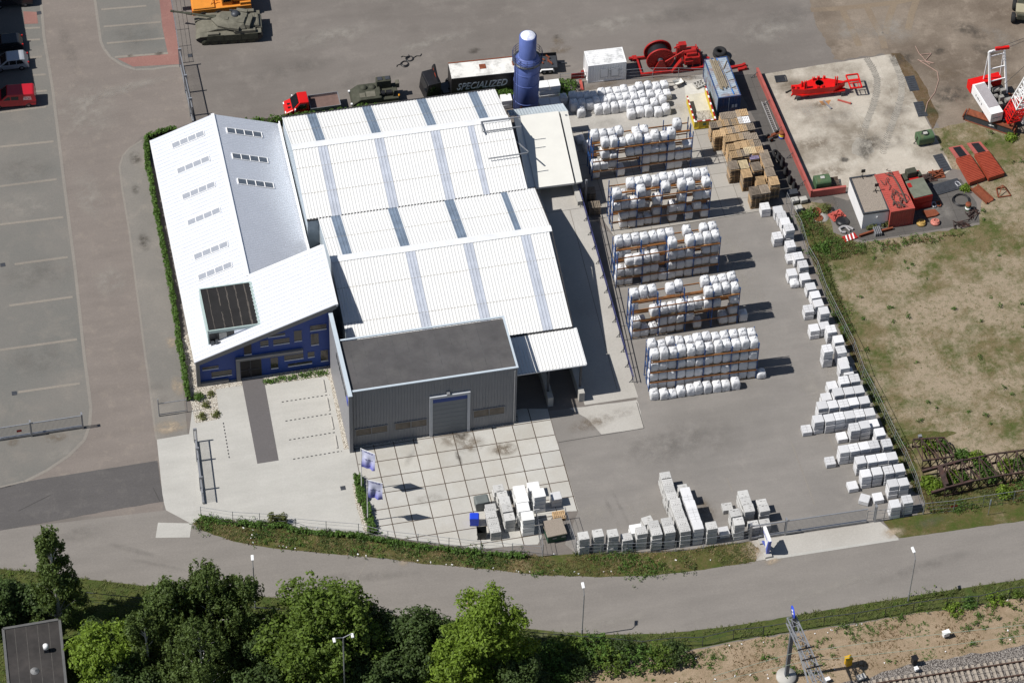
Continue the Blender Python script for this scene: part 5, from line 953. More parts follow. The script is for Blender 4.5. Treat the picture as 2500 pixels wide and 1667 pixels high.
for g in ((-1.7, -.9, -.2, .8, 2.5, 2.62), (.1, .5, .2, .6, 2.5, 2.6), (-2.4, -1.9, -.9, .9, 1.95, 2.4), (-1.3, -.3, 1.2, 1.55, 1.95, 2.3), (-1.6, -.4, -1.65, -1.2, 1.9, 2.35)): obj('turret_box', MB().b2(*g), olive, tu)
# --- orange mobile crane
a, b = G(Z0(600, 440)), G(Z0(1800, 312)); ct, L_ = at('mobile_crane', 'orange mobile crane with deck and driver cab parked behind the tank', 'crane', Z0(600, 440), Z0(1800, 312))
mb = MB(); mb.b2(0, L_, 0, 2.7, .75, 1.55); mb.b2(.1, 2.5, .05, 2.65, 1.55, 1.75); mb.b2(5.3, L_, .1, 2.6, 1.55, 1.95); bevel(obj('carrier', mb, orange, ct), .04)
for x in (1.2, 2.9, 5.6):
    for y in (.2, 2.5): wheel(ct, x, y, .62, .45)
mb = MB(); mb.b2(3.3, 4.5, .3, 1.6, 1.5, 3.1); cb = bevel(obj('cab', mb, orange, ct), .06); mb = MB(); mb.b2(3.5, 4.3, .27, .3, 2.1, 2.9); mb.b2(3.28, 3.31, .5, 1.4, 2.1, 2.9); mb.b2(3.5, 4.2, .55, 1.35, 3.1, 3.11); obj('cab_window', mb, glassb, cb)
mb = MB(); mb.b2(4.6, 6.6, .3, 2.5, 1.95, 3.0); bevel(obj('engine_house', mb, orange, ct), .06)
mb = MB(); mb.bar((6.5, 2.0, 2.6), (-3.0, 2.1, 3.1), .6, .7); bevel(obj('boom', mb, orange, ct), .03)
mb = MB(); mb.cyl((2.7, 1.3, 1.7), (3.4, 2.0, 3.0), .12); mb.tube([(2.1, .5, 1.8), (2.4, .9, 2.2), (2.9, .9, 1.9)], .05); obj('cylinder', mb, orange, ct)
mb = MB(); mb.b2(.9, 1.4, 1.6, 2.1, 1.75, 1.77); obj('deck_plate', mb, olived, ct)
mb = MB(); mb.b2(-.04, 0, .1, .6, .9, 1.4); mb.b2(L_, L_ + .04, .1, .6, .9, 1.4); obj('warning_panel', mb, red, ct)
# --- red flatbed van
a, b = G(W6(1055, 800), 1.3), G(W6(545, 870), 1.3); d = (b - a).normalized(); away = Vector((d.y, -d.x, 0)); mid = a + away * 1.0
fv = thing('flatbed_truck', 'small bright red truck with grey open flatbed parked along the hedge', 'truck', (mid.x, mid.y, 0), math.atan2(d.y, d.x))
mb = MB(); mb.b2(0, 3.3, -1.0, 1.0, .82, .95); bed = obj('bed_floor', mb, mat('bed floor', (.145, .092, .078), .8, .15), fv)
for g in ((0, .05, -1.02, 1.02), (3.25, 3.3, -1.02, 1.02), (0, 3.3, -1.05, -1.0), (0, 3.3, 1.0, 1.05)): mb = MB(); mb.b2(*g, .8, 1.32); obj('side_board', mb, steel, fv)
mb = MB(); mb.b2(.1, 5.4, -.45, .45, .45, .8); obj('chassis', mb, blacky, fv)
prof = [(3.45, .4), (3.45, 2.2), (4.45, 2.25), (5.25, 1.35), (5.95, 1.05), (6.05, .45)]
mb = MB(); n = len(prof); vs = []
for y, k in ((-.97, -1), (.97, 1)):
    for x, z in prof: vs.append((x, y * (1 - .13 * max(0, (z - 1.2))), z))
mb.add(vs, [tuple(range(n - 1, -1, -1)), tuple(range(n, 2 * n))] + [(i, (i + 1) % n, n + (i + 1) % n, n + i) for i in range(n)][:: 1]); cab = bevel(obj('cab', mb, redtruck, fv), .07, 2)
mb = MB(); mb.add([(4.55, -.74, 2.2), (4.55, .74, 2.2), (5.22, .86, 1.42), (5.22, -.86, 1.42)], [(0, 1, 2, 3)]); mb.v = [(x + .03, y, z + .035) for x, y, z in mb.v]; obj('windscreen', mb, glassb, cab)
for s in (-1, 1):
    mb = MB(); q = [(3.75, 1.4), (3.75, 2.0), (4.4, 2.05), (5.0, 1.4)]; mb.side(q, s * .86, s * .985); obj('side_window', mb, glassb, cab)
    mb = MB(); mb.box((5.85, s * .72, .95), (.35, .3, .2), 0, .5); obj('headlight', mb, white, cab)
    mb = MB(); mb.box((5.0, s * 1.1, 1.5), (.12, .2, .25)); obj('mirror', mb, white, cab)
    for x in (.85, 5.0): wheel(fv, x, s * .82, .36, .24)
mb = MB(); mb.b2(5.35, 5.7, -.3, -.1, 1.27, 1.32); mb.b2(5.35, 5.7, .25, .45, 1.27, 1.32); obj('bonnet_vent', mb, blacky, cab)
# --- armoured recovery vehicle
a, b = G(W6(1990, 660), 1.7), G(W6(1450, 722), 1.7); d = (b - a).normalized(); away = Vector((d.y, -d.x, 0)); mid = a + away * 1.15
ar = thing('armoured_vehicle', 'dark green tracked armoured recovery vehicle with raised rear box', 'armoured vehicle', (mid.x, mid.y, 0), math.atan2(d.y, d.x))
mb = MB(); mb.side([(-.3, .5), (-.3, 1.5), (1.4, 1.5), (1.6, 1.85), (3.9, 1.8), (4.7, 1.2), (4.85, .75), (4.3, .45)], -1.2, 1.2); bevel(obj('hull', mb, olived, ar), .06)
mb = MB(); mb.b2(.3, 1.9, -1.25, -.45, 1.5, 2.6); bevel(obj('equipment_box', mb, olived, ar), .05)
mb = MB(); mb.b2(.4, .9, -1.1, -.6, 2.6, 2.68); mb.b2(1.25, 1.75, -1.1, -.6, 2.6, 2.68); obj('grille', mb, darksteel, ar)
mb = MB(); mb.cyl((.4, .5, 1.75), (1.0, .5, 1.75), .3, 14); mb.cyl((1.15, .5, 1.75), (1.6, .5, 1.75), .3, 14); obj('winch_drum', mb, blacky, ar)
mb = MB(); mb.b2(.2, .3, .1, .95, 1.5, 2.15); mb.b2(1.7, 1.8, .1, .95, 1.5, 2.15); obj('winch_frame', mb, olived, ar)
for x, y in ((2.4, -.5), (3.3, -.55)): mb = MB(); mb.lathe([(.36, 1.8), (.34, 1.98), (0, 2.0)], (x, y, 0), 16); obj('hatch', mb, olived, ar)
mb = MB(); mb.b2(2.2, 3.2, .1, .95, 1.8, 1.88); mb.b2(3.3, 3.9, .2, .9, 1.78, 1.84); obj('deck_panel', mb, olive, ar)
for s in (-1, 1):
    mb = MB(); mb.side([(-.2, .35), (-.35, .75), (0, 1.0), (4.5, 1.0), (4.75, .7), (4.2, .1), (.3, .02)], s * .95, s * 1.38); obj('track', mb, blacky, ar)
    mb = MB(); mb.b2(-.3, 4.4, s * .95, s * 1.42, 1.02, 1.08); obj('mudguard', mb, olived, ar)
    mb = MB(); mb.b2(4.75, 4.95, s * 1.0 - .12, s * 1.0 + .12, 1.0, 1.2); obj('headlight', mb, white, ar)
mb = MB(); mb.b2(-.6, -.2, -1.1, -.5, 1.3, 2.0); bevel(obj('rear_box', mb, olive, ar), .04)
mb = MB(); mb.lathe([(.1, 1.5), (.1, 1.68), (0, 1.72)], (-.35, .9, 0), 10); obj('beacon', mb, mat('amber', (.7, .3, .02), .3, .05), ar)
# --- black tractor unit and box trailer
def near_at(name, label, cat, pa, pb, z, wd):
    a, b = G(pa, z), G(pb, z); d = (b - a).normalized(); away = Vector((-d.y, d.x, 0)); mid = a + away * wd / 2
    return thing(name, label, cat, (mid.x, mid.y, 0), math.atan2(d.y, d.x)), (b - a).length
tt, L_ = near_at('tractor_unit', 'black lorry cab with tall roof deflector in front of the box trailer', 'lorry', W3(232, 655), W3(455, 602), 2.75, 2.35)
mb = MB(); mb.side([(.0, .45), (.12, 1.6), (.32, 2.75), (L_, 2.8), (L_, .6)], -1.17, 1.17); cb = bevel(obj('cab', mb, blacky, tt), .08, 2)
mb = MB(); mb.front([(-1.0, 1.65), (1.0, 1.65), (.95, 2.55), (-.95, 2.55)], .10, .14); mb.v = [(x + (z - 1.6) * .18 - .02, y, z) for x, y, z in mb.v]; obj('windscreen', mb, glassb, cb)
mb = MB(); mb.b2(.5, 1.2, -1.185, -1.16, 1.7, 2.4); obj('side_window', mb, glassb, cb)
mb = MB(); mb.front([(-1.05, 2.8), (1.05, 2.8), (1.0, 3.3), (.45, 4.15), (.2, 4.25)], L_ - .35, L_ - .2); sp_ = obj('deflector', mb, blacky, tt)
mb = MB(); mb.add([(L_ - .36, -.5, 2.95), (L_ - .36, .1, 3.3), (L_ - .36, -.1, 3.3), (L_ - .36, .5, 3.65), (L_ - .36, .3, 3.3), (L_ - .36, .45, 3.3), (L_ - .36, -.1, 3.05)], [(0, 1, 2), (3, 4, 5), (2, 1, 5, 4), (0, 6, 1)]); obj('orange_emblem', mb, mat('emblem red', (.7, .10, .04), .4, .02), sp_)
mb = MB(); mb.b2(L_, L_ + 2.6, -.5, .5, .7, 1.0); mb.b2(L_ + .3, L_ + 1.0, -1.1, -.5, .5, 1.0); obj('chassis', mb, darksteel, tt)
for x in (1.0, L_ + 1.7):
    for y in (-.95, .95): wheel(tt, x, y, .5, .32)
bt, L_ = near_at('box_trailer', 'black box trailer with silver italic lettering and dirty white roof', 'trailer', W3(602, 548), W3(1640, 440), 3.55, 2.45)
mb = MB(); mb.b2(0, L_, -1.225, 1.225, 1.05, 3.5); box_ = obj('box_body', mb, blacky, bt)
mb = MB(); mb.b2(.03, L_, -1.2, 1.1, 3.5, 3.56); ro = obj('roof', mb, whitedirty, bt)
for x in (3.6, 7.2): mb = MB(); mb.b2(x - .35, x + .35, -.2, .5, 3.56, 3.62); obj('roof_hatch', mb, rust, ro)
mb = MB(); mb.b2(0, L_, 1.12, 1.25, 3.3, 3.6); obj('roof_rail', mb, rust, bt)
me = text_mb('SPECIALIZED', 1.12, .38, .008); o = obj('lettering', me, mat('silver lettering', (.36, .42, .47), .4, .05, 2), box_, (.55, -1.24, 1.78)); o.rotation_euler = (math.pi / 2, 0, 0); wdt = max(v.co.x for v in me.vertices); o.scale = (5.6 / wdt, 1.18, 1)
mb = MB(); mb.b2(.3, L_, -1.1, 1.1, .75, 1.05); obj('chassis', mb, darksteel, bt)
mb = MB(); mb.b2(8.0, 8.3, -1.235, -1.225, 2.2, 2.8); mb.lathe([(0, 0), (.3, 0)], (0, 0, 0), 8); obj('red_mark', mb, red, box_)
for x in (L_ - 2.5, L_ - 1.3):
    for y in (-1.0, 1.0): wheel(bt, x, y, .5, .35)
ft, L_ = near_at('flatbed_trailer', 'small dark flatbed trailer with pale mudguard and scrap right of the silo', 'trailer', W3(1700, 400), W3(2130, 375), .95, 1.9)
mb = MB(); mb.b2(0, L_, -.95, .95, .7, .9); obj('deck', mb, darksteel, ft)
mb = MB(); mb.b2(0, L_, .9, .95, .9, 1.35); mb.b2(L_ - .05, L_, -.95, .95, .9, 1.3); obj('side_board', mb, blacky, ft)
mb = MB(); mb.bar((L_, 0, .7), (L_ + 1.1, .0, .5), .12); obj('drawbar', mb, darksteel, ft)
for x in (L_ - 1.5, L_ - .85):
    for y in (-.98, .98): wheel(ft, x, y, .33, .2)
for y in (-1.0, 1.0):
    mb = MB(); pts = [(L_ - 1.95, .45), (L_ - 1.8, .75), (L_ - .55, .75), (L_ - .4, .45), (L_ - .46, .43), (L_ - .6, .68), (L_ - 1.75, .68), (L_ - 1.89, .43)]; mb.side(pts, y - .14, y + .14); obj('mudguard', mb, white, ft)
mb = MB()
for k in range(14): x, y = random.uniform(.3, L_ - .4), random.uniform(-.7, .7); mb.box((x, y, 1.0 + random.uniform(-.05, .1)), (random.uniform(.2, .7), .12, .12), random.uniform(0, 3))
obj('scrap_pile', mb, rust, None, ft.location, ft.rotation_euler.z, label='heap of rusty scrap lying on the small flatbed trailer', cat='scrap')
# --- containers
def container(label, pa, pb, z, depth, h_, mt, mtop=None, ribs=True, name='shipping_container', cat='container', mside=None):
    t, L_ = at(name, label, cat, pa, pb, z=z); p = MB(); dr = .05
    mb = MB(); mb.b2(.06, L_ - .06, .06, depth - .06, .12, h_ - .06); obj('core', mb, mt, t)
    for nm, cs in (('front_wall', ((0.08, 0, .15), (L_ - .08, 0, .15), (L_ - .08, 0, h_ - .12), (.08, 0, h_ - .12))), ('side_wall', ((0, depth - .08, .15), (0, .08, .15), (0, .08, h_ - .12), (0, depth - .08, h_ - .12))), ('side_wall', ((L_, .08, .15), (L_, depth - .08, .15), (L_, depth - .08, h_ - .12), (L_, .08, h_ - .12))), ('back_wall', ((L_ - .08, depth, .15), (.08, depth, .15), (.08, depth, h_ - .12), (L_ - .08, depth, h_ - .12)))):
        mb = MB(); mb.corr(*cs, .28, .035 if ribs else 0.001); obj(nm, mb, (mside or mt) if nm == 'side_wall' else mt, t)
    mb = MB(); mb.corr((0.05, .05, h_ - .05), (.05, depth - .05, h_ - .05), (L_ - .05, depth - .05, h_ - .05), (L_ - .05, .05, h_ - .05), .3, -.02) if ribs else mb.b2(.05, L_ - .05, .05, depth - .05, h_ - .07, h_ - .03)
    mb2 = MB(); mb2.b2(.05, L_ - .05, .05, depth - .05, h_ - .08, h_ - .045)
    if ribs:
        n_ = int(depth / .3)
        for k in range(n_): y = .12 + k * (depth - .2) / n_; mb2.b2(.08, L_ - .08, y, y + .12, h_ - .045, h_ - .02)
    ro = obj('roof', mb2, mtop or mt, t)
    mb = MB()
    for x in (0, L_):
        for y in (0, depth): mb.b2(x - .06, x + .06, y - .06, y + .06, 0, h_)
    for z_ in (.1, h_ - .06):
        mb.b2(.06, L_ - .06, -.055, .055, z_ - .055, z_ + .055); mb.b2(.06, L_ - .06, depth - .055, depth + .055, z_ - .055, z_ + .055); mb.b2(-.055, .055, .06, depth - .06, z_ - .055, z_ + .055); mb.b2(L_ - .055, L_ + .055, .06, depth - .06, z_ - .055, z_ + .055)
    obj('edge_frame', mb, mt, t); return t, L_, ro
q = G(W5(180, 520), 2.62); q2 = G(W5(117, 345), 2.62)
wc, L_, _ = container('white ribbed container with two shuttered windows left of the red winch', W5(180, 733), W5(642, 680), 0, (q2 - q).length, 2.62, white, mat('stained white roof', (.74, .74, .74), .5, .05, 1, dirt=(.20, .21, .20), dscale=.9, damt=.9))
for x in (1.35, 2.55):
    mb = MB(); mb.b2(x, x + .8, -.1, -.03, .75, 1.85); wo = obj('window_shutter', mb, white, wc)
    mb = MB()
    for g in ((x - .05, x, .7, 1.9), (x + .8, x + .85, .7, 1.9)): mb.b2(g[0], g[1], -.13, -.03, g[2], g[3])
    mb.b2(x, x + .8, -.13, -.03, 1.85, 1.9); mb.b2(x, x + .8, -.13, -.03, .7, .75); obj('shutter_frame', mb, steel, wo)
bc, L_, _ = container('weathered blue container with planks on its rusty roof beside the skip', W5(1812, 918), W5(2086, 880), 2.6, 6.05, 2.6, bluecont, bluepale, mside=bluepale)
mb = MB(); mb.b2(1.55, 1.8, -.06, -.04, .9, 1.35); mb.b2(1.9, 2.15, -.06, -.04, .9, 1.35); mb.bar((1.2, -.05, .2), (1.2, -.05, 2.4), .04); obj('door_fitting', mb, mat('pale decal', (.42, .5, .6), .6, .05), bc)
def on_roof(name, label, cat, t, mt, bars, z):
    o = thing(name, label, cat, t.location + Vector((0, 0, z)), t.rotation_euler.z); mb = MB()
    for p_, q_, w1 in bars: mb.bar(p_, q_, w1, w1)
    return obj(name, mb, mt, None, t.location + Vector((0, 0, z)), t.rotation_euler.z, label=label, cat=cat) if not bpy.data.objects.remove(o) else None
on_roof('timber_bundle', 'bundle of long grey timber and pipes on the blue container roof', 'timber', bc, mat('grey timber', (.27, .225, .16), .85, .25, 3), [((.55 + k * .11, 1.3 + random.uniform(-.3, .3), .06 + (k % 2) * .09), (.5 + k * .1, 5.8 + random.uniform(-.3, .2), .06 + (k % 2) * .09), .09) for k in range(8)] + [((1.65, 1.0, .06), (1.35, 5.6, .06), .08)], 2.6)
on_roof('blue_pipe', 'long bright blue pipe lying along the blue container roof', 'pipe', bc, mat('bright blue', (.05, .2, .55), .5, .1), [((1.75, .2, .05), (1.3, 5.9, .05), .09)], 2.6)
on_roof('loose_boards', 'loose boards lying crosswise on the blue container roof', 'boards', bc, MATS['grey timber'], [((1.7, 1.2, .03), (2.3, 1.4, .03), .06), ((1.75, 2.4, .03), (2.35, 2.5, .03), .06), ((1.7, 3.6, .03), (2.35, 3.8, .03), .06), ((1.6, 4.2, .05), (2.3, 5.4, .05), .07)], 2.6)
q, q2 = P(3, 1, 1035, 410), P(3, 1, 1245, 380); far = G(P(3, 1, 903, 120), 2.35); nr_ = G(q, 2.35)
ca, L_ = at('site_cabin', 'white cabin with gravel covered roof and black roof edge', 'cabin', q, q2, z=2.35); D_ = (far - nr_).length
mb = MB(); mb.b2(0, L_, 0, D_, 0, 2.2); obj('wall', mb, white, ca)
mb = MB(); mb.b2(-.05, L_ + .05, -.05, .12, 2.2, 2.4); mb.b2(-.05, L_ + .05, D_ - .12, D_ + .05, 2.2, 2.4); mb.b2(-.05, .12, .12, D_ - .12, 2.2, 2.4); mb.b2(L_ - .12, L_ + .05, .12, D_ - .12, 2.2, 2.4); obj('roof_edge', mb, darksteel, ca)
mb = MB(); mb.b2(.12, L_ - .12, .12, D_ - .12, 2.2, 2.31); obj('gravel_roof', mb, gravelroof, ca)
mb = MB(); mb.bar((1.5, -.1, 1.75), (1.55, -.1, 1.4), .1); obj('wall_lamp', mb, white, ca)
for nm, pp, lbl in (('floodlight', P(3, 1, 1025, 110), 'black floodlight on a stand at the far end of the cabin roof'), ('floodlight', P(3, 1, 1135, 225), 'black floodlight tilted on a stand at the right edge of the cabin roof')):
    g_ = G(pp, 2.33); f = thing(nm, lbl, 'floodlight', g_, ca.rotation_euler.z, 'floodlights on the cabin roof')
    mb = MB(); mb.bar((-.3, 0, .03), (.3, 0, .03), .06); mb.bar((0, -.3, .03), (0, .3, .03), .06); mb.cyl((0, 0, 0), (0, 0, .8), .03, 6); obj('stand', mb, blacky, f)
    mb = MB(); mb.box((0, -.05, .98), (.42, .1, .38)); obj('lamp_head', mb, blacky, f)
q = P(3, 1, 1262, 392); far = G(P(3, 1, 1127, 92), 2.5)
rc_, L_, _ = container('faded red container with cables heaped on its roof', q, P(3, 1, 1452, 360), 2.5, (far - G(q, 2.5)).length, 2.5, redcont)
mb = MB(); rnd = random.Random(4)
for k in range(9):
    x, y = rnd.uniform(.5, 1.7), rnd.uniform(1.0, 5.2); pts = []
    for i in range(9): pts.append((max(.15, min(L_ - .15, x)), max(.3, min(6, y)), 2.56 + rnd.uniform(0, .15))); x += rnd.uniform(-.35, .35); y += rnd.uniform(-.7, .7)
    mb.tube(pts, .035, 5)
mb.tube([(1.3, 5.2, 2.6), (1.75, 4.8, 2.6), (1.9, 3.5, 2.6), (1.95, 2.0, 2.6), (1.9, .8, 2.6)], .09, 7)
obj('cable_heap', mb, mat('old cable', (.085, .06, .05), .8, .3, 4), None, rc_.location, rc_.rotation_euler.z, label='tangled heap of cables on the faded red container', cat='cables')
q, q2 = P(3, 1, 1448, 285), P(3, 1, 1605, 248); far = G(P(3, 1, 1345, 78), 1.95)
gx, L_ = at('plant_box', 'dark red machine box with grey green top beside the red container', 'machine', q, q2, z=1.95); D_ = (far - G(q, 1.95)).length
mb = MB(); mb.b2(0, L_, 0, D_, 0, .85); mb.b2(0, L_, 0, D_, .92, 1.82); obj('body', mb, red, gx)
mb = MB(); mb.b2(.06, L_ - .06, .06, D_ - .06, .85, .92); obj('gap_strip', mb, blacky, gx)
mb = MB(); mb.b2(.05, L_ - .05, .05, D_ * .68, 1.82, 1.95); obj('top_cover', mb, mat('grey green top', (.14, .15, .115), .8, .2, 1.5), gx)
mb = MB(); mb.b2(.5, 1.6, D_ * .78, D_ * .98, 1.82, 2.6); mb.b2(.1, .5, D_ * .7, D_ * .95, 1.82, 2.1); mb.b2(1.7, 2.1, D_ * .72, D_ * .9, 1.82, 2.2); bevel(obj('engine_cover', mb, olived, gx), .05)
mb = MB(); mb.b2(.1, .5, 1.6, 2.2, 1.95, 2.0); obj('red_sheet', mb, red, gx)
# --- yellow skip with sand
q, q2 = W5(1512, 1213), W5(1780, 1183)
sk, L_ = at('skip', 'yellow open skip with red and white rim beside the blue container', 'skip', q, q2, z=1.25); D_ = 5.2
for g in ((0, L_, 0, .1), (0, .1, .1, D_ - 1.2), (L_ - .1, L_, .1, D_ - .1)): mb = MB(); mb.b2(*g, .12, 1.15); obj('side_plate', mb, yellow, sk)
mb = MB(); mb.b2(.1, L_ - .1, .1, D_ - .1, .12, .3); obj('floor', mb, mat('skip floor', (.50, .47, .38), .9, .12, 1.2), sk)
for x0, x1, y0, y1, ax in ((-.03, L_ + .03, -.03, .11, 0), (-.03, .11, .11, D_ - 1.2, 1), (L_ - .11, L_ + .03, .11, D_, 1)):
    n_ = 8 if ax == 0 else 14
    for k in range(n_):
        mb = MB()
        if ax == 0: mb.b2(x0 + (x1 - x0) * k / n_, x0 + (x1 - x0) * (k + 1) / n_, y0, y1, 1.15, 1.22)
        else: mb.b2(x0, x1, y0 + (y1 - y0) * k / n_, y0 + (y1 - y0) * (k + 1) / n_, 1.15, 1.22)
        obj('rim_stripe', mb, red if k % 3 else white, sk)
mb = MB()
for x in (.5, L_ - .5): mb.b2(x - .05, x + .05, -.05, 0, .1, 1.15)
mb.b2(0, L_, -.06, 0, .1, .22); obj('rib', mb, yellow, sk)
mb = MB(); mb.b2(.95, 1.3, -.065, -.02, .55, .85); obj('green_mark', mb, greentank, sk)
mb = MB(); N_ = 16
for j in range(N_):
    for i in range(N_):
        u, v = i / (N_ - 1), j / (N_ - 1); x = .12 + u * (L_ - .24); y = .12 + v * 2.3; hgt = .3 + .62 * (1 - v) ** .7 * (.8 + .35 * noise.noise(Vector((x * 2, y * 2, 1)))) + .12 * noise.noise(Vector((x * 6, y * 6, 3)))
        mb.v.append((x, y, hgt if v < .99 else .3))
for j in range(N_ - 1):
    for i in range(N_ - 1): a = j * N_ + i; mb.f.append((a, a + 1, a + N_ + 1, a + N_)); mb.sm.append(False)
obj('sand_heap', mb, sandmat, None, sk.location, sk.rotation_euler.z, label='heap of grey rubble and sand inside the yellow skip', cat='sand')
mb = MB(); a = [G(W5(*p), .1) for p in ((1385, 760), (1600, 700), (1650, 870), (1400, 880))]; mb.quad4(a[0], a[3], a[2], a[1], .06)
obj('loading_ramp', mb, mat('pale ramp', (.52, .50, .45), .85, .1), label='pale dusty loading ramp at the open end of the skip', cat='ramp')
# --- red cable winch
wn, L_ = at('cable_winch', 'large red cable winch with drum and motor on a skid frame', 'winch', W5(852, 655), W5(1650, 562))
for y in (.1, 2.7): mb = MB(); mb.b2(-.1, L_, y - .12, y + .12, .05, .4); obj('skid_beam', mb, red, wn)
for x in (0, 2.2, 4.4, L_ - .15): mb = MB(); mb.b2(x - .1, x + .1, .22, 2.58, .1, .35); obj('cross_beam', mb, red, wn)
cx = loc_of(wn, G(W5(1070, 450), 1.75)).x + .15; r_ = 1.56
for y in (.55, 1.95):
    mb = MB(); mb.lathe([(.35, -.05), (r_ - .12, -.04), (r_ - .1, -.09), (r_, -.09), (r_, .09), (r_ - .1, .09), (r_ - .12, .04), (.35, .05)], n=44, axis='y'); f = obj('drum_flange', mb, red, wn, (cx, y, 1.75))
    mb = MB()
    for k in range(24): a = 2 * math.pi * k / 24; mb.bar((math.cos(a) * .5, -.06, math.sin(a) * .5), (math.cos(a) * 1.38, -.06, math.sin(a) * 1.38), .05, .06)
    obj('flange_rib', mb, red, f)
mb = MB(); mb.lathe([(1.15, .6), (1.17, .7), (1.15, .8), (1.17, .95), (1.15, 1.1), (1.17, 1.25), (1.15, 1.4), (1.17, 1.6), (1.15, 1.9)], n=40, axis='y'); obj('wound_cable', mb, blacky, wn, (cx, 0, 1.75))
mb = MB(); mb.lathe([(0, .2), (.3, .2), (.3, 2.3), (0, 2.3)], n=14, axis='y'); obj('axle', mb, darksteel, wn, (cx, 0, 1.75))
for y in (.2, 2.3): mb = MB(); mb.side([(cx - .85, .4), (cx - .2, 1.95), (cx + .2, 1.95), (cx + .85, .4)], y - .06, y + .06); obj('drum_support', mb, red, wn)
mb = MB(); mb.bar((cx + .4, .3, 1.5), (cx + 2.6, .5, 2.7), .12); mb.bar((cx + 1.3, .1, .2), (cx + 2.3, .1, 1.8), .45, .2); obj('brace', mb, red, wn)
mb = MB(); mb.b2(cx + 2.0, cx + 2.6, 1.2, 1.8, .4, 2.6); mb.b2(cx + 2.2, cx + 3.0, 1.1, 1.7, 2.3, 3.0); mb.bar((cx + 1.7, 1.4, 2.4), (cx + 2.4, 1.4, 2.8), .15); obj('cable_guide', mb, red, wn)
mb = MB(); mb.b2(cx + 2.8, cx + 4.6, .5, 2.2, .4, 1.5); mb.b2(cx + 3.0, cx + 4.2, .7, 1.9, 1.5, 1.95); bevel(obj('motor_housing', mb, red, wn), .06)
mb = MB(); mb.cyl((cx + 2.7, 1.2, 1.9), (cx + 4.1, 1.2, 2.0), .3, 12); mb.cyl((cx + 4.3, 1.5, .9), (L_ - .3, 1.5, .9), .4, 12); obj('gear_case', mb, red, wn)
mb = MB(); mb.bar((L_ - .5, .4, .3), (L_ - .7, .4, 1.7), .1); mb.bar((L_ - .5, 2.3, .3), (L_ - .7, 2.3, 1.7), .1); mb.bar((L_ - .7, .4, 1.7), (L_ - .7, 2.3, 1.7), .1); obj('end_frame', mb, red, wn)
mb = MB(); mb.b2(cx + 2.4, cx + 3.6, .12, .2, 1.3, 1.38); mb.b2(cx + 2.4, cx + 2.46, .12, .2, .4, 1.4); mb.b2(cx + 3.55, cx + 3.62, .12, .2, .4, 1.4); obj('hand_rail', mb, red, wn)
mb = MB(); mb.b2(-.5, 0, 2.4, 3.0, .2, .45); mb.b2(-.9, -.4, 2.5, 2.8, .25, .5); obj('tow_eye', mb, red, wn)
for pa, pb, w1, l_ in ((W5(1955, 555), W5(2150, 518), .3, 'long red steel beam behind the blue container'), (W5(2055, 578), W5(2165, 556), .35, 'short red steel beam in front of the longer one'), (W5(1645, 452), W5(1700, 443), .3, 'short red steel bracket right of the winch')):
    a, b = G(pa), G(pb); mb = MB(); mb.bar((0, 0, .15), ((b - a).length, 0, .15), w1, .28); mb.box(((b - a).length - .2, 0, .32), (.3, w1, .12)); obj('steel_beam', mb, red, None, a, math.atan2(b.y - a.y, b.x - a.x), label=l_, cat='steel beam', group='red steel beams')
a, b = G(W5(-30, 690)), G(W5(95, 668)); mb = MB(); Lb = (b - a).length; mb.b2(0, Lb, -.05, .05, .05, .15); mb.b2(0, Lb, -.05, .05, .75, .85)
for k in range(8): mb.b2(k * Lb / 8, k * Lb / 8 + .12, -.04, .04, .15, .75)
mb.b2(Lb, Lb + .3, -.15, .15, 0, 1.0); obj('steel_rack', mb, mat('dark red steel', (.22, .02, .018), .6, .2), None, a, math.atan2(b.y - a.y, b.x - a.x), label='low dark red steel rack left of the white container', cat='steel rack')
a, b = G(W5(85, 690), .3), G(W5(110, 820), .1); mb = MB(); mb.bar((0, 0, 0), b - a, .3, .12); obj('rusty_beam', mb, redcont, None, a, label='rusty red beam lying behind the bags near the silo', cat='beam')
# --- tyres
def tyre(p, z, label, group, tilt=None, R_=.52, r=.24):
    g_ = G(p, z); mb = MB(); mb.torus((0, 0, 0), R_, r, 24, 10); mb.v = [(x, y, zz * 1.0) for x, y, zz in mb.v]; o = obj('tyre', mb, rubber, None, g_, label=label, cat='tyre', group=group)
    if tilt: o.rotation_euler = tilt
    return o
tyre(W5(1822, 370), .26, 'large tyre, lower of the stacked pair behind the blue container', 'large tyres by the winch'); tyre(W5(1830, 340), .74, 'large tyre, upper of the stacked pair behind the blue container', 'large tyres by the winch'); tyre(W5(1888, 450), .5, 'large single tyre in front of the stacked pair', 'large tyres by the winch')
for k, p_ in enumerate(((1050, 700), (1108, 768), (1150, 850), (1200, 960), (1262, 1085), (1325, 1180))): tyre(Z8(*p_), .35, 'worn tyre, %s from the drum in the row right of the pallets' % ordn(k), 'tyres in a row along the pallets', (R(70 if k > 1 else 40), 0, R(60)), .36, .17)
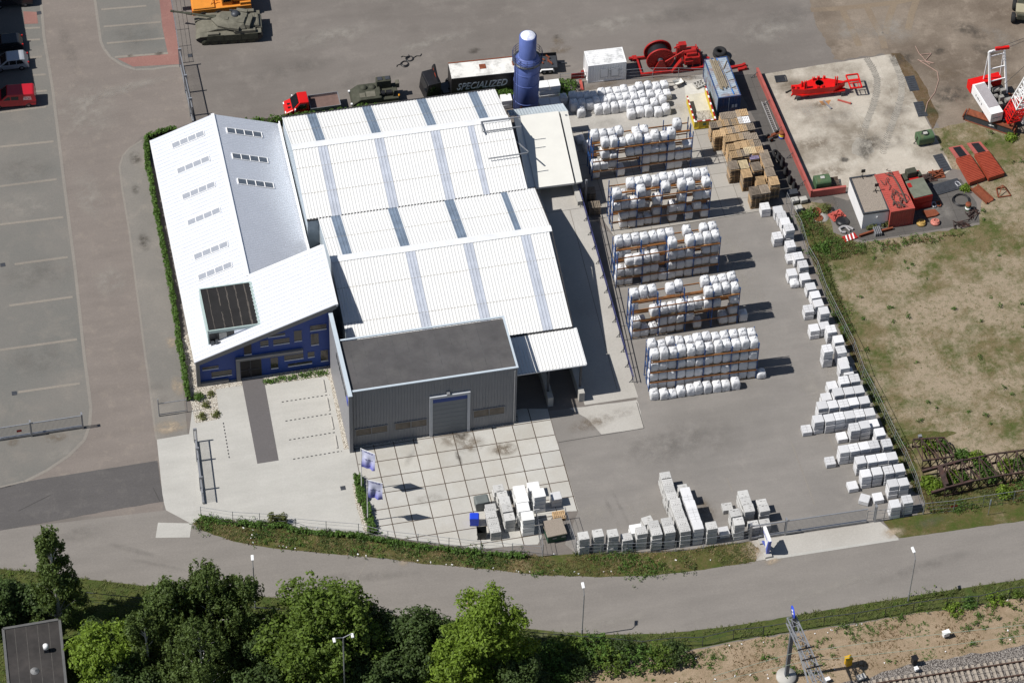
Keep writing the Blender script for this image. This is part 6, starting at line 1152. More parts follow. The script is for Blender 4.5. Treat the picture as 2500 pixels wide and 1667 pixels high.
# --- red steel wall
wa = thing('steel_wall', 'low pinkish red steel wall round the left corner of the workshop slab', 'wall', G(P(3, 1, 605, 278)))
q_ = wpart(wa)
def wallseg(pa, pb, h_, nm='wall_panel'):
    a, b = G(pa), G(pb); d = (b - a).normalized(); mb = MB(); mb.bar(a + Vector((0, 0, h_ / 2)), b + Vector((0, 0, h_ / 2)), .12, h_); mb.bar(a + Vector((0, 0, h_ + .04)), b + Vector((0, 0, h_ + .04)), .28, .08); q_(nm, mb, redwallm); return a, b
A_, B_ = wallseg(P(3, 0, 158, 612), P(3, 1, 603, 278), .95); wallseg(P(3, 1, 612, 275), P(3, 1, 885, 237), .95)
d = (B_ - A_).normalized(); n_ = Vector((d.y, -d.x, 0)); n_ = -n_ if n_.x > 0 else n_
for t in (.02, .25, .47, .68, .9): p_ = A_.lerp(B_, t); mb = MB(); mb.bar(p_ + n_ * .8, p_ + Vector((0, 0, .8)), .05); mb.bar(p_ + n_ * .8, p_ + n_ * .05, .05); mb.bar(p_ + n_ * .35, p_ + n_ * .35 + Vector((0, 0, .42)), .04); q_('brace', mb, darksteel)
a, b = G(P(3, 0, 215, 835), .1), G(P(3, 0, 322, 1095), .1); d = (b - a); L_ = d.length; mb = MB()
for y in (-.22, .22): mb.bar((0, y, 0), (L_, y, 0), .07, .1)
for k in range(int(L_ / .3)): mb.bar((k * .3 + .15, -.2, 0), (k * .3 + .15, .2, 0), .05)
obj('ladder', mb, mat('aluminium', (.45, .45, .44), .45, .08, metal=.4), None, a, math.atan2(d.y, d.x), label='aluminium ladder lying on the ground along the red steel wall', cat='ladder')
def drum(p, cols, label, r=.3, h_=.9):
    g_ = G(p); t = thing('oil_drum', label, 'drum', g_); n = len(cols)
    for k, c in enumerate(cols): z0, z1 = h_ * k / n, h_ * (k + 1) / n; mb = MB(); mb.lathe([(0 if k == 0 else r, z0), (r, z0), (r + .012, (z0 + z1) / 2), (r, z1), (0, z1 - (.03 if k == n - 1 else 0))], n=20); obj('drum_band', mb, c, t)
drum(P(3, 0, 362, 1130), (MATS['logo blue'], yellow, rust), 'blue and yellow oil drum with rusty top by the red steel wall')
drum(P(3, 1, 1888, 375), (greentank, white, greentank, rust), 'green and white banded drum on the oily tiles')
g_ = G(P(3, 0, 295, 1130)); pc = thing('pump_cart', 'rusty pump cart with small wheels near the oil drum', 'cart', g_, R(20)); mb = MB(); mb.bar((-.7, 0, .35), (.8, 0, .3), .1); mb.box((0, 0, .45), (.5, .3, .25)); obj('frame', mb, rust, pc); [wheel(pc, x, y, .25, .15, rust) for x, y in ((-.5, .35), (-.5, -.35), (.6, .3))]
# --- red machine frame on the slab
M6 = Zm(1900, 150, 9.8); mf = thing('machine_frame', 'bright red steel machine frame with round opening lying on the workshop slab', 'machine frame', G(M6(1000, 700))); q_ = wpart(mf)
redm = mat('fresh red paint', (.60, .008, .006), .38, .06, 1)
def W2(pts, z): return [G(M6(*p), z) for p in pts]
top = W2([(330, 560), (350, 660), (640, 672), (760, 665), (1330, 602), (1605, 475), (1425, 435), (1110, 385), (870, 392), (690, 462), (480, 548)], 1.55)
mb = MB(); mb.prism([(p.x, p.y) for p in top], .75, 1.5); q_('deck', mb, redm)
lo = W2([(300, 830), (370, 790), (600, 825), (1600, 705), (1600, 640), (900, 560), (400, 640)], .7); mb = MB(); mb.prism([(p.x, p.y) for p in lo], .55, .75); q_('base_plate', mb, redm)
c = G(M6(985, 515), 1.52); mb = MB(); mb.lathe([(.0, 0), (.42, 0), (.42, .02), (.47, .02), (.47, 0)], (c.x, c.y, 1.5), 24); q_('round_opening', mb, mat('dark red hollow', (.05, .004, .004), .8, .1))
for p, h_, w1 in (((640, 640), 1.05, .3), ((565, 600), .7, .2), ((1375, 560), 1.2, .38), ((845, 440), .35, .28), ((960, 420), .38, .25), ((1100, 400), .3, .25), ((945, 625), .2, .25), ((1065, 610), .2, .25), ((330, 640), .35, .18), ((450, 645), .3, .15)):
    g_ = G(M6(*p), 1.5); mb = MB()
    for s in (-1, 1): mb.box((g_.x + s * w1 * .3, g_.y, 1.5 + h_ / 2), (.09, .35, h_), 0, 0, .7)
    q_('lug', mb, redm)
e = W2([(1620, 340), (1900, 305), (2000, 625), (1735, 648)], 1.25); mb = MB()
for i in range(4): mb.bar(e[i], e[(i + 1) % 4], .14, .14)
m1, m2 = e[0].lerp(e[3], .42), e[1].lerp(e[2], .42); mb.bar(m1, m2, .3, .1); m3, m4 = e[0].lerp(e[3], .62), e[1].lerp(e[2], .62); mb.bar(m3, m4, .1, .1); mb.bar(m3.lerp(m4, .3), e[3].lerp(e[2], .3), .06); mb.bar(m3.lerp(m4, .75), e[3].lerp(e[2], .75), .06); mb.bar(m1, G(M6(1560, 500), 1.25), .25, .15); q_('side_platform', mb, redm)
for p in ((480, 930), (1540, 830), (700, 850), (1300, 780)): g_ = G(M6(*p)); mb = MB(); mb.b2(g_.x - .18, g_.x + .18, g_.y - .1, g_.y + .25, 0, .56); q_('support_block', mb, darksteel)
for pa, pb, mt_, l_, w1 in ((M6(1080, 955), M6(1265, 1150), steel, 'grey steel bar on the slab beside the rust stain', .16), (M6(1420, 935), M6(1735, 1025), redcont, 'red and black steel bar on the slab below the machine frame', .16), (M6(330, 690), M6(180, 765), blacky, 'black steel bar at the left end of the machine frame', .1)):
    a, b = G(pa), G(pb); mb = MB(); mb.bar((0, 0, .08), ((b - a).length, 0, .08), w1, .14); mb.box(((b - a).length - .05, 0, .1), (.12, w1 * 1.3, .18)); obj('steel_bar', mb, mt_, None, a, math.atan2(b.y - a.y, b.x - a.x), label=l_, cat='steel bar', group='bars by the machine frame')
g_ = G(P(3, 0, 355, 652)); mb = MB(); mb.b2(-.62, .62, -.5, -.44, .05, .15); mb.b2(-.62, .62, .44, .5, .05, .15); mb.b2(-.62, -.56, -.44, .44, .05, .15); mb.b2(.56, .62, -.44, .44, .05, .15)
for k in range(9): mb.b2(-.5, .5, -.42 + k * .1, -.37 + k * .1, .06, .12)
obj('steel_grate', mb, darksteel, None, g_, R(-3), label='black steel grate on the upper left of the workshop slab', cat='grate')
# --- green tanks
def gtank(p, label, rz, l_=1.7):
    t = thing('fuel_tank', label, 'tank', G(p), rz); mb = MB(); pts = []
    for k in range(16): a = 2 * math.pi * k / 16; c, s = math.cos(a), math.sin(a); pts.append((.68 * math.copysign(abs(c) ** .55, c), .72 + .62 * math.copysign(abs(s) ** .55, s)))
    mb.front(pts, -l_ / 2, l_ / 2); bevel(obj('tank_body', mb, greentank, t), .06, 2)
    mb = MB(); mb.box((0, 0, 1.37), (.45, .35, .08)); obj('top_plate', mb, slabm, t)
    mb = MB(); mb.b2(-.6, -.45, -.5, .5, 0, .15); mb.b2(.45, .6, -.5, .5, 0, .15); obj('foot', mb, darksteel, t); return t
g1 = gtank(P(3, 1, 690, 185), 'rusty green tank with pale lid plate in the corner of the red wall', R(0))
g2 = gtank(P(3, 0, 1530, 1165), 'green tank with hose on top at the right edge of the slab', R(4), 1.8)
mb = MB(); mb.torus((0, 0, 1.42), .35, .04, 16, 6); mb.tube([(-.3, 0, 1.4), (-.9, -.1, 1.1), (-1.1, -.2, .5), (-1.2, 0, .1)], .05); obj('hose', mb, blacky, g2)
g_ = G(P(3, 1, 790, 165)); mb = MB()
for k in range(9): mb.bar((-.5 + k * .12, -.5, .35), (-.5 + k * .12, .5, .55), .06)
mb.b2(-.55, .55, -.55, -.45, 0, .35); mb.b2(-.55, .55, .45, .55, 0, .5); obj('bar_rack', mb, mat('brown steel', (.11, .08, .06), .8, .3, 4), None, g_, label='rack of rusty steel bars right of the rusty green tank', cat='rack')
# --- two red ramps on the grass
for k, (q, l_) in enumerate((([(1735, 1190), (1845, 1170), (2030, 1455), (1905, 1500)], 'left of the two long red ramps with a black mat on the grass'), ([(1885, 1155), (1995, 1142), (2190, 1420), (2060, 1462)], 'right of the two long red ramps with a black mat on the grass'))):
    p_ = [G(P(3, 0, *u), .55) for u in q]; t = thing('vehicle_ramp', l_, 'ramp', (p_[3].x, p_[3].y, 0), 0, 'long red ramps on the grass'); q_ = wpart(t); mb = MB()
    pl = [Vector((v.x, v.y, .12 if i < 2 else .75)) for i, v in enumerate(p_)]
    mid_l, mid_r = p_[0].lerp(p_[3], .35), p_[1].lerp(p_[2], .35); mid_l.z = mid_r.z = .55; u0, u1 = p_[0].copy(), p_[1].copy(); u0.z = u1.z = .2; v2, v3 = p_[2].copy(), p_[3].copy(); v2.z = v3.z = .6
    mb.quad4(u0, mid_l, mid_r, u1, -.12); q_('slope_plate', mb, redwallm)
    mb = MB(); mb.quad4(mid_l, v3, v2, mid_r, -.5)
    for i in range(16): a = mid_l.lerp(v3, i / 16 + .02); b = mid_r.lerp(v2, i / 16 + .02); mb.bar(a + Vector((0, 0, .03)), b + Vector((0, 0, .03)), .08, .05)
    q_('ribbed_deck', mb, mat('rusty red ramp', (.30, .05, .024), .6, .25, 2, dirt=(.2, .05, .025), dscale=2, damt=.5) if 'rusty red ramp' not in MATS else MATS['rusty red ramp'])
    mb = MB(); up = Vector((0, 0, .05)); c = lambda s, t_: u0.lerp(mid_l, t_).lerp(u1.lerp(mid_r, t_), s) + up; mb.quad4(c(.25, .12), c(.25, .98), c(.78, .98), c(.78, .12), -.05); q_('black_mat', mb, blacky)
# --- crawler crane
C5 = Zm(2300, 80, 5.8)
a, b = G(C5(285, 1240)), G(C5(1010, 1480)); d = (b - a).normalized(); n_ = Vector((-d.y, d.x, 0)); n_ = n_ if n_.y > 0 else -n_
L_ = (b - a).length
cc = thing('crawler_crane', 'red and white crawler crane with lattice boom at the right photo edge', 'crane', a + n_ * .5 + d * L_ / 2, math.atan2(d.y, d.x))
def trk(y):
    o = MB(); pts = []
    for k in range(9): t = math.pi / 2 + math.pi * k / 8; pts.append((-L_ / 2 + .5 + .5 * math.cos(t), .5 + .5 * math.sin(t)))
    for k in range(9): t = -math.pi / 2 + math.pi * k / 8; pts.append((L_ / 2 - .5 + .5 * math.cos(t), .5 + .5 * math.sin(t)))
    o.side([(x, z * .96 + .02) for x, z in pts], y - .35, y + .35); f = obj('track_frame', o, darksteel, cc)
    s = MB(); n = 28
    for k in range(n): x = -L_ / 2 + .45 + (L_ - .9) * k / (n - 1); s.box((x, y, 1.02), (.19, .9, .09)); s.box((x, y, .04), (.19, .9, .07))
    for k in range(5): t = math.pi / 2 + math.pi * (k + .5) / 5; s.box((-L_ / 2 + .5 + .52 * math.cos(t), y, .5 + .52 * math.sin(t)), (.1, .9, .25)); s.box((L_ / 2 - .5 - .52 * math.cos(t), y, .5 + .52 * math.sin(t)), (.1, .9, .25))
    obj('track_shoes', s, rust, f); return f
f0 = trk(0); trk(4.2)
s = MB(); s.add([(-.05, -.365, .45), (.25, -.365, .65), (.25, -.365, .55), (.6, -.365, .55), (.6, -.365, .45), (.25, -.365, .45), (.25, -.365, .35)], [(0, 6, 5, 2, 1), (5, 4, 3, 2)]); obj('white_arrow', s, white, f0)
s = MB(); s.b2(-1.2, 1.2, .3, 3.9, .5, 1.0); s.lathe([(1.1, 1.0), (1.1, 1.3)], (0, 2.1, 0), 24); obj('undercarriage', s, blacky, cc)
base = Vector(cc.location) + n_ * 2.1
pA, pB = G(C5(520, 735), 2.6), G(C5(710, 1035), 2.6); fw = (pB - pA).normalized(); rt = Vector((fw.y, -fw.x, 0))   # rt: to the right of forward
up_ = thing('t', 't', 't', (0, 0, 0)); bpy.data.objects.remove(up_)
ho = MB(); ang = math.atan2(fw.y, fw.x)
inv = (Matrix.Translation(cc.location) @ Matrix.Rotation(cc.rotation_euler.z, 4, 'Z')).inverted()
def cpart(name, mb, mt, parent=None):
    o = obj(name, mb, mt); o.parent = parent or cc
    if parent is None: o.matrix_parent_inverse = inv
    return o
o_ = pA - rt * .0; Lh = (pB - pA).length + 1.2
def U(f, r, z): v = o_ + fw * f + rt * r; return Vector((v.x, v.y, z))
def ubox(f0_, f1_, r0_, r1_, z0, z1):
    mb = MB(); v = [U(f, r, z) for z in (z0, z1) for f, r in ((f0_, r0_), (f1_, r0_), (f1_, r1_), (f0_, r1_))]; mb.add(v, [(0, 1, 2, 3), (7, 6, 5, 4), (0, 4, 5, 1), (1, 5, 6, 2), (2, 6, 7, 3), (3, 7, 4, 0)]); return mb
sgn = 1 if (U(0, 1, 0) - U(0, 0, 0)).x < 0 else -1       # machinery house lies on the photo's left
cpart('machine_house', ubox(-.2, Lh, sgn * .65, -sgn * .75, 1.35, 2.6), white)
cpart('roof_walkway', ubox(.0, Lh - 1.0, sgn * .5, -sgn * .7, 2.6, 2.64), mat('walkway grey', (.32, .30, .31), .8, .1))
cpart('house_step', ubox(Lh - .7, Lh + .05, sgn * .4, -sgn * .5, 1.9, 1.95), steel)
s = MB()
for k, x in enumerate((.9, 1.3, 1.5, 1.8, 2.3)): v = U(x, sgn * .66, 2.0); s.box(v, (.12, .05, .18 if k % 2 else .3), ang)
cpart('house_lettering', s, greypanel)
cpart('counterweight', ubox(-1.2, -.2, sgn * .75, -sgn * 2.9, 1.3, 2.5), redm)
cpart('deck', ubox(-.2, Lh + .3, -sgn * .8, -sgn * 3.0, 1.2, 1.5), blacky)
mat('crane machinery', (.25, .24, .22), .6, .4, 4)
for k in range(7): s = MB(); v = U(.3 + k * .45, -sgn * (1.2 + (k % 3) * .6), 1.9); s.cyl(v - rt * .35, v + rt * .35, .28, 12) if k % 2 else s.box(v, (.4, .5, .7), ang); cpart('winch_gear', s, MATS['crane machinery'])
cpart('cab', ubox(Lh - .2, Lh + 1.3, -sgn * 2.6, -sgn * 3.6, 1.3, 2.9), white); cw = ubox(Lh - .1, Lh + 1.33, -sgn * 2.7, -sgn * 3.63, 1.9, 2.75); cpart('cab_window', cw, glassb)
s = MB(); ga_, gb_ = U(1.2, -sgn * .9, 1.5), U(1.2, -sgn * 2.9, 1.5); ta, tb = U(-.6, -sgn * .95, 6.6), U(-.6, -sgn * 2.75, 6.6)
for g, t in ((ga_, ta), (gb_, tb)): s.bar(g, t, .2, .2); s.bar(U(-1.0, 0, 0) * 0 + g - fw * 1.9 + Vector((0, 0, .6)), t, .1, .1)
s.bar(ta, tb, .22, .22)
for u in (.35, .62, .9): s.bar(ga_.lerp(ta, u), gb_.lerp(tb, u), .1)
cpart('gantry', s, white)
s = MB(); e0, e1 = G(C5(755, 230), 7.6), G(C5(950, 207), 7.6); s.bar(e0, e1, .3, .3); cpart('bridle_bar', s, redm)
s = MB()
for k in range(4): s.cyl(ta.lerp(tb, .2 + k * .2), e0.lerp(e1, .2 + k * .2), .025, 5)
bf = U(Lh + .2, -sgn * 1.75, 1.7); bd = (fw * math.cos(R(70)) + Vector((0, 0, 1)) * math.sin(R(70))).normalized()
for k in (0, 1): s.cyl((e0, e1)[k], bf + bd * 22 + rt * (.3 - .6 * k), .025, 5)
s.cyl(U(1.0, -sgn * 1.8, 2.0), bf + bd * 20, .025, 5); cpart('cable', s, darksteel)
bu = rt; bv = bd.cross(bu).normalized()
def lattice(p0, p1, u, v, w0, w1, n, r):
    m = MB(); c0 = [p0 + u * sx * w0 + v * sy * w0 for sx, sy in ((-1, -1), (1, -1), (1, 1), (-1, 1))]; c1 = [p1 + u * sx * w1 + v * sy * w1 for sx, sy in ((-1, -1), (1, -1), (1, 1), (-1, 1))]
    for k in range(4): m.bar(c0[k], c1[k], r * 2)
    for i in range(n):
        for k in range(4):
            a0, b0 = c0[k].lerp(c1[k], i / n), c0[(k + 1) % 4].lerp(c1[(k + 1) % 4], (i + 1) / n); a1 = c0[(k + 1) % 4].lerp(c1[(k + 1) % 4], i / n)
            m.bar(a0, b0, r) if i % 2 else m.bar(a1, c0[k].lerp(c1[k], (i + 1) / n), r); m.bar(a0, a1, r)
    return m
cpart('boom_foot', lattice(bf, bf + bd * 3.4, bu, bv, .7, .68, 5, .07), redm)
cpart('boom_section', lattice(bf + bd * 3.4, bf + bd * 13, bu, bv, .68, .68, 11, .07), white)
cpart('boom_section', lattice(bf + bd * 13, bf + bd * 22, bu, bv, .72, .6, 9, .07), redm)
# --- dark vehicle cut by the upper right corner
g_ = G((2492, 40)); wl_ = thing('tractor', 'dark tractor with big tyres cut by the upper right photo corner', 'tractor', g_, R(70))
mb = MB(); mb.b2(-1.4, 1.6, -.5, .5, .7, 1.4); bevel(obj('body', mb, olived, wl_), .05); mb = MB(); mb.b2(-1.2, .2, -.7, .7, 1.4, 1.7); obj('seat_deck', mb, mat('canvas', (.32, .29, .2), .9, .1), wl_)
for x, y in ((-1.0, .85), (-1.0, -.85), (1.1, .8), (1.1, -.8)): wheel(wl_, x, y, .6, .45)
# --- cars in the shade at the left
def car(pa, pb, label, L_, Wd, H_, body, kind, nm='parked_car', cat='car'):
    a, b = G(pa), G(pb); d = (b - a).normalized(); n = Vector((d.y, -d.x, 0)); n = n if n.y > 0 else -n; o = a + n * Wd / 2
    t = thing(nm, label, cat, (o.x, o.y, 0), math.atan2(d.y, d.x), 'vehicles parked in the shade'); h2 = H_
    if kind == 'van': prof = [(.05, .35), (0, 1.0), (.12, H_ - .12), (.3, H_), (3.0, H_), (3.75, 1.25), (L_ - .1, 1.0), (L_, .35)]; gl = [(.9, 1.25), (.95, H_ - .25), (3.0, H_ - .2), (3.55, 1.25)]
    elif kind == 'suv': prof = [(.0, .4), (0, 1.0), (.1, 1.1), (.35, H_), (2.9, H_), (3.4, 1.1), (L_ - .15, .95), (L_, .4)]; gl = [(.3, 1.12), (.5, H_ - .1), (2.85, H_ - .1), (3.25, 1.12)]
    else: prof = [(.0, .35), (.05, .95), (.45, H_ - .05), (.7, H_), (2.3, H_), (3.1, .98), (L_ - .15, .8), (L_, .35)]; gl = [(.55, 1.0), (.75, H_ - .12), (2.25, H_ - .12), (2.9, 1.0)]
    n_ = len(prof); mb = MB(); vs = []
    for s in (-1, 1):
        for x, z in prof: vs.append((x, s * Wd / 2 * (1 - .22 * max(0, (z - 1.0)) / max(.3, H_ - 1.0) * .6), z))
    mb.add(vs, [tuple(range(n_)), tuple(range(2 * n_ - 1, n_ - 1, -1))] + [(i, n_ + i, n_ + (i + 1) % n_, (i + 1) % n_) for i in range(n_)]); bo = bevel(obj('body', mb, body, t), .06, 2)
    for s in (-1, 1):
        k = len(gl); xs = [gl[0][0] + (gl[3][0] - gl[0][0]) * q for q in ((0, .32, .36, .66, .7, 1.0))]
        for i in (0, 2, 4):
            zt = gl[1][1]; f = lambda x, top: min(zt, gl[0][1] + (zt - gl[0][1]) * min(1, (x - gl[0][0]) / max(.01, gl[1][0] - gl[0][0]), (gl[3][0] - x) / max(.01, gl[3][0] - gl[2][0]))) if top else gl[0][1]
            x0, x1 = xs[i], xs[i + 1]; pts = [(x0, gl[0][1])] + ([(gl[1][0], zt)] if i == 0 else [(x0, f(x0, 1))]) + ([(gl[2][0], zt)] if i == 4 else [(x1, f(x1, 1))]) + [(x1, gl[0][1])]
            mb = MB(); vs = [(x, s * (Wd / 2 * (1 - .22 * (z - 1.0) / max(.3, H_ - 1.0) * .6) + .008), z) for x, z in pts]; mb.add(vs, [tuple(range(4)) if s < 0 else tuple(range(3, -1, -1))]); obj('side_window', mb, glassb, bo) if kind != 'van' or i > 0 else None
        mb = MB(); mb.box((.06, s * Wd * .42, .95), (.14, .16, .28)); obj('tail_light', mb, mat('tail light', (.45, .02, .015), .3, .05) if 'tail light' not in MATS else MATS['tail light'], bo)
        for x in (.85, L_ - .85): wheel(t, x, s * (Wd / 2 - .1), .33, .22)
    mb = MB(); i = 4; (xa, za), (xb_, zb) = prof[4], prof[5]; e = lambda z: Wd / 2 * (1 - .22 * (z - 1.0) / max(.3, H_ - 1.0) * .6) - .12
    dx, dz = (xb_ - xa), (zb - za); nx, nz_ = -dz, dx; ln = math.hypot(nx, nz_); ox, oz = nx / ln * .02, nz_ / ln * .02
    pa_, pb_ = (xa + dx * .12, za + dz * .12), (xa + dx * .92, za + dz * .92); mb.add([(pa_[0] + ox, -e(pa_[1]), pa_[1] + oz), (pa_[0] + ox, e(pa_[1]), pa_[1] + oz), (pb_[0] + ox, e(pb_[1]), pb_[1] + oz), (pb_[0] + ox, -e(pb_[1]), pb_[1] + oz)], [(0, 1, 2, 3)]); obj('windscreen', mb, glassb, bo); return t, bo
silver = mat('silver paint', (.42, .44, .47), .3, .05, .8, metal=.3, coat=.3); dblue = mat('dark car paint', (.02, .022, .028), .25, .1, .8, coat=.4)
v_, bo = car(Z7(505, 1468), Z7(60, 1500), 'dark red van with white lettering parked half in the shade', 4.9, 1.9, 1.95, redvan, 'van', 'parked_van', 'van')
mb = MB()
for k in range(7): mb.b2(.55 + k * .11, .55 + k * .11 + .07, .965, .975, 1.58 + .02 * (k % 2), 1.66); mb.b2(.5 + k * .12, .5 + k * .12 + .10, .965, .975, 1.38 + .03 * (k % 3), 1.48)
mb.b2(.45, 1.35, .965, .975, 1.25, 1.28); obj('side_lettering', mb, white, bo)
car(Z7(408, 955), Z7(0, 1000), 'silver hatchback with roof rails parked half in the shade', 4.0, 1.7, 1.6, silver, 'car')
car(Z7(330, 712), Z7(0, 742), 'black hatchback parked in the shade above the silver car', 4.0, 1.7, 1.5, dblue, 'car')
car(Z7(455, 95), Z7(0, 128), 'black off road car with pale wheel arches at the upper left corner', 4.5, 1.85, 1.8, dblue, 'suv')
# shading building just outside the left edge
xs = G(P(0, 0, 200, 200)).x; ys_ = G(Z7(0, 1512)).y; BH = 9.0
nb = thing('neighbour_building', 'brown brick building beside the car park casting shade on the parked cars', 'building', (xs - BH / math.tan(R(SUN_EL)) - 8, ys_, 0))
mb = MB(); mb.b2(0, 8, 0, 40, 0, BH - .2); obj('wall', mb, mat('brown brick', (.19, .11, .08), .9, .2, 4, bump=.3), nb); mb = MB(); mb.b2(-.1, 8, -.1, 40.1, BH - .2, BH); obj('roof', mb, bitumen, nb)
# --- railway gantry, boxes, wires
pb_ = G(P(3, 3, 400, 1520)); gr = thing('overhead_gantry', 'grey railway gantry mast with lattice beam over the track', 'gantry', pb_); q_ = wpart(gr)
mb = MB(); mb.lathe([(.95, 0), (.95, .35), (0, .36)], (pb_.x, pb_.y, 0), 18); q_('concrete_foot', mb, concrete)
mb = MB(); mb.b2(pb_.x - .17, pb_.x + .17, pb_.y - .17, pb_.y + .17, .3, 9.4); q_('mast', mb, mat('dark blue grey steel', (.10, .115, .135), .5, .1))
a0, a1 = G(P(3, 3, 440, 1045), 9.0), G(P(3, 3, 690, 1600), 9.0); dd = (a1 - a0).normalized(); uu = Vector((-dd.y, dd.x, 0)); mb = lattice(a0, a0 + dd * 16, uu, Vector((0, 0, 1)), .42, .42, 14, .05); q_('lattice_beam', mb, steel)
for k in (3.8, 5.0, 6.0): mb = MB(); c = a0 + dd * k; mb.bar(c - uu * .8 + Vector((0, 0, .5)), c + uu * .8 + Vector((0, 0, .5)), .1); mb.cyl(c + Vector((0, 0, .5)), c + Vector((0, 0, .9)), .1, 8); q_('insulator', mb, blacky)
mb = MB(); mb.bar((pb_.x - .3, pb_.y, 8.4), (pb_.x - .3, pb_.y - 9.5, 7.6), .1); mb.bar((pb_.x - .25, pb_.y, 9.2), (pb_.x - .3, pb_.y - 9, 7.6), .05); q_('cantilever', mb, steel)
tp = G(P(3, 3, 456, 985), 10.2); mb = MB(); mb.lathe([(0, -.03), (.62, -.03), (.62, .03), (0, .03)], n=24, axis='x'); mb.v = [(x * 1, y, z) for x, y, z in mb.v]; sg = obj('number_disc', mb, mat('sign blue', (.03, .08, .6), .4, .03), gr, (tp.x - pb_.x, tp.y - pb_.y, 10.2)); mb = MB(); mb.b2(-.05, -.034, -.1, .1, -.3, .3); mb.b2(-.05, -.034, -.3, .3, -.05, .08); obj('white_symbol', mb, white, sg)
for k, (pts, z) in enumerate((([P(3, 3, -200, 1510), P(3, 3, 455, 1322), P(3, 3, 1300, 1205), P(3, 3, 2400, 1083)], 7.6), ([P(3, 3, -200, 1560), P(3, 3, 520, 1395), P(3, 3, 1400, 1300), P(3, 3, 2400, 1170)], 7.2))):
    mb = MB(); mb.tube([G(p, z) for p in pts], .022, 5); obj('overhead_wire', mb, mat('copper wire', (.28, .34, .27), .6, .1) if not k else MATS['copper wire'], label=('upper' if not k else 'lower') + ' pale overhead wire running from the gantry over the sandy bank', cat='wire', group='overhead wires')
def trackbox(p, label, mt_, d, rz=.2):
    g_ = G(p); t = thing('trackside_box', label, 'trackside box', g_, rz); mb = MB(); mb.b2(-d[0] / 2, d[0] / 2, -d[1] / 2, d[1] / 2, .25, d[2]); bevel(obj('housing', mb, mt_, t), .04); mb = MB(); mb.b2(-.08, .08, -.08, .08, 0, .25); obj('stem', mb, darksteel, t); mb = MB(); mb.b2(-d[0] / 2 - .04, d[0] / 2 + .04, -d[1] / 2 - .04, d[1] / 2 + .04, d[2], d[2] + .05); obj('lid', mb, mt_, t)
trackbox(P(3, 3, 905, 1425), 'bright yellow trackside box near the gantry shadow', mat('signal yellow', (.62, .36, .01), .5, .05), (.6, .55, 1.2)); trackbox(P(3, 3, 1445, 1415), 'black signal box with white front on the ballast edge', blacky, (.5, .5, 1.1)); trackbox(P(3, 3, 1462, 1475), 'small white box beside the track on the ballast', white, (.3, .3, .6)); trackbox(P(3, 3, 737, 1555), 'small white box on the ballast near the gantry foot', white, (.4, .3, .45)); trackbox(P(3, 3, 1010, 1540), 'grey concrete box on the ballast under the gantry', concrete, (.8, .5, .5)); trackbox(P(3, 3, 1705, 1190), 'pale utility cabinet on the verge right of the gate', white, (.65, .4, .8))
# --- lattice booms lying in the weeds
B7 = Zm(2190, 1040, 7.587); darkrust = mat('dark rusted steel', (.045, .028, .024), .8, .4, 3, dirt=(.14, .05, .03), dscale=2, damt=.5)
def ground_boom(label, far, near, z, n):
    t = thing('lattice_boom', label, 'crane boom', G(B7(*near[0])), 0, 'lattice booms lying in the weeds'); q_ = wpart(t); F = [G(B7(*p), z) for p in far]; N_ = [G(B7(*p), z) for p in near]
    dn = lambda v: Vector((v.x, v.y, .12))
    for c in (F, N_):
        for f_, w1 in ((lambda v: v, .14), (dn, .12)):
            mb = MB()
            for a, b in zip(c, c[1:]): mb.bar(f_(a), f_(b), w1)
            q_('chord', mb, darkrust)
    mb = MB()
    def at_(c, t_):
        s = t_ * (len(c) - 1); i = min(int(s), len(c) - 2); return c[i].lerp(c[i + 1], s - i)
    for i in range(n + 1):
        a, b = at_(F, i / n), at_(N_, i / n); mb.bar(a, b, .09); mb.bar(dn(a), a, .07); mb.bar(dn(b), b, .07)
        if i < n: c, d = at_(F, (i + 1) / n), at_(N_, (i + 1) / n); mb.bar(a, d, .08) if i % 2 else mb.bar(b, c, .08); mb.bar(dn(b), d, .06); mb.bar(dn(a), c, .06)
    q_('lacing', mb, darkrust)
ground_boom('long rusty lattice boom lying in the weeds at the right photo edge', [(760, 760), (1230, 630), (1760, 520), (2352, 440), (2900, 340)], [(900, 1140), (1420, 1010), (1930, 910), (2352, 850), (2900, 760)], 1.5, 13)
t_ = bpy.data.objects['lattice_boom']; q_ = wpart(t_)
for pp in (((470, 840), (1230, 630)), ((640, 1235), (1420, 1010))): mb = MB(); a, b = G(B7(*pp[0]), .7), G(B7(*pp[1]), 1.5); mb.bar(a, b, .22, .35); q_('foot_arm', mb, darkrust)
mb = MB(); mb.bar(G(B7(800, 770), 1.4), G(B7(915, 1090), 1.4), .45, .35); q_('cross_head', mb, darkrust)
ground_boom('short rusty boom section with bright red ends in the weeds', [(300, 245), (880, 210)], [(480, 640), (1060, 560)], 1.3, 4)
g_ = G(B7(425, 190), 1.4); mb = MB(); mb.box((0, 0, 0), (.35, .3, .3)); obj('lamp_box', mb, steel, None, g_, label='small grey lamp box on the short boom section', cat='lamp')
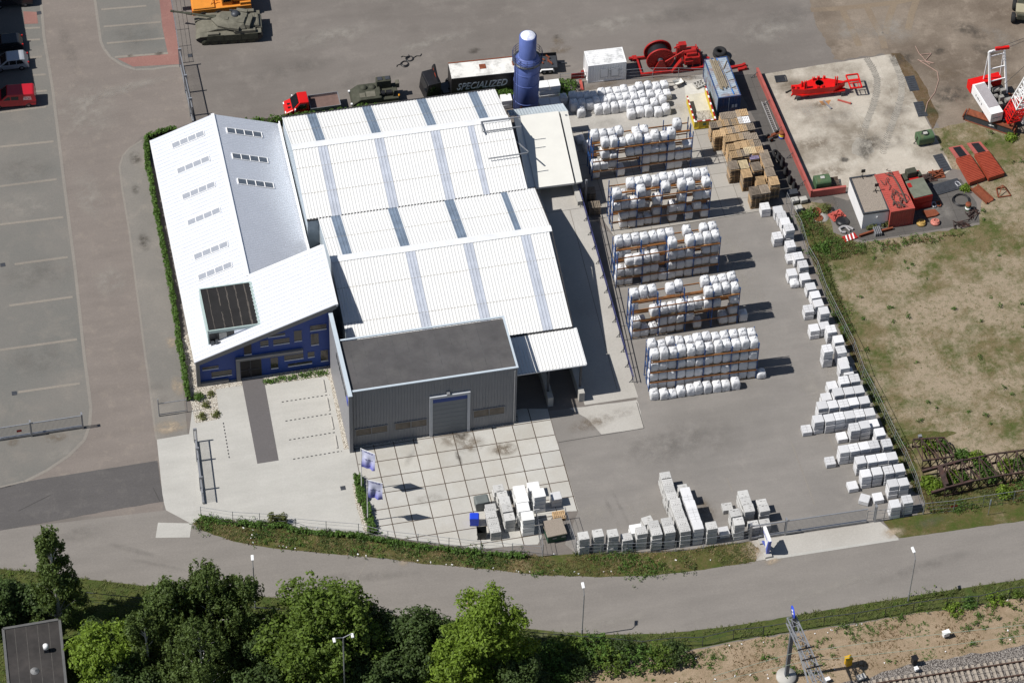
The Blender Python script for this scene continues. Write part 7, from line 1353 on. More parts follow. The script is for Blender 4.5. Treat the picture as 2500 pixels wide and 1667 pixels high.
# --- scrap on the oily tiles
S1 = Zm(1940, 360, 4.9)
def scrap(p, label, cat, name, mt_, build, rz=0): mb = MB(); build(mb); return obj(name, mb, mt_, None, G(S1(*p)), rz, label=label, cat=cat)
def bars_(n, l_, w1, s_=.09):
    def f(mb):
        for k in range(n): mb.bar((-l_ / 2, -w1 / 2 + w1 * k / n, .08), (l_ / 2 + random.uniform(-.1, .1), -w1 / 2 + w1 * k / n + random.uniform(-.05, .05), .08), s_)
    return f
def slab_(mb): mb.b2(-1.55, 1.5, -.75, .75, .02, .12); [mb.b2(-1.4 + k * .16, -1.33 + k * .16, -.6, .6, .12, .17) for k in range(14)]
scrap((1830, 475), 'dark pallet with rows of shackles and rods on the oily tiles', 'rack', 'rod_pallet', darksteel, slab_, R(10))
def shack(mb):
    pts = [(-.2, -.35, .15), (-.22, .1, .15), (-.1, .3, .15), (.1, .3, .15), (.22, .1, .15), (.2, -.35, .15)]; mb.tube(pts, .075, 8); mb.bar((-.3, -.35, .15), (.3, -.35, .15), .12)
scrap((1950, 445), 'large pale steel shackle on the rod pallet', 'shackle', 'shackle', steel, shack, R(20))
for p_, l_, m_ in (((1665, 700), 'left pale tipped shackle hanging by the red machine box', steel), ((1722, 690), 'right brown tipped shackle hanging by the red machine box', rust)): scrap(p_, l_, 'shackle', 'shackle', m_, shack, R(180))['group'] = 'shackles by the red machine box'
scrap((1625, 810), 'rusty curved plate lying in the shade of the red container', 'scrap', 'rusty_plate', rust, lambda mb: mb.prism([(-.8, .5), (.6, .6), (.9, -.1), (.5, -.35), (-.5, -.5)], .02, .25), R(-5))
def hook(mb): mb.lathe([(0, 0), (.5, 0), (.5, .25), (.3, .3), (0, .3)], n=18); mb.torus((.1, 0, .35), .28, .06, 14, 6)
scrap((1680, 905), 'red and white hook block lying on a board by the grass', 'hook block', 'hook_block', mat('hook stripes', (.45, .16, .12), .6, .5, 5), hook)
scrap((1512, 915), 'small black and yellow hook block by the grass', 'hook block', 'hook_block', mat('hook yellow', (.35, .22, .06), .6, .6, 6), hook)
def sheave(mb): mb.torus((0, 0, .08), .42, .09, 20, 6); mb.lathe([(0, .1), (.36, .1)], n=16)
for p_, l_ in (((268, 768), 'upper round rusty sheave on the concrete disc'), ((285, 850), 'lower round rusty sheave on the concrete disc')): scrap(p_, l_, 'sheave', 'sheave', rust, sheave)['group'] = 'rusty sheaves on the concrete disc'
scrap((300, 820), 'round pale concrete disc half hidden in the weeds', 'concrete disc', 'concrete_disc', concrete, lambda mb: mb.lathe([(1.0, 0), (1.0, .04), (0, .045)], n=28))
def crate(mb):
    mb.b2(-.8, .8, -.6, .6, .02, .1)
    for k in range(16): mb.bar((random.uniform(-.7, .7), random.uniform(-.5, .5), .15), (random.uniform(-.7, .7), random.uniform(-.5, .5), random.uniform(.15, .5)), .1)
scrap((505, 820), 'blue pallet of red and rusty machine parts', 'machine parts', 'parts_pallet', redcont, crate, R(20))
scrap((570, 895), 'black round machine part on the oily tiles', 'machine part', 'round_part', blacky, lambda mb: mb.lathe([(.0, .0), (.7, 0), (.7, .2), (.3, .3), (0, .3)], n=18))
def anchor(mb): mb.tube([(-.7, .2, .15), (-.2, .35, .2), (.3, .2, .2), (.7, -.2, .15)], .14); mb.tube([(-.7, .2, .15), (-.6, -.4, .15), (-.2, -.5, .2)], .12); mb.tube([(0, .3, .2), (.3, -.4, .2)], .1)
scrap((615, 985), 'grey cast machine hook lying on the oily tiles', 'hook', 'cast_hook', mat('grey cast', (.30, .29, .29), .7, .15, 3), anchor)
def strip(mb): mb.b2(-.7, .7, -.35, .35, .02, .2)
sb = thing('barrier_board', 'red and white striped warning board lying by the weeds', 'barrier', G(S1(660, 1085)), R(15)); obj('board', MB().b2(-.75, .75, -.4, .4, .02, .16), red, sb)
for k in range(3): mb = MB(); mb.prism([(-.6 + k * .4, -.39), (-.45 + k * .4, -.39), (-.2 + k * .4, .39), (-.35 + k * .4, .39)], .161, .17); obj('white_stripe', mb, white, sb)
def blades(mb): [mb.b2(-.3 + k * .2, -.2 + k * .2, -.55, .55, .02, .5) for k in range(4)]
scrap((980, 1025), 'row of grey upright plates before the white cabin', 'plates', 'plate_row', steel, blades)
scrap((860, 1045), 'rusty I beam lying left of the grey plates', 'beam', 'rusty_beam', rust, lambda mb: (mb.b2(-.9, .9, -.1, .1, .05, .1), mb.b2(-.9, .9, -.03, .03, .1, .3), mb.b2(-.9, .9, -.1, .1, .3, .35)), R(12))
scrap((1080, 1005), 'rusty I beam lying right of the grey plates', 'beam', 'rusty_beam', rust, lambda mb: (mb.b2(-.9, .9, -.1, .1, .05, .1), mb.b2(-.9, .9, -.03, .03, .1, .3), mb.b2(-.9, .9, -.1, .1, .3, .35)), R(8))
def coil(mb): [mb.torus((random.uniform(-.05, .05), random.uniform(-.05, .05), .06 + k * .05), .85 + random.uniform(-.06, .06), .035, 26, 5) for k in range(4)]
scrap((1990, 640), 'coil of dark wire rope on the oily tiles', 'wire rope', 'rope_coil', blacky, coil)
scrap((2240, 575), 'rusty orange steel trough lying in the grass', 'trough', 'steel_trough', rust, lambda mb: (mb.b2(-.45, .45, -1.3, 1.3, .05, .12), mb.b2(-.5, -.45, -1.3, 1.3, .05, .4), mb.b2(.45, .5, -1.3, 1.3, .05, .4)), R(24))
def fr4(mb):
    c = [(-.7, -.6), (.7, -.6), (.5, .7), (-.5, .7)]
    for i in range(4): mb.bar((*c[i], .1), (*c[(i + 1) % 4], .1), .1); mb.bar((*c[i], .1), (0, .3, .9), .07)
g_ = G(P(3, 1, 2175, 240)); mb = MB(); fr4(mb); obj('steel_trestle', mb, rust, None, g_, label='rusty steel trestle frame in the grass below the red ramps', cat='trestle')
for p_, l_, rz in (((2120, 810), 'upper heap of thin rusty frames at the right end of the tiles', .5), ((1990, 925), 'lower heap of rusty frames at the edge of the tiles', 0)): scrap(p_, l_, 'scrap', 'rusty_scrap', darkrust, lambda mb: [mb.bar((random.uniform(-1, 1), random.uniform(-.6, .6), .1), (random.uniform(-1, 1), random.uniform(-.6, .6), random.uniform(.1, .5)), .07) for _ in range(14)], rz)['group'] = 'scrap heaps on the tiles'
scrap((1605, 370), 'dark heap of rusty gears behind the machine box', 'scrap', 'gear_heap', darkrust, crate); scrap((1700, 330), 'rusty parts lying on the slab corner', 'scrap', 'gear_heap', rust, crate)
for k, p_ in enumerate(((470, 320), (540, 315), (500, 385))):
    t = thing('concrete_block', ('left', 'right', 'front')[k] + ' pale concrete block at the fence near the weeds', 'concrete block', G(P(3, 1, *p_)), .1, 'concrete blocks near the weeds'); obj('block', bevel(obj('b', MB().b2(-.38, .38, -.3, .3, .15, .62), concrete, t), .03).data, None, t); bpy.data.objects.remove(t.children[0]); obj('bearer', MB().b2(-.35, .35, -.25, .25, 0, .15), blacky, t)
obj('drawer_box', MB().b2(-.55, .55, -.35, .35, 0, .5), darksteel, None, G(Z8(1290, 1300)), 0, label='dark metal box lying between tyres and concrete blocks', cat='box')
# rope coils and marks on the big yard
for p_, l_ in (((995, 140 + 0), 'left coil of black rope on the open yard'), ((1000, 146), '')):
    pass
for p_, l_ in ((P(1, 0, 1300, 525), 'left coil of black rope on the open yard asphalt'), (P(1, 0, 1345, 482), 'right coil of black rope on the open yard asphalt')):
    mb = MB(); [mb.torus((random.uniform(-.1, .1), random.uniform(-.1, .1), .05), .38 + random.uniform(-.08, .08), .04, 18, 5) for k in range(3)]; mb.tube([(.4, 0, .05), (.8, .2, .05), (1.2, .1, .05), (1.4, .4, .05)], .04); mb.tube([(-.3, .3, .05), (-.7, .5, .05), (-.9, .4, .05)], .04); obj('rope_coil', mb, blacky, None, G(p_), random.uniform(0, 1), label=l_, cat='rope', group='rope coils on the yard')
wb_ = thing('wheelbarrow', 'wheelbarrow standing behind the white bags', 'wheelbarrow', G(W5(1300, 765)), R(15)); mb = MB(); mb.add([(-.35, -.25, .35), (.35, -.22, .35), (.35, .22, .35), (-.35, .25, .35), (-.5, -.38, .65), (.55, -.33, .65), (.55, .33, .65), (-.5, .38, .65)], [(0, 1, 2, 3), (0, 4, 5, 1), (1, 5, 6, 2), (2, 6, 7, 3), (3, 7, 4, 0)]); obj('tray', mb, whitedirty, wb_); mb = MB(); [mb.bar((-1.1, s * .3, .6), (.7, s * .1, .25), .05) for s in (-1, 1)]; obj('handle', mb, blacky, wb_); wheel(wb_, .75, 0, .2, .1)
g_ = [G(W5(*p), .3) for p in ((1490, 735), (1600, 690), (1645, 745), (1540, 798))]; mb = MB()
for i in range(4): mb.bar(g_[i], g_[(i + 1) % 4], .12, .15)
for u in (.33, .66): mb.bar(g_[0].lerp(g_[1], u), g_[3].lerp(g_[2], u), .1, .14)
mb.bar(g_[0].lerp(g_[3], .5), g_[1].lerp(g_[2], .5), .1, .14); obj('concrete_grid', mb, concrete, label='pale concrete grid element leaning beside the skip ramp', cat='grid element')
# --- bins, hut, signs by the road
def bin_(p, label, mt_, d, rz, opened=False):
    t = thing('waste_container', label, 'bin', G(p), rz); x, y, h_ = d
    if opened:
        mb = MB(); mb.add([(-x * .4, -y * .4, .1), (x * .4, -y * .4, .1), (x * .4, y * .4, .1), (-x * .4, y * .4, .1), (-x / 2, -y / 2, h_), (x / 2, -y / 2, h_), (x / 2, y / 2, h_), (-x / 2, y / 2, h_)], [(0, 1, 2, 3), (0, 4, 5, 1), (1, 5, 6, 2), (2, 6, 7, 3), (3, 7, 4, 0)]); obj('body', mb, mt_, t)
    else: obj('body', MB().box((0, 0, .1 + (h_ - .1) / 2), (x * .85, y * .85, h_ - .1), 0, 0, 1.15), mt_, t); mb = MB(); mb.side([(-x / 2, h_), (-x * .4, h_ + .12), (x * .4, h_ + .12), (x / 2, h_)], -y / 2, y / 2); bevel(obj('lid', mb, mt_, t), .04)
    for sx in (-1, 1):
        for sy in (-1, 1): obj('wheel', MB().lathe([(0, -.04), (.1, -.04), (.1, .04), (0, .04)], n=10, axis='y'), rubber, t, (sx * x * .36, sy * y * .36, .1))
    return t
bin_(Z3(310, 735), 'large grey waste container with split lid on the plates', mat('bin grey', (.13, .145, .14), .6, .1), (1.45, 1.05, 1.2), R(2)); bin_(Z3(190, 1010), 'bright blue wheeled bin with closed lid', mat('bin blue', (.015, .055, .55), .45, .06), (.95, .8, 1.15), R(-12)); bin_(Z3(310, 1235), 'black open wheeled bin in front of the blue bin', mat('bin black', (.02, .022, .024), .5, .2), (.95, .8, 1.2), R(-8), True)
q, q2 = Z3(1415, 1225), Z3(1728, 1160); hb, L_ = at('transformer_hut', 'low green hut with gravel covered roof inside the fence corner', 'hut', q, q2, z=1.15); D_ = (G(Z3(1365, 965), 1.15) - G(q, 1.15)).length
obj('wall', MB().b2(.05, L_ - .05, .05, D_ - .05, 0, .98), mat('dark hut green', (.02, .07, .04), .6, .15), hb); obj('gravel_roof', bevel(obj('b', MB().b2(-.05, L_ + .05, -.05, D_ + .05, .98, 1.15), gravelroof, hb), .03).data, None, hb); bpy.data.objects.remove([c for c in hb.children if c.name.startswith('b')][0])
mb = MB(); [mb.b2(.5 + k * .9, .9 + k * .9, .02, .05, .55, .7) for k in range(2)]; obj('vent', mb, steel, hb)
g_ = G(Z3(1600, 905))
for k in range(3): o = bpy.data.objects.new('pallet', PM[w_]); COL.objects.link(o); o.location = (g_.x, g_.y, k * .145); tag(o, ('bottom', 'middle', 'top')[k] + ' brown pallet of the small pile behind the green hut', 'pallet', 'pallets behind the green hut')
for j, p_ in enumerate((P(2, 1, 800, 280), P(2, 1, 840, 395))):
    g_ = G(p_)
    for k in range(8): o = bpy.data.objects.new('pallet', PM[g__]); COL.objects.link(o); o.location = (g_.x, g_.y, k * .145); o.rotation_euler.z = R(-4); tag(o, 'dark pallet, %s from bottom, %s stack in ramp shade' % (ordn(k), ('upper', 'lower')[j]), 'pallet', 'pallets in the shade of the ramp')
T3 = Zm(1840, 1270, 15.68)
f0 = G(T3(540, 1360)); f1 = G(T3(330, 830)); vy = (f1 - f0); s_t = thing('triangle_sign', 'white and blue triangular company sign beside the sliding gate', 'sign', f0, math.atan2(vy.y, vy.x) - math.pi / 2); D_ = vy.length
mb = MB(); mb.front([(.1, .25), (-.15, 2.45), (.1, 2.6), (D_ * .95, 2.6), (D_ * .95, 2.45)], -.14, .14); pn = obj('panel', mb, white, s_t)
mb = MB(); mb.front([(.1, .2), (-.18, 2.45), (-.02, 2.45), (.35, .75)], -.16, .16); mb.front([(D_ * .3, 1.3), (D_, .25), (D_ * .82, .25), (.3, .9)], -.1, .1); obj('blue_edge', mb, mat('sign edge blue', (.08, .12, .48), .45, .04), s_t)
for y in (0, D_): obj('foot_block', MB().b2(-.35, .35, y - .3, y + .3, 0, .26), concrete, s_t)
mb = MB()
for k in range(9): mb.b2(-.15, -.142, .25 + k * .14, .34 + k * .14, 2.0 + (k % 2) * .04, 2.22 + (k % 3) * .03)
obj('sign_lettering', mb, MATS['logo blue'], pn)
def board(p, label, mt_, d, h_, rz=0, nm='sign'): t = thing(nm, label, 'sign', G(p), rz); obj('post', MB().cyl((0, 0, 0), (0, 0, h_), .03, 6), steel, t); obj('panel', MB().b2(-d[0] / 2, d[0] / 2, -.03, .0, h_ - d[1], h_), mt_, t)
board(P(3, 2, 1770, 1500), 'small red sign board on a post in the verge', red, (.7, .25), .9); board(P(3, 3, 2055, 190), 'tall pale sign board on a post beside the road fence', MATS['pale blue coping'], (.12, .75), 2.4, 0)
def lampp(p, h_, label, arm):
    t = thing('street_lamp', label, 'street lamp', G(p), 0, 'street lamps'); v = Vector((arm[0], arm[1], 0)); hz = h_ - .7
    obj('pole', MB().cyl((0, 0, 0), (0, 0, 1.2), .085, 8).cyl((0, 0, 1.2), (0, 0, hz), .055, 8).cyl((0, 0, hz), (v.x * .7, v.y * .7, h_ - .05), .04, 8), steel, t)
    hm = MB(); hm.bar((v.x * .6, v.y * .6, h_ - .1), (v.x * 1.6, v.y * 1.6, h_ + .12), .28, .14); bevel(obj('lamp_head', hm, white, t), .03)
lampp(P(3, 3, 1400, 895), 7.2, 'street lamp standing on the verge right of the gantry', (-.1, .55)); lampp(P(2, 3, 740, 1187), 7.2, 'street lamp standing on the verge in mid picture', (.0, .55)); lampp(P(0, 3, 2095, 960), 7.2, 'street lamp rising behind the birch trees', (.05, .5))
t = thing('twin_lamp', 'double headed lamp post rising before the maple trees', 'street lamp', G((843, 1738)), 0, 'street lamps'); hh = 9.0
g_ = t.location; tpz = 11.6; obj('pole', MB().cyl((0, 0, 0), (0, 0, tpz), .07, 8), steel, t)
for s in (-1, 1): obj('arm', MB().cyl((0, 0, tpz), (s * .75, s * .1, tpz + .25), .035, 6), steel, t); bevel(obj('lamp_head', MB().box((s * .85, s * .1 - .1, tpz + .1), (.26, .5, .16)), white, t), .04)
# flags
flagm = bpy.data.materials.new('flag cloth'); flagm.use_nodes = True
n = flagm.node_tree; bs = n.nodes['Principled BSDF']; bs.inputs['Roughness'].default_value = .8
tc = n.nodes.new('ShaderNodeTexCoord'); sx = n.nodes.new('ShaderNodeSeparateXYZ'); n.links.new(tc.outputs['Object'], sx.inputs[0]); cr = n.nodes.new('ShaderNodeValToRGB'); mr_ = n.nodes.new('ShaderNodeMapRange'); mr_.inputs[1].default_value = -2.9; mr_.inputs[2].default_value = 0; n.links.new(sx.outputs[2], mr_.inputs[0]); n.links.new(mr_.outputs[0], cr.inputs[0]); cr.color_ramp.elements[0].color = (.16, .17, .55, 1); cr.color_ramp.elements[1].color = (.62, .64, .82, 1); cr.color_ramp.elements[0].position = .15; cr.color_ramp.elements[1].position = .6; n.links.new(cr.outputs[0], bs.inputs['Base Color']); MATS['flag cloth'] = flagm
for k, (pb0, pt, pa_, l_) in enumerate(((P(1, 2, 950, 1332), P(1, 2, 948, 985), P(1, 2, 1066, 1032), 'upper pale blue company flag on a white pole by the plates'), (P(1, 3, 1000, 242), P(1, 2, 1003, 1240), P(1, 2, 1132, 1272), 'lower pale blue company flag on a white pole by the plates'))):
    g_ = G(pb0); t = thing('flagpole', l_, 'flag', g_, 0, 'flags by the forecourt'); H_ = 6.45; e = G(pa_, H_) - G(pt, H_); e.z = 0
    obj('pole', MB().cyl((0, 0, 0), (0, 0, H_), .055, 10, .04), white, t); obj('arm', MB().cyl((0, 0, H_ - .03), (e.x, e.y, H_ - .03), .03, 6), white, t)
    mb = MB(); nx, nz_ = 12, 20; pr = Vector((-e.y, e.x, 0)).normalized()
    for j in range(nz_ + 1):
        for i in range(nx + 1): u, v = i / nx, j / nz_; w1 = .10 * v * math.sin(u * 7 + v * 5 + k) + .06 * math.sin(u * 13 + k * 2) * v; q = e * (.06 + u * .92) + pr * w1; mb.v.append((q.x, q.y, -.03 - v * (2.6 + .12 * math.sin(u * 5 + k)) + (.0)))
    for j in range(nz_):
        for i in range(nx): a = j * (nx + 1) + i; mb.f.append((a, a + nx + 1, a + nx + 2, a + 1)); mb.sm.append(True)
    fl = obj('flag', mb, flagm, t, (0, 0, H_ - .02))
    mk = MB()
    for v in (.1, .5, .88):
        for i in range(9): u = .18 + i * .075; vv = v + .012 * (i % 2); w1 = .10 * vv * math.sin(u * 7 + vv * 5 + k) + .06 * math.sin(u * 13 + k * 2) * vv; q = e * (.06 + u * .92) + pr * (w1 - .02 if (pr @ Vector((0, -1, 0))) > 0 else w1 + .02); q2 = q + e * .045; z = -.03 - vv * 2.65; hh = .08 + .05 * ((i * 7) % 3); off = (pr * (.03 if pr.y < 0 else -.03)); mk.add([q + off + Vector((0, 0, z)), q2 + off + Vector((0, 0, z - .02)), q2 + off + Vector((0, 0, z + hh)), q + off + Vector((0, 0, z + hh))], [(0, 1, 2, 3)])
    obj('flag_lettering', mk, mat('flag ink', (.05, .05, .22), .8, .05) if 'flag ink' not in MATS else MATS['flag ink'], fl)
# wheel stops
for k, (pa_, pb0) in enumerate(((P(1, 2, 632, 428), P(1, 2, 652, 530)), (P(1, 2, 664, 578), P(1, 2, 685, 682)), (P(1, 2, 697, 730), P(1, 2, 717, 834)), (P(1, 2, 731, 884), P(1, 2, 750, 990)))):
    a, b = G(pa_), G(pb0); bevel(obj('wheel_stop', MB().bar((0, 0, .07), ((b - a).length, 0, .07), .16, .14), concrete, None, a, math.atan2(b.y - a.y, b.x - a.x), label='low concrete wheel stop, %s from the blue gable in the forecourt' % ordn(k), cat='wheel stop', group='wheel stops in the forecourt'), .03)
# ------------------------------------------------------------------ fences and gates
def fence(name, label, pts, h_, every=None, wires=3, top=.022, mt=None, cat='fence'):
    mt = mt or steel; w_p = [G(p) for p in pts]; t = thing(name, label, cat, w_p[0]); q_ = wpart(t)
    for a, b in zip(w_p, w_p[1:]):
        n = max(1, round((b - a).length / (every or 2.5)))
        for k in range(n): v = a.lerp(b, k / n); q_('post', MB().cyl((v.x, v.y, 0), (v.x, v.y, h_ + .06), .034, 6), mt)
    v = w_p[-1]; q_('post', MB().cyl((v.x, v.y, 0), (v.x, v.y, h_ + .06), .05, 6), mt)
    mb = MB(); mb.tube([v + Vector((0, 0, h_)) for v in w_p], top, 6); q_('top_rail', mb, mt)
    if wires:
        mb = MB()
        for k in range(wires): mb.tube([v + Vector((0, 0, h_ * (k + .1) / wires)) for v in w_p], .012, 4)
        q_('fence_wire', mb, mt)
    return t
F1 = [P(0, 3, 1648, 207), P(0, 3, 1910, 248), P(0, 3, 2350, 272), P(1, 3, 410, 302), P(1, 3, 660, 325), P(1, 3, 925, 345), P(1, 3, 1165, 405), P(1, 3, 1412, 430), P(1, 3, 1665, 460), P(1, 3, 1925, 487), P(1, 3, 2185, 510), P(2, 3, 170, 505), P(2, 3, 420, 532)]
fence('wire_fence', 'thin wire fence along the concrete forecourt and plates above the verge', F1, 1.55)
c1, c2, c3 = G(P(2, 3, 368, 158), 1.9), G(P(2, 3, 606, 130), 1.9), G(P(2, 3, 690, 515))
def px_of(v): d = v - CAMC; z = d.dot(CFW); return (1250 + CAMF * d.dot(CRT) / z, 833.5 - CAMF * d.dot(CUP) / z)
g0 = lambda v: px_of(Vector((v.x, v.y, 0)))
fence('wire_fence', 'grey fence enclosure around the green transformer hut', [P(2, 3, 420, 532), g0(c1), g0(c2), P(2, 3, 690, 515)], 1.9)
fence('wire_fence', 'wire fence before the grey paver packs beside the road', [P(2, 3, 690, 515), P(2, 3, 1100, 508), P(2, 3, 1507, 490), P(2, 3, 1737, 465), P(2, 3, 1975, 430), P(3, 3, 95, 390)], 1.6)
F4 = [P(3, 1, 400, 330), P(3, 1, 440, 420), P(3, 1, 515, 560), P(3, 1, 575, 765), P(3, 1, 650, 890), P(3, 1, 720, 1085), P(3, 1, 800, 1245), P(3, 1, 875, 1395), P(3, 2, 950, 200), P(3, 2, 1025, 410), P(3, 2, 1115, 580), P(3, 2, 1200, 755), P(3, 2, 1285, 930), P(3, 2, 1370, 1090), P(3, 2, 1455, 1290), P(3, 3, 1522, 185)]
fence('wire_fence', 'thin wire fence between the white slab packs and the dry meadow', F4, 1.7, 4)
fence('wire_fence', 'wire fence with signs from the sliding gate along the right verge', [P(3, 3, 1058, 250), P(3, 3, 1200, 236), P(3, 3, 1360, 207), P(3, 3, 1522, 185), P(3, 3, 1770, 160), P(3, 3, 2010, 122), P(3, 3, 2260, 86), P(3, 3, 2500, 50)], 1.7)
fence('rail_fence', 'dark post fence between the road verge and the railway', [P(0, 3, 715, 900), P(0, 3, 1280, 960), P(1, 3, 1070, 1095), P(1, 3, 1700, 1150), P(2, 3, 420, 1235), P(2, 3, 970, 1275), P(2, 3, 1230, 1300), P(2, 3, 1480, 1270), P(2, 3, 1727, 1265), P(2, 3, 1980, 1205), P(2, 3, 2225, 1180), P(3, 3, 208, 1180), P(3, 3, 708, 1100), P(3, 3, 955, 1070), P(3, 3, 1208, 1025), P(3, 3, 1440, 985), P(3, 3, 1710, 945), P(3, 3, 1965, 930), P(3, 3, 2230, 865), P(3, 3, 2480, 830)], 1.45, 4.2, 2, .035, darksteel)
fence('wire_fence', 'grey fence along the red pavers in the upper left', [P(0, 0, 1395, -40), P(0, 0, 1440, 250), P(0, 0, 1478, 520)], 1.9, 3)
fence('wire_fence', 'rear wire fence behind the white bags near the winch', [P(2, 0, 560, 690), P(2, 0, 1100, 655), P(2, 0, 1320, 640), P(2, 0, 1530, 640), P(2, 0, 1760, 650)], 1.5, 3)
def slat_gate(label, pa, pb, h_, posts, sp=.12, beam=.24):
    a, b = G(pa), G(pb); d = b - a; L_ = d.length; t = thing('sliding_gate', label, 'gate', (a.x, a.y, 0), math.atan2(d.y, d.x)); n = int(L_ / sp)
    mb = MB()
    for k in range(n): x = k * sp; mb.b2(x - .014, x + .014, -.015, .015, .2 + beam, h_ - .08)
    o = obj('bar_panel', mb, steel, t); o['kind'] = 'stuff'
    mb = MB(); mb.b2(0, L_, -.05, .05, h_ - .08, h_); obj('top_beam', mb, steel, t); mb = MB(); mb.b2(0, L_, -.1, .1, .12, .12 + beam); obj('bottom_beam', mb, steel, t)
    for x in posts: mb = MB(); mb.b2(x - .08, x + .08, -.18, -.10, 0, h_ + .3); mb.b2(x - .08, x + .08, .10, .18, 0, h_ + .3); mb.b2(x - .08, x + .08, -.1, .1, h_ + .1, h_ + .3); obj('guide_post', mb, steel, t)
    return t, L_
t, L_ = slat_gate('grey sliding gate standing open across the car park at the left edge', P(0, 2, -80, 935), P(0, 2, 688, 818), 1.9, [4.1, 9.2]); mb = MB(); mb.b2(6.9 - 4.2, 7.4 - 4.2, -.06, -.03, .9, 1.2); obj('red_plate', mb, red, t)
slat_gate('grey sliding gate of the concrete forecourt left of the blue gable', P(0, 2, 1605, 935), P(0, 2, 1668, 1447), 1.8, [.05, 2.5, 6.2]); slat_gate('tall sliding gate between office building and the tank', P(0, 0, 1482, 545), P(0, 0, 1584, 1010), 2.4, [.05, 4.2, 7.8]); slat_gate('long grey sliding gate at the road entrance of the yard', P(3, 3, 95, 392), P(3, 3, 1055, 250), 2.1, [.1, 3.6, 12.6])
t = thing('gate_frame', 'open metal gate frame across the pavement below the long hedge', 'gate', G(P(0, 2, 1305, 725))); q_ = wpart(t); a, b = G(P(0, 2, 1305, 725)), G(P(0, 2, 1535, 690)); q_('post', MB().cyl(a, a + Vector((0, 0, 2.6)), .06, 8), steel)
mb = MB(); up = Vector((0, 0, 1.9)); mb.bar(a + up, b + up, .06); mb.bar(a + Vector((0, 0, .25)), b + Vector((0, 0, .25)), .06); mb.bar(b, b + up, .06); q_('frame', mb, steel)
# ------------------------------------------------------------------ planting
rng = random.Random(11)
lf_birch = leafmat('birch leaves', (.085, .125, .034), .45, .32); lf_maple = leafmat('maple leaves', (.105, .16, .026), .45, .36); lf_bright = leafmat('bright leaves', (.15, .225, .028), .4, .38)
lf_dark = leafmat('dark leaves', (.055, .088, .024), .45, .28); lf_hedge = leafmat('hedge leaves', (.075, .14, .026), .5, .3); lf_grass = leafmat('grass blades', (.145, .165, .06), .4, .45); lf_straw = leafmat('dry grass', (.30, .235, .13), .4, .4); lf_rust = leafmat('reddish weeds', (.16, .11, .05), .4, .4)
bark = mat('bark', (.11, .085, .065), .95, .3, 5); birchbark = mat('birch bark', (.50, .48, .45), .8, .25, 5)
def rdir():
    while 1:
        v = Vector((rng.uniform(-1, 1), rng.uniform(-1, 1), rng.uniform(-1, 1)))
        if .05 < v.length < 1: return v.normalized()
def leaf(mb, p, s, n, asp=.55):
    u = n.orthogonal().normalized(); u.rotate(Matrix.Rotation(rng.uniform(0, 6.28), 3, n)); v = n.cross(u); mb.add([p - u * s, p - v * s * asp, p + u * s, p + v * s * asp], [(0, 1, 2, 3)])
def clump(mb, c, r, n, s, droop=0):
    for _ in range(n):
        d = rdir(); p = c + Vector((d.x * r, d.y * r, d.z * r * .75 - droop * rng.random())); leaf(mb, p, s * rng.uniform(.65, 1.35), (d + Vector((0, 0, .7)) + rdir() * .7).normalized())
def make_tree(label, base, H, Rc, lm, kind='round', nb=16, ncl=420, nl=20, ls=.16, group='trees by the road', low=.28, nm='tree'):
    g_ = G(base) if len(base) == 2 else Vector(base); t = thing(nm, label, 'tree', g_, 0, group)
    tm = MB(); r0 = .035 * H * .5; tm.cyl((0, 0, 0), (0, 0, H * .45), r0, 9, r0 * .65); tm.cyl((0, 0, H * .45), (rng.uniform(-.2, .2), 0, H * .88), r0 * .65, 8, r0 * .12)
    blobs = []; zc = H * (low + 1) / 2
    for k in range(nb):
        a = rng.uniform(0, 6.28); q = rng.random(); z = H * (low + .12 + (1 - low - .22) * k / max(1, nb - 1)); f = (z / H - low) / (1 - low)
        env = (math.sin(math.pi * min(1, max(.12, f * .86 + .14))) ** .6 if kind != 'birch' else (1 - f) ** .75 * .95 + .14); rr = Rc * env
        d = rr * (.35 + .5 * q); br = Rc * (.36 if kind != 'birch' else .30) * rng.uniform(.75, 1.2) * (.6 + .4 * env); c = Vector((math.cos(a) * d, math.sin(a) * d, z)); blobs.append((c, br))
        tm.cyl((0, 0, max(.6, z - d * .8 - .4)), c, r0 * .26, 5, r0 * .07)
    blobs.append((Vector((0, 0, H - Rc * .22)), Rc * .24))
    obj('trunk', tm, birchbark if kind == 'birch' else bark, t)
    mb = MB(); W_l = [b[1] ** 2 for b in blobs]
    for _ in range(ncl):
        c, br = rng.choices(blobs, W_l)[0]; d = rdir(); d.z = d.z * .9 + .12; p = c + d * br * rng.uniform(.55, 1.08)
        if kind == 'birch':
            L_ = rng.uniform(.5, 1.7); sw = rdir() * .25
            for i in range(nl): u = i / nl; leaf(mb, p + Vector((sw.x * u + rng.uniform(-.16, .16), sw.y * u + rng.uniform(-.16, .16), -L_ * u)), ls * rng.uniform(.6, 1.25), (d + rdir()).normalized(), .5)
        else: clump(mb, p, rng.uniform(.28, .55) * (1 if Rc > 2 else .7), nl, ls)
    o = obj('crown', mb, lm, t); return t
BT = 'birch trees at the lower left'
make_tree('tall slender birch rising alone at the left lower edge', T(138, 1432), 14.6, 2.7, lf_birch, 'birch', 36, 1100, 15, .16, BT, .04)
make_tree('tallest birch of the large birch group', T(492, 1500), 12.9, 4.8, lf_birch, 'birch', 34, 1500, 16, .165, BT, .08); make_tree('left birch of the large birch group', T(395, 1515), 12.2, 4.4, lf_birch, 'birch', 28, 1150, 16, .165, BT, .08)
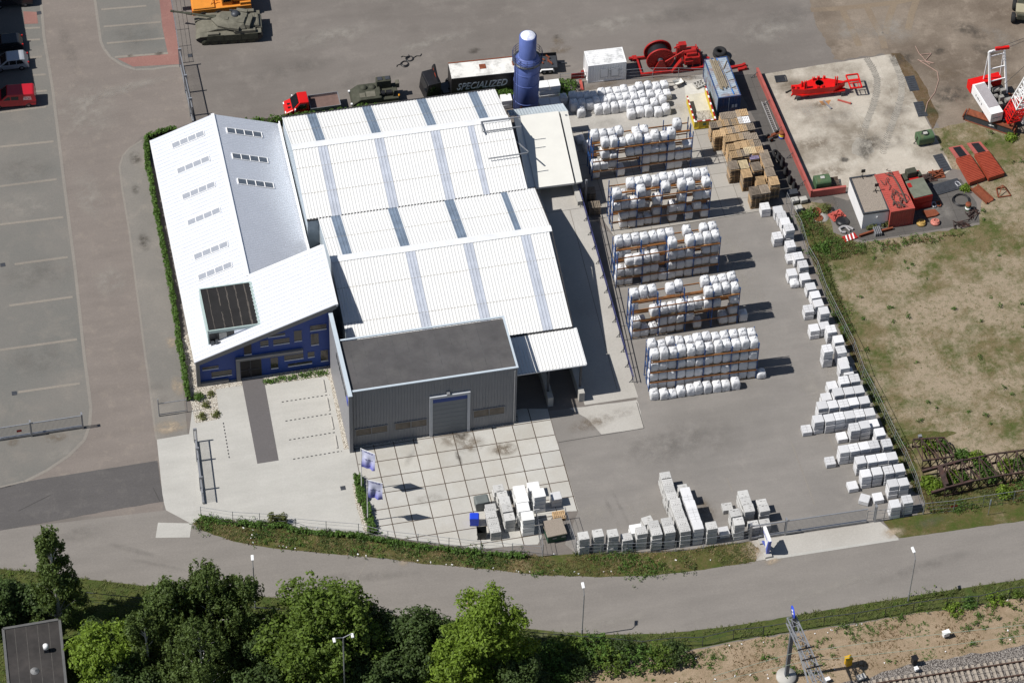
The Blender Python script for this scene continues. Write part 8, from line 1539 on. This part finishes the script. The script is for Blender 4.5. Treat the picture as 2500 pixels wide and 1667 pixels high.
make_tree('right birch of the large birch group behind the lamp', T(570, 1500), 11.8, 3.8, lf_birch, 'birch', 22, 800, 15, .15, BT, .1); make_tree('small left birch with hanging twigs before the birch group', T(345, 1560), 11, 2.8, lf_birch, 'birch', 20, 650, 15, .15, BT, .08); make_tree('front birch of the birch group at the bottom edge', T(470, 1600), 11.5, 5.0, lf_birch, 'birch', 24, 950, 15, .15, BT, .05)
GT = 'leafy trees along the lower edge'
make_tree('broad green maple left of the double headed lamp', T(742, 1525), 11.4, 5.1, lf_maple, 'round', 30, 1150, 19, .17, GT, .12); make_tree('lower green maple behind the double headed lamp post', T(700, 1600), 9.5, 4.4, lf_maple, 'round', 20, 650, 19, .17, GT, .1)
make_tree('small bright green tree beside the dark flat roof', T(243, 1572), 8.0, 3.4, lf_bright, 'round', 20, 620, 18, .15, GT, .12); make_tree('bright green maple nearest the orange road mark', T(1118, 1545), 11.8, 3.9, lf_bright, 'round', 26, 850, 19, .16, GT, .14); make_tree('bright low maple at the bottom edge under the taller one', T(1060, 1600), 7.5, 3.6, lf_bright, 'round', 18, 520, 19, .16, GT, .08)
make_tree('round dark green tree between the two maples', T(948, 1535), 6.8, 3.9, lf_dark, 'round', 22, 760, 20, .14, GT, .05)
for k, (p_, h_, r_, n_) in enumerate(((T(15, 1430), 6.0, 2.8, 420), (T(80, 1425), 4.5, 2.2, 300), (T(215, 1490), 3.6, 2.2, 280), (T(290, 1510), 4.2, 2.4, 280), (T(610, 1545), 6.5, 3.2, 380), (T(820, 1560), 5.5, 3.2, 380), (T(868, 1470), 4.6, 2.4, 260), (T(1005, 1500), 4.6, 2.4, 260), (T(1190, 1590), 4.5, 3.0, 340), (T(300, 1600), 5, 3.2, 340), (T(870, 1610), 5, 3.2, 340), (T(590, 1620), 6, 3.6, 340))):
    make_tree('dark bushy undergrowth tree, %s from the left along the lower edge' % ordn((0, 1, 2, 4, 6, 7, 8, 10, 11, 3, 9, 5)[k]), p_, h_, r_, lf_dark, 'round', 12, n_, 20, .15, 'undergrowth along the lower edge', .04)
def bush(label, p, H, Rc, lm, n=60, ls=.11, group=None, nm='shrub', cat='shrub'):
    g_ = G(p); mb = MB()
    for _ in range(n): a = rng.uniform(0, 6.28); q = Rc * math.sqrt(rng.random()); clump(mb, Vector((math.cos(a) * q, math.sin(a) * q, H * (.12 + .85 * rng.random() * (1 - (q / Rc) ** 2 * .6)))), .22, 12, ls)
    return obj(nm, mb, lm, None, g_, label=label, cat=cat, group=group)
for k, (p_, h_, r_) in enumerate(((P(2, 3, 500, 1380), 2.4, 1.6), (P(2, 3, 640, 1330), 2.4, 1.7), (P(2, 3, 700, 1460), 2.2, 1.8), (P(2, 3, 860, 1330), 2.6, 1.8), (P(2, 3, 960, 1420), 2.4, 1.8), (P(2, 3, 1090, 1340), 2.3, 1.7), (P(2, 3, 1200, 1400), 2.4, 1.7), (P(2, 3, 1370, 1390), 2.2, 1.7), (P(2, 3, 1500, 1370), 2.2, 1.6), (P(2, 3, 560, 1490), 1.6, 1.4))): bush('green shrub of the thicket below the road, %s from the trees' % ordn(k), p_, h_, r_, (lf_hedge, lf_maple, lf_dark)[k % 3], 95, .12, 'shrubs below the road')
def hedge(label, pts, wd, h_, lm, dens=26, ls=.085, jag=.25, z=0, nm='hedge', core_k=.6):
    w_p = [G(p, z) if len(p) == 2 else Vector(p) for p in pts]; mb = MB(); o_ = w_p[0].copy(); o_.z = 0
    for a, b in zip(w_p, w_p[1:]):
        d = b - a; n = Vector((-d.y, d.x, 0)).normalized()
        for _ in range(int(d.length * dens)):
            u = rng.random(); q = a.lerp(b, u); s = rng.uniform(-1, 1); top = h_ * (1 - jag * .6 + jag * 1.2 * noise.noise(Vector((q.x * .8, q.y * .8, 4)))); zz = top * (1 - .35 * rng.random() ** 2) if rng.random() < .7 else top * rng.random()
            clump(mb, Vector((q.x, q.y, 0)) + n * s * wd / 2 * (.7 + .5 * noise.noise(q * 1.1)) + Vector((0, 0, zz)) - o_, .13, 9, ls)
    core = MB()
    for a, b in zip(w_p, w_p[1:]): core.bar(Vector((a.x, a.y, h_ * .35)) - o_, Vector((b.x, b.y, h_ * .35)) - o_, wd * .5 * core_k / .6, h_ * core_k)
    t = thing(nm, label, 'hedge', o_); obj('foliage', mb, lm, t); obj('branches', core, MATS['dark twigs'] if 'dark twigs' in MATS else mat('dark twigs', (.025, .022, .014), .95, .3), t); return t
hedge('long narrow green hedge along the left side of the office building', [P(0, 0, 1440, 1075), P(0, 0, 1330, 1105), P(0, 0, 1200, 1150), P(0, 0, 1212, 1400), P(0, 1, 1232, 100), P(0, 1, 1262, 300), P(0, 1, 1312, 560), P(0, 1, 1352, 760), P(0, 1, 1390, 960), P(0, 1, 1425, 1160), P(0, 1, 1455, 1360), P(0, 1, 1475, 1560), P(0, 2, 1490, 230), P(0, 2, 1520, 450), P(0, 2, 1545, 600)], .6, .85, lf_hedge, 40, .10)
a, b = G(P(1, 0, -10, 985), 1.3), G(P(1, 0, 2190, 740), 1.3); hedge('green hedge along the rear eave of the white warehouse', [(a.x, a.y, 0), (a.lerp(b, .5).x, a.lerp(b, .5).y, 0), (b.x, b.y, 0)], 1.1, 1.4, lf_hedge, 40, .11, .4)
hedge('short dark hedge beside the two flagpoles', [P(1, 2, 915, 1230), P(1, 2, 960, 1460), P(1, 3, 980, 120), P(1, 3, 1040, 350)], 1.1, .85, lf_hedge, 60, .10)
hedge('ragged low hedge at the foot of the front wire fence', [P(0, 3, 1640, 225), P(0, 3, 1900, 262), P(0, 3, 2350, 300), P(1, 3, 410, 330), P(1, 3, 925, 375), P(1, 3, 1412, 455), P(1, 3, 1925, 515), P(2, 3, 300, 545)], .7, .7, lf_hedge, 24, .10, .7, core_k=.12)
bush('green shrub between silo packs and the rear fence', P(2, 0, 610, 740), 1.4, 1.3, lf_hedge, 90, .11)
for k, p_ in enumerate(((168, 442), (203, 437), (240, 432), (278, 428), (313, 422), (358, 415), (405, 405), (448, 402), (500, 392), (540, 383), (577, 380), (617, 376), (655, 372))): bush('small green tuft in the pebbles before the blue gable, %s from the door' % ordn(k), P(1, 2, *p_), .4, .28, lf_hedge, 7, .09, 'tufts along the blue gable', 'ornamental_tuft', 'plant')
for k, p_ in enumerate(((1725, 548), (1690, 635), (1770, 715), (1655, 735))): bush('ornamental grass in the left pebble bed, %s from the office' % ordn(k), P(0, 2, *p_), .5, .4, lf_grass, 10, .11, 'grasses in the left pebble bed', 'ornamental_grass', 'plant')
bush('dark round shrub at the end of the hedge by the pebbles', P(0, 2, 1625, 580), .8, .5, lf_hedge, 26, .1)
for k, p_ in enumerate(((212, 250), (265, 250), (315, 255))): bush('tall ornamental grass on the small pebble patch, %s from the left' % ordn(k), P(1, 3, *p_), 1.5, .25, lf_grass, 18, .12, 'tall grasses by the front fence', 'ornamental_grass', 'plant')
for k, (p_, h_, r_, m_) in enumerate(((P(3, 1, 600, 420), .9, .8, lf_hedge), (P(3, 1, 1870, 210), .6, .5, lf_bright), (P(3, 1, 690, 700), .8, .8, lf_hedge), (P(3, 0, 2240, 1135), .7, .6, lf_bright), (P(3, 1, 1100, 520), .7, .5, lf_grass), (P(3, 1, 730, 380), .7, .5, lf_grass), (P(3, 1, 1215, 500), .8, .4, lf_grass), (P(3, 3, 1770, 970), .7, .9, lf_bright), (P(3, 3, 2270, 890), .9, 1.2, lf_maple), (P(3, 3, 1900, 920), .7, .8, lf_hedge), (P(3, 3, 2100, 900), .7, .9, lf_bright))): bush(('leafy weed in the fence corner left of the oily tiles', 'yellow green weed at the right end of the oily tiles', 'leafy weed below the tiles beside the fence', 'bright weed at the end of the crane track', 'thin weeds at the white cabin corner', 'grassy weed between red wall and tiles', 'weed before the gap of cabin and red container', 'bright bush on the bank by the railway fence', 'dense bush at the right edge of the bank', 'green bush behind the railway fence right of the lamp', 'yellow green bush before the dense bush on the bank')[k], p_, h_, r_, m_, 34, .1, 'weeds', 'weed_bush', 'plant')
for k, p_ in enumerate(((560, 400), (830, 400), (1480, 620), (1560, 780), (2000, 760), (1200, 1000), (1010, 960), (2250, 700), (700, 1180), (1720, 950), (600, 1080), (1180, 560), (1990, 1260))): bush('green weed growing through the rusty booms, %s in reading order' % ordn(sorted(range(13), key=lambda i: ((400, 400, 620, 780, 760, 1000, 960, 700, 1180, 950, 1080, 560, 1260)[i])).index(k)), B7(*p_), 1.0, .8, (lf_bright, lf_hedge)[k % 2], 44, .11, 'weeds in the rusty booms', 'weed_bush', 'plant')
def scatter(name, poly, n, hgt, lm, sc, thr, label, cat, seed, blades=4):
    pp = [G(p) for p in poly]; xs = [p.x for p in pp]; ys = [p.y for p in pp]; mb = MB(); k = 0; tries = 0
    def inside(x, y):
        c = False; j = len(pp) - 1
        for i in range(len(pp)):
            if (pp[i].y > y) != (pp[j].y > y) and x < (pp[j].x - pp[i].x) * (y - pp[i].y) / (pp[j].y - pp[i].y) + pp[i].x: c = not c
            j = i
        return c
    while k < n and tries < n * 12:
        tries += 1; x, y = rng.uniform(min(xs), max(xs)), rng.uniform(min(ys), max(ys))
        if noise.fractal(Vector((x * sc + seed, y * sc, seed)), 1, 2, 4) < thr + rng.uniform(-.2, .2) or not inside(x, y): continue
        k += 1; s = rng.uniform(.5, 1.5)
        for _ in range(blades): a = rng.uniform(0, 6.28); w1 = .022 * s; dx, dy = math.cos(a), math.sin(a); o = Vector((x + rng.uniform(-.12, .12), y + rng.uniform(-.12, .12), .0)); tp = o + Vector((dx * hgt * 1.1, dy * hgt * 1.1, hgt * s * .8)); e = Vector((-dy, dx, 0)) * w1; mb.add([o - e, o + e, tp + e * .6, tp - e * .6], [(0, 1, 2, 3)])
    return obj(name, mb, lm, kind='stuff', label=label, cat=cat)
scatter('meadow_tufts', GL, 3500, .06, lf_grass, .12, .02, 'green grass tufts scattered over the dry meadow', 'grass', 1); scatter('meadow_straw', GL, 3000, .06, lf_straw, .1, -.2, 'dry straw tufts scattered over the meadow', 'grass', 5)
WS = [P(3, 1, 470, 380), P(3, 1, 560, 640), P(3, 1, 690, 980), P(3, 2, 850, 40), P(3, 2, 1120, 640), P(3, 2, 1450, 1330), P(3, 3, 1600, 190), P(3, 3, 2350, 90), P(3, 2, 2450, 1180), P(3, 2, 1500, 1250), P(3, 2, 1400, 950), P(3, 2, 1330, 900), P(3, 2, 1010, 250), P(3, 1, 900, 1250), P(3, 1, 730, 800), P(3, 1, 1700, 620), P(3, 1, 1960, 560), P(3, 1, 1000, 660), P(3, 1, 780, 600), P(3, 1, 640, 400)]
scatter('fence_weeds', WS, 2600, .2, lf_grass, .2, -.1, 'tall green weeds along the right yard fence', 'weeds', 9); scatter('reddish_weeds', WS, 1300, .18, lf_rust, .2, .0, 'reddish brown weeds along the right yard fence', 'weeds', 14)
VP = VG + RU[17:3:-1]
scatter('verge_grass', VP, 3000, .14, lf_grass, .3, -.1, 'rough green grass on the verge between fence and road', 'grass', 21); scatter('verge_straw', VP, 1600, .13, lf_straw, .3, .0, 'dry stalks on the verge between fence and road', 'grass', 23); scatter('verge_rust', VP, 800, .12, lf_rust, .3, .1, 'reddish stalks on the verge between fence and road', 'grass', 27)
GV = BK[:-1] + [P(3, 3, 2350, 860), P(3, 3, 1700, 960), P(3, 3, 955, 1075), P(3, 3, 0, 1215), P(2, 3, 1600, 1300), P(2, 3, 900, 1400), P(2, 3, 300, 1600), (0, 1667)]
scatter('roadside_grass', GV, 9000, .18, lf_grass, .25, -.3, 'green grass on the strip below the road', 'grass', 31); SB = [P(3, 3, 2400, 860), P(3, 3, 1700, 970), P(3, 3, 955, 1095), P(3, 3, 0, 1235), P(2, 3, 1600, 1330), P(2, 3, 900, 1500), P(2, 3, 1500, 1600), P(3, 3, 900, 1500), P(3, 3, 2400, 1220)]
scatter('bank_weeds', SB, 700, .12, lf_hedge, .25, .22, 'green weeds on the sandy railway bank', 'weeds', 37); scatter('bank_heath', SB, 900, .09, lf_rust, .22, .05, 'brown heath on the sandy railway bank', 'weeds', 41)
def cover(name, poly, n, lm, label, seed, rr=.3, thr=.0):
    pp = [G(p) for p in poly]; xs = [p.x for p in pp]; ys = [p.y for p in pp]; mb = MB(); k = t_ = 0
    while k < n and t_ < n * 15:
        t_ += 1; x, y = rng.uniform(min(xs), max(xs)), rng.uniform(min(ys), max(ys)); c = False; j = len(pp) - 1
        for i in range(len(pp)):
            if (pp[i].y > y) != (pp[j].y > y) and x < (pp[j].x - pp[i].x) * (y - pp[i].y) / (pp[j].y - pp[i].y) + pp[i].x: c = not c
            j = i
        if not c or noise.noise(Vector((x * .22 + seed, y * .22, 2))) < thr: continue
        k += 1; s = rng.uniform(.4, 1.3); [clump(mb, Vector((x + rng.gauss(0, rr * s), y + rng.gauss(0, rr * s), rng.uniform(.05, .35) * s)), .15, 7, .075) for _ in range(int(5 * s) + 2)]
    return obj(name, mb, lm, kind='stuff', label=label, cat='weeds')
cover('verge_weeds', VP, 170, lf_hedge, 'leafy green weeds in clumps on the verge above the road', 3, .35); cover('verge_weeds', VP, 90, lf_dark, 'dark green weeds in clumps on the verge above the road', 8, .3)
cover('roadside_weeds', GV, 160, lf_maple, 'leafy weeds on the green strip below the road', 5, .35, -.1); cover('meadow_weeds', GL, 170, lf_hedge, 'single leafy weeds dotted over the dry meadow', 6, .12, -.05); cover('fence_scrub', WS, 160, lf_hedge, 'scrub of green weeds along the right yard fence', 12, .3, -.1); cover('bank_scrub', SB, 70, lf_hedge, 'small green plants dotted over the sandy bank', 15, .15, .05)
lit = MB()
for poly, n_ in ((VP, 45), (SB, 30)):
    pp = [G(p) for p in poly]
    for _ in range(n_): a_ = rng.randrange(len(pp)); q = pp[a_].lerp(pp[(a_ + 1) % len(pp)], rng.random()).lerp(pp[(a_ + len(pp) // 2) % len(pp)], rng.uniform(.02, .12)); lit.box((q.x, q.y, .08), (rng.uniform(.06, .2), rng.uniform(.05, .12), .04), rng.uniform(0, 3))
obj('litter', lit, white, kind='stuff', label='scraps of white litter on the verge and the railway bank', cat='litter')
mb = MB(); q_l = [P(3, 0, 1480, 490), P(3, 0, 1560, 540), P(3, 0, 1640, 590), P(3, 0, 1650, 660), P(3, 0, 1620, 760), P(3, 0, 1560, 840), P(3, 0, 1540, 920)]; mb.tube([G(p, .04) for p in q_l], .05, 5); mb.tube([G(P(3, 0, 1460 + 30 * i, 380 + [0, 60, 90, 130, 150][i]), .05) for i in range(5)], .04, 5); mb.tube([G(P(3, 0, *p), .06) for p in ((1500, 450), (1590, 440), (1540, 500), (1610, 520), (1480, 495))], .05, 5); obj('loose_cable', mb, mat('pinkish cable', (.33, .22, .18), .8, .15), label='tangle of pinkish cable lying on the bare dirt', cat='cable')
# ------------------------------------------------------------------ flat roofed hut at the lower left
zr_ = 3.2; c = [G(P(0, 3, *p), zr_) for p in ((25, 1125), (488, 1047), (545, 1620), (75, 1640))]; fh = thing('flat_roof_hut', 'small building with dark flat felt roof at the lower left corner', 'building', (c[3].x, c[3].y, 0)); q_ = wpart(fh)
q_('wall', MB().prism([(v.x, v.y) for v in c], 0, zr_ - .15), mat('brown wall', (.14, .09, .07), .9, .2)); cen = sum(c, Vector()) / 4
q_('roof', MB().prism([(v.x + (v.x - cen.x) * .03, v.y + (v.y - cen.y) * .03) for v in c], zr_ - .15, zr_), mat('dark felt', (.032, .029, .028), .9, .3, .6, dirt=(.075, .065, .06), dscale=.4, damt=.5, world=True))
mb = MB(); [mb.bar(c[i] + Vector((0, 0, .05)), c[(i + 1) % 4] + Vector((0, 0, .05)), .25, .1) for i in range(4)]; q_('roof_edge', mb, mat('edge grey', (.10, .10, .10), .8, .15))
mb = MB()
for u in (.2, .4, .6, .8): mb.bar(c[0].lerp(c[1], u) + Vector((0, 0, .003)), c[3].lerp(c[2], u) + Vector((0, 0, .003)), .06, .008)
q_('felt_seam', mb, mat('felt seam', (.07, .065, .06), .9, .3))
g_ = G(P(0, 3, 380, 1305), zr_); vt = thing('roof_vent', 'white cowled roof vent on the dark flat roof', 'vent', g_); obj('base', MB().b2(-.22, .22, -.22, .22, 0, .45), darksteel, vt); obj('cowl', MB().lathe([(.2, .45), (.26, .5), (.26, .9), (.12, 1.0), (0, 1.0)], n=16), white, vt)
g_ = G(P(0, 3, 285, 1468), zr_ + .01); obj('roof_drain', MB().lathe([(.42, 0), (.42, .02), (.1, .03), (.1, .08), (0, .09)], n=20), mat('pale ring', (.2, .2, .2), .8, .3, 4), None, g_, label='round pale roof outlet on the dark flat roof', cat='roof outlet')
bpy.context.view_layer.update()
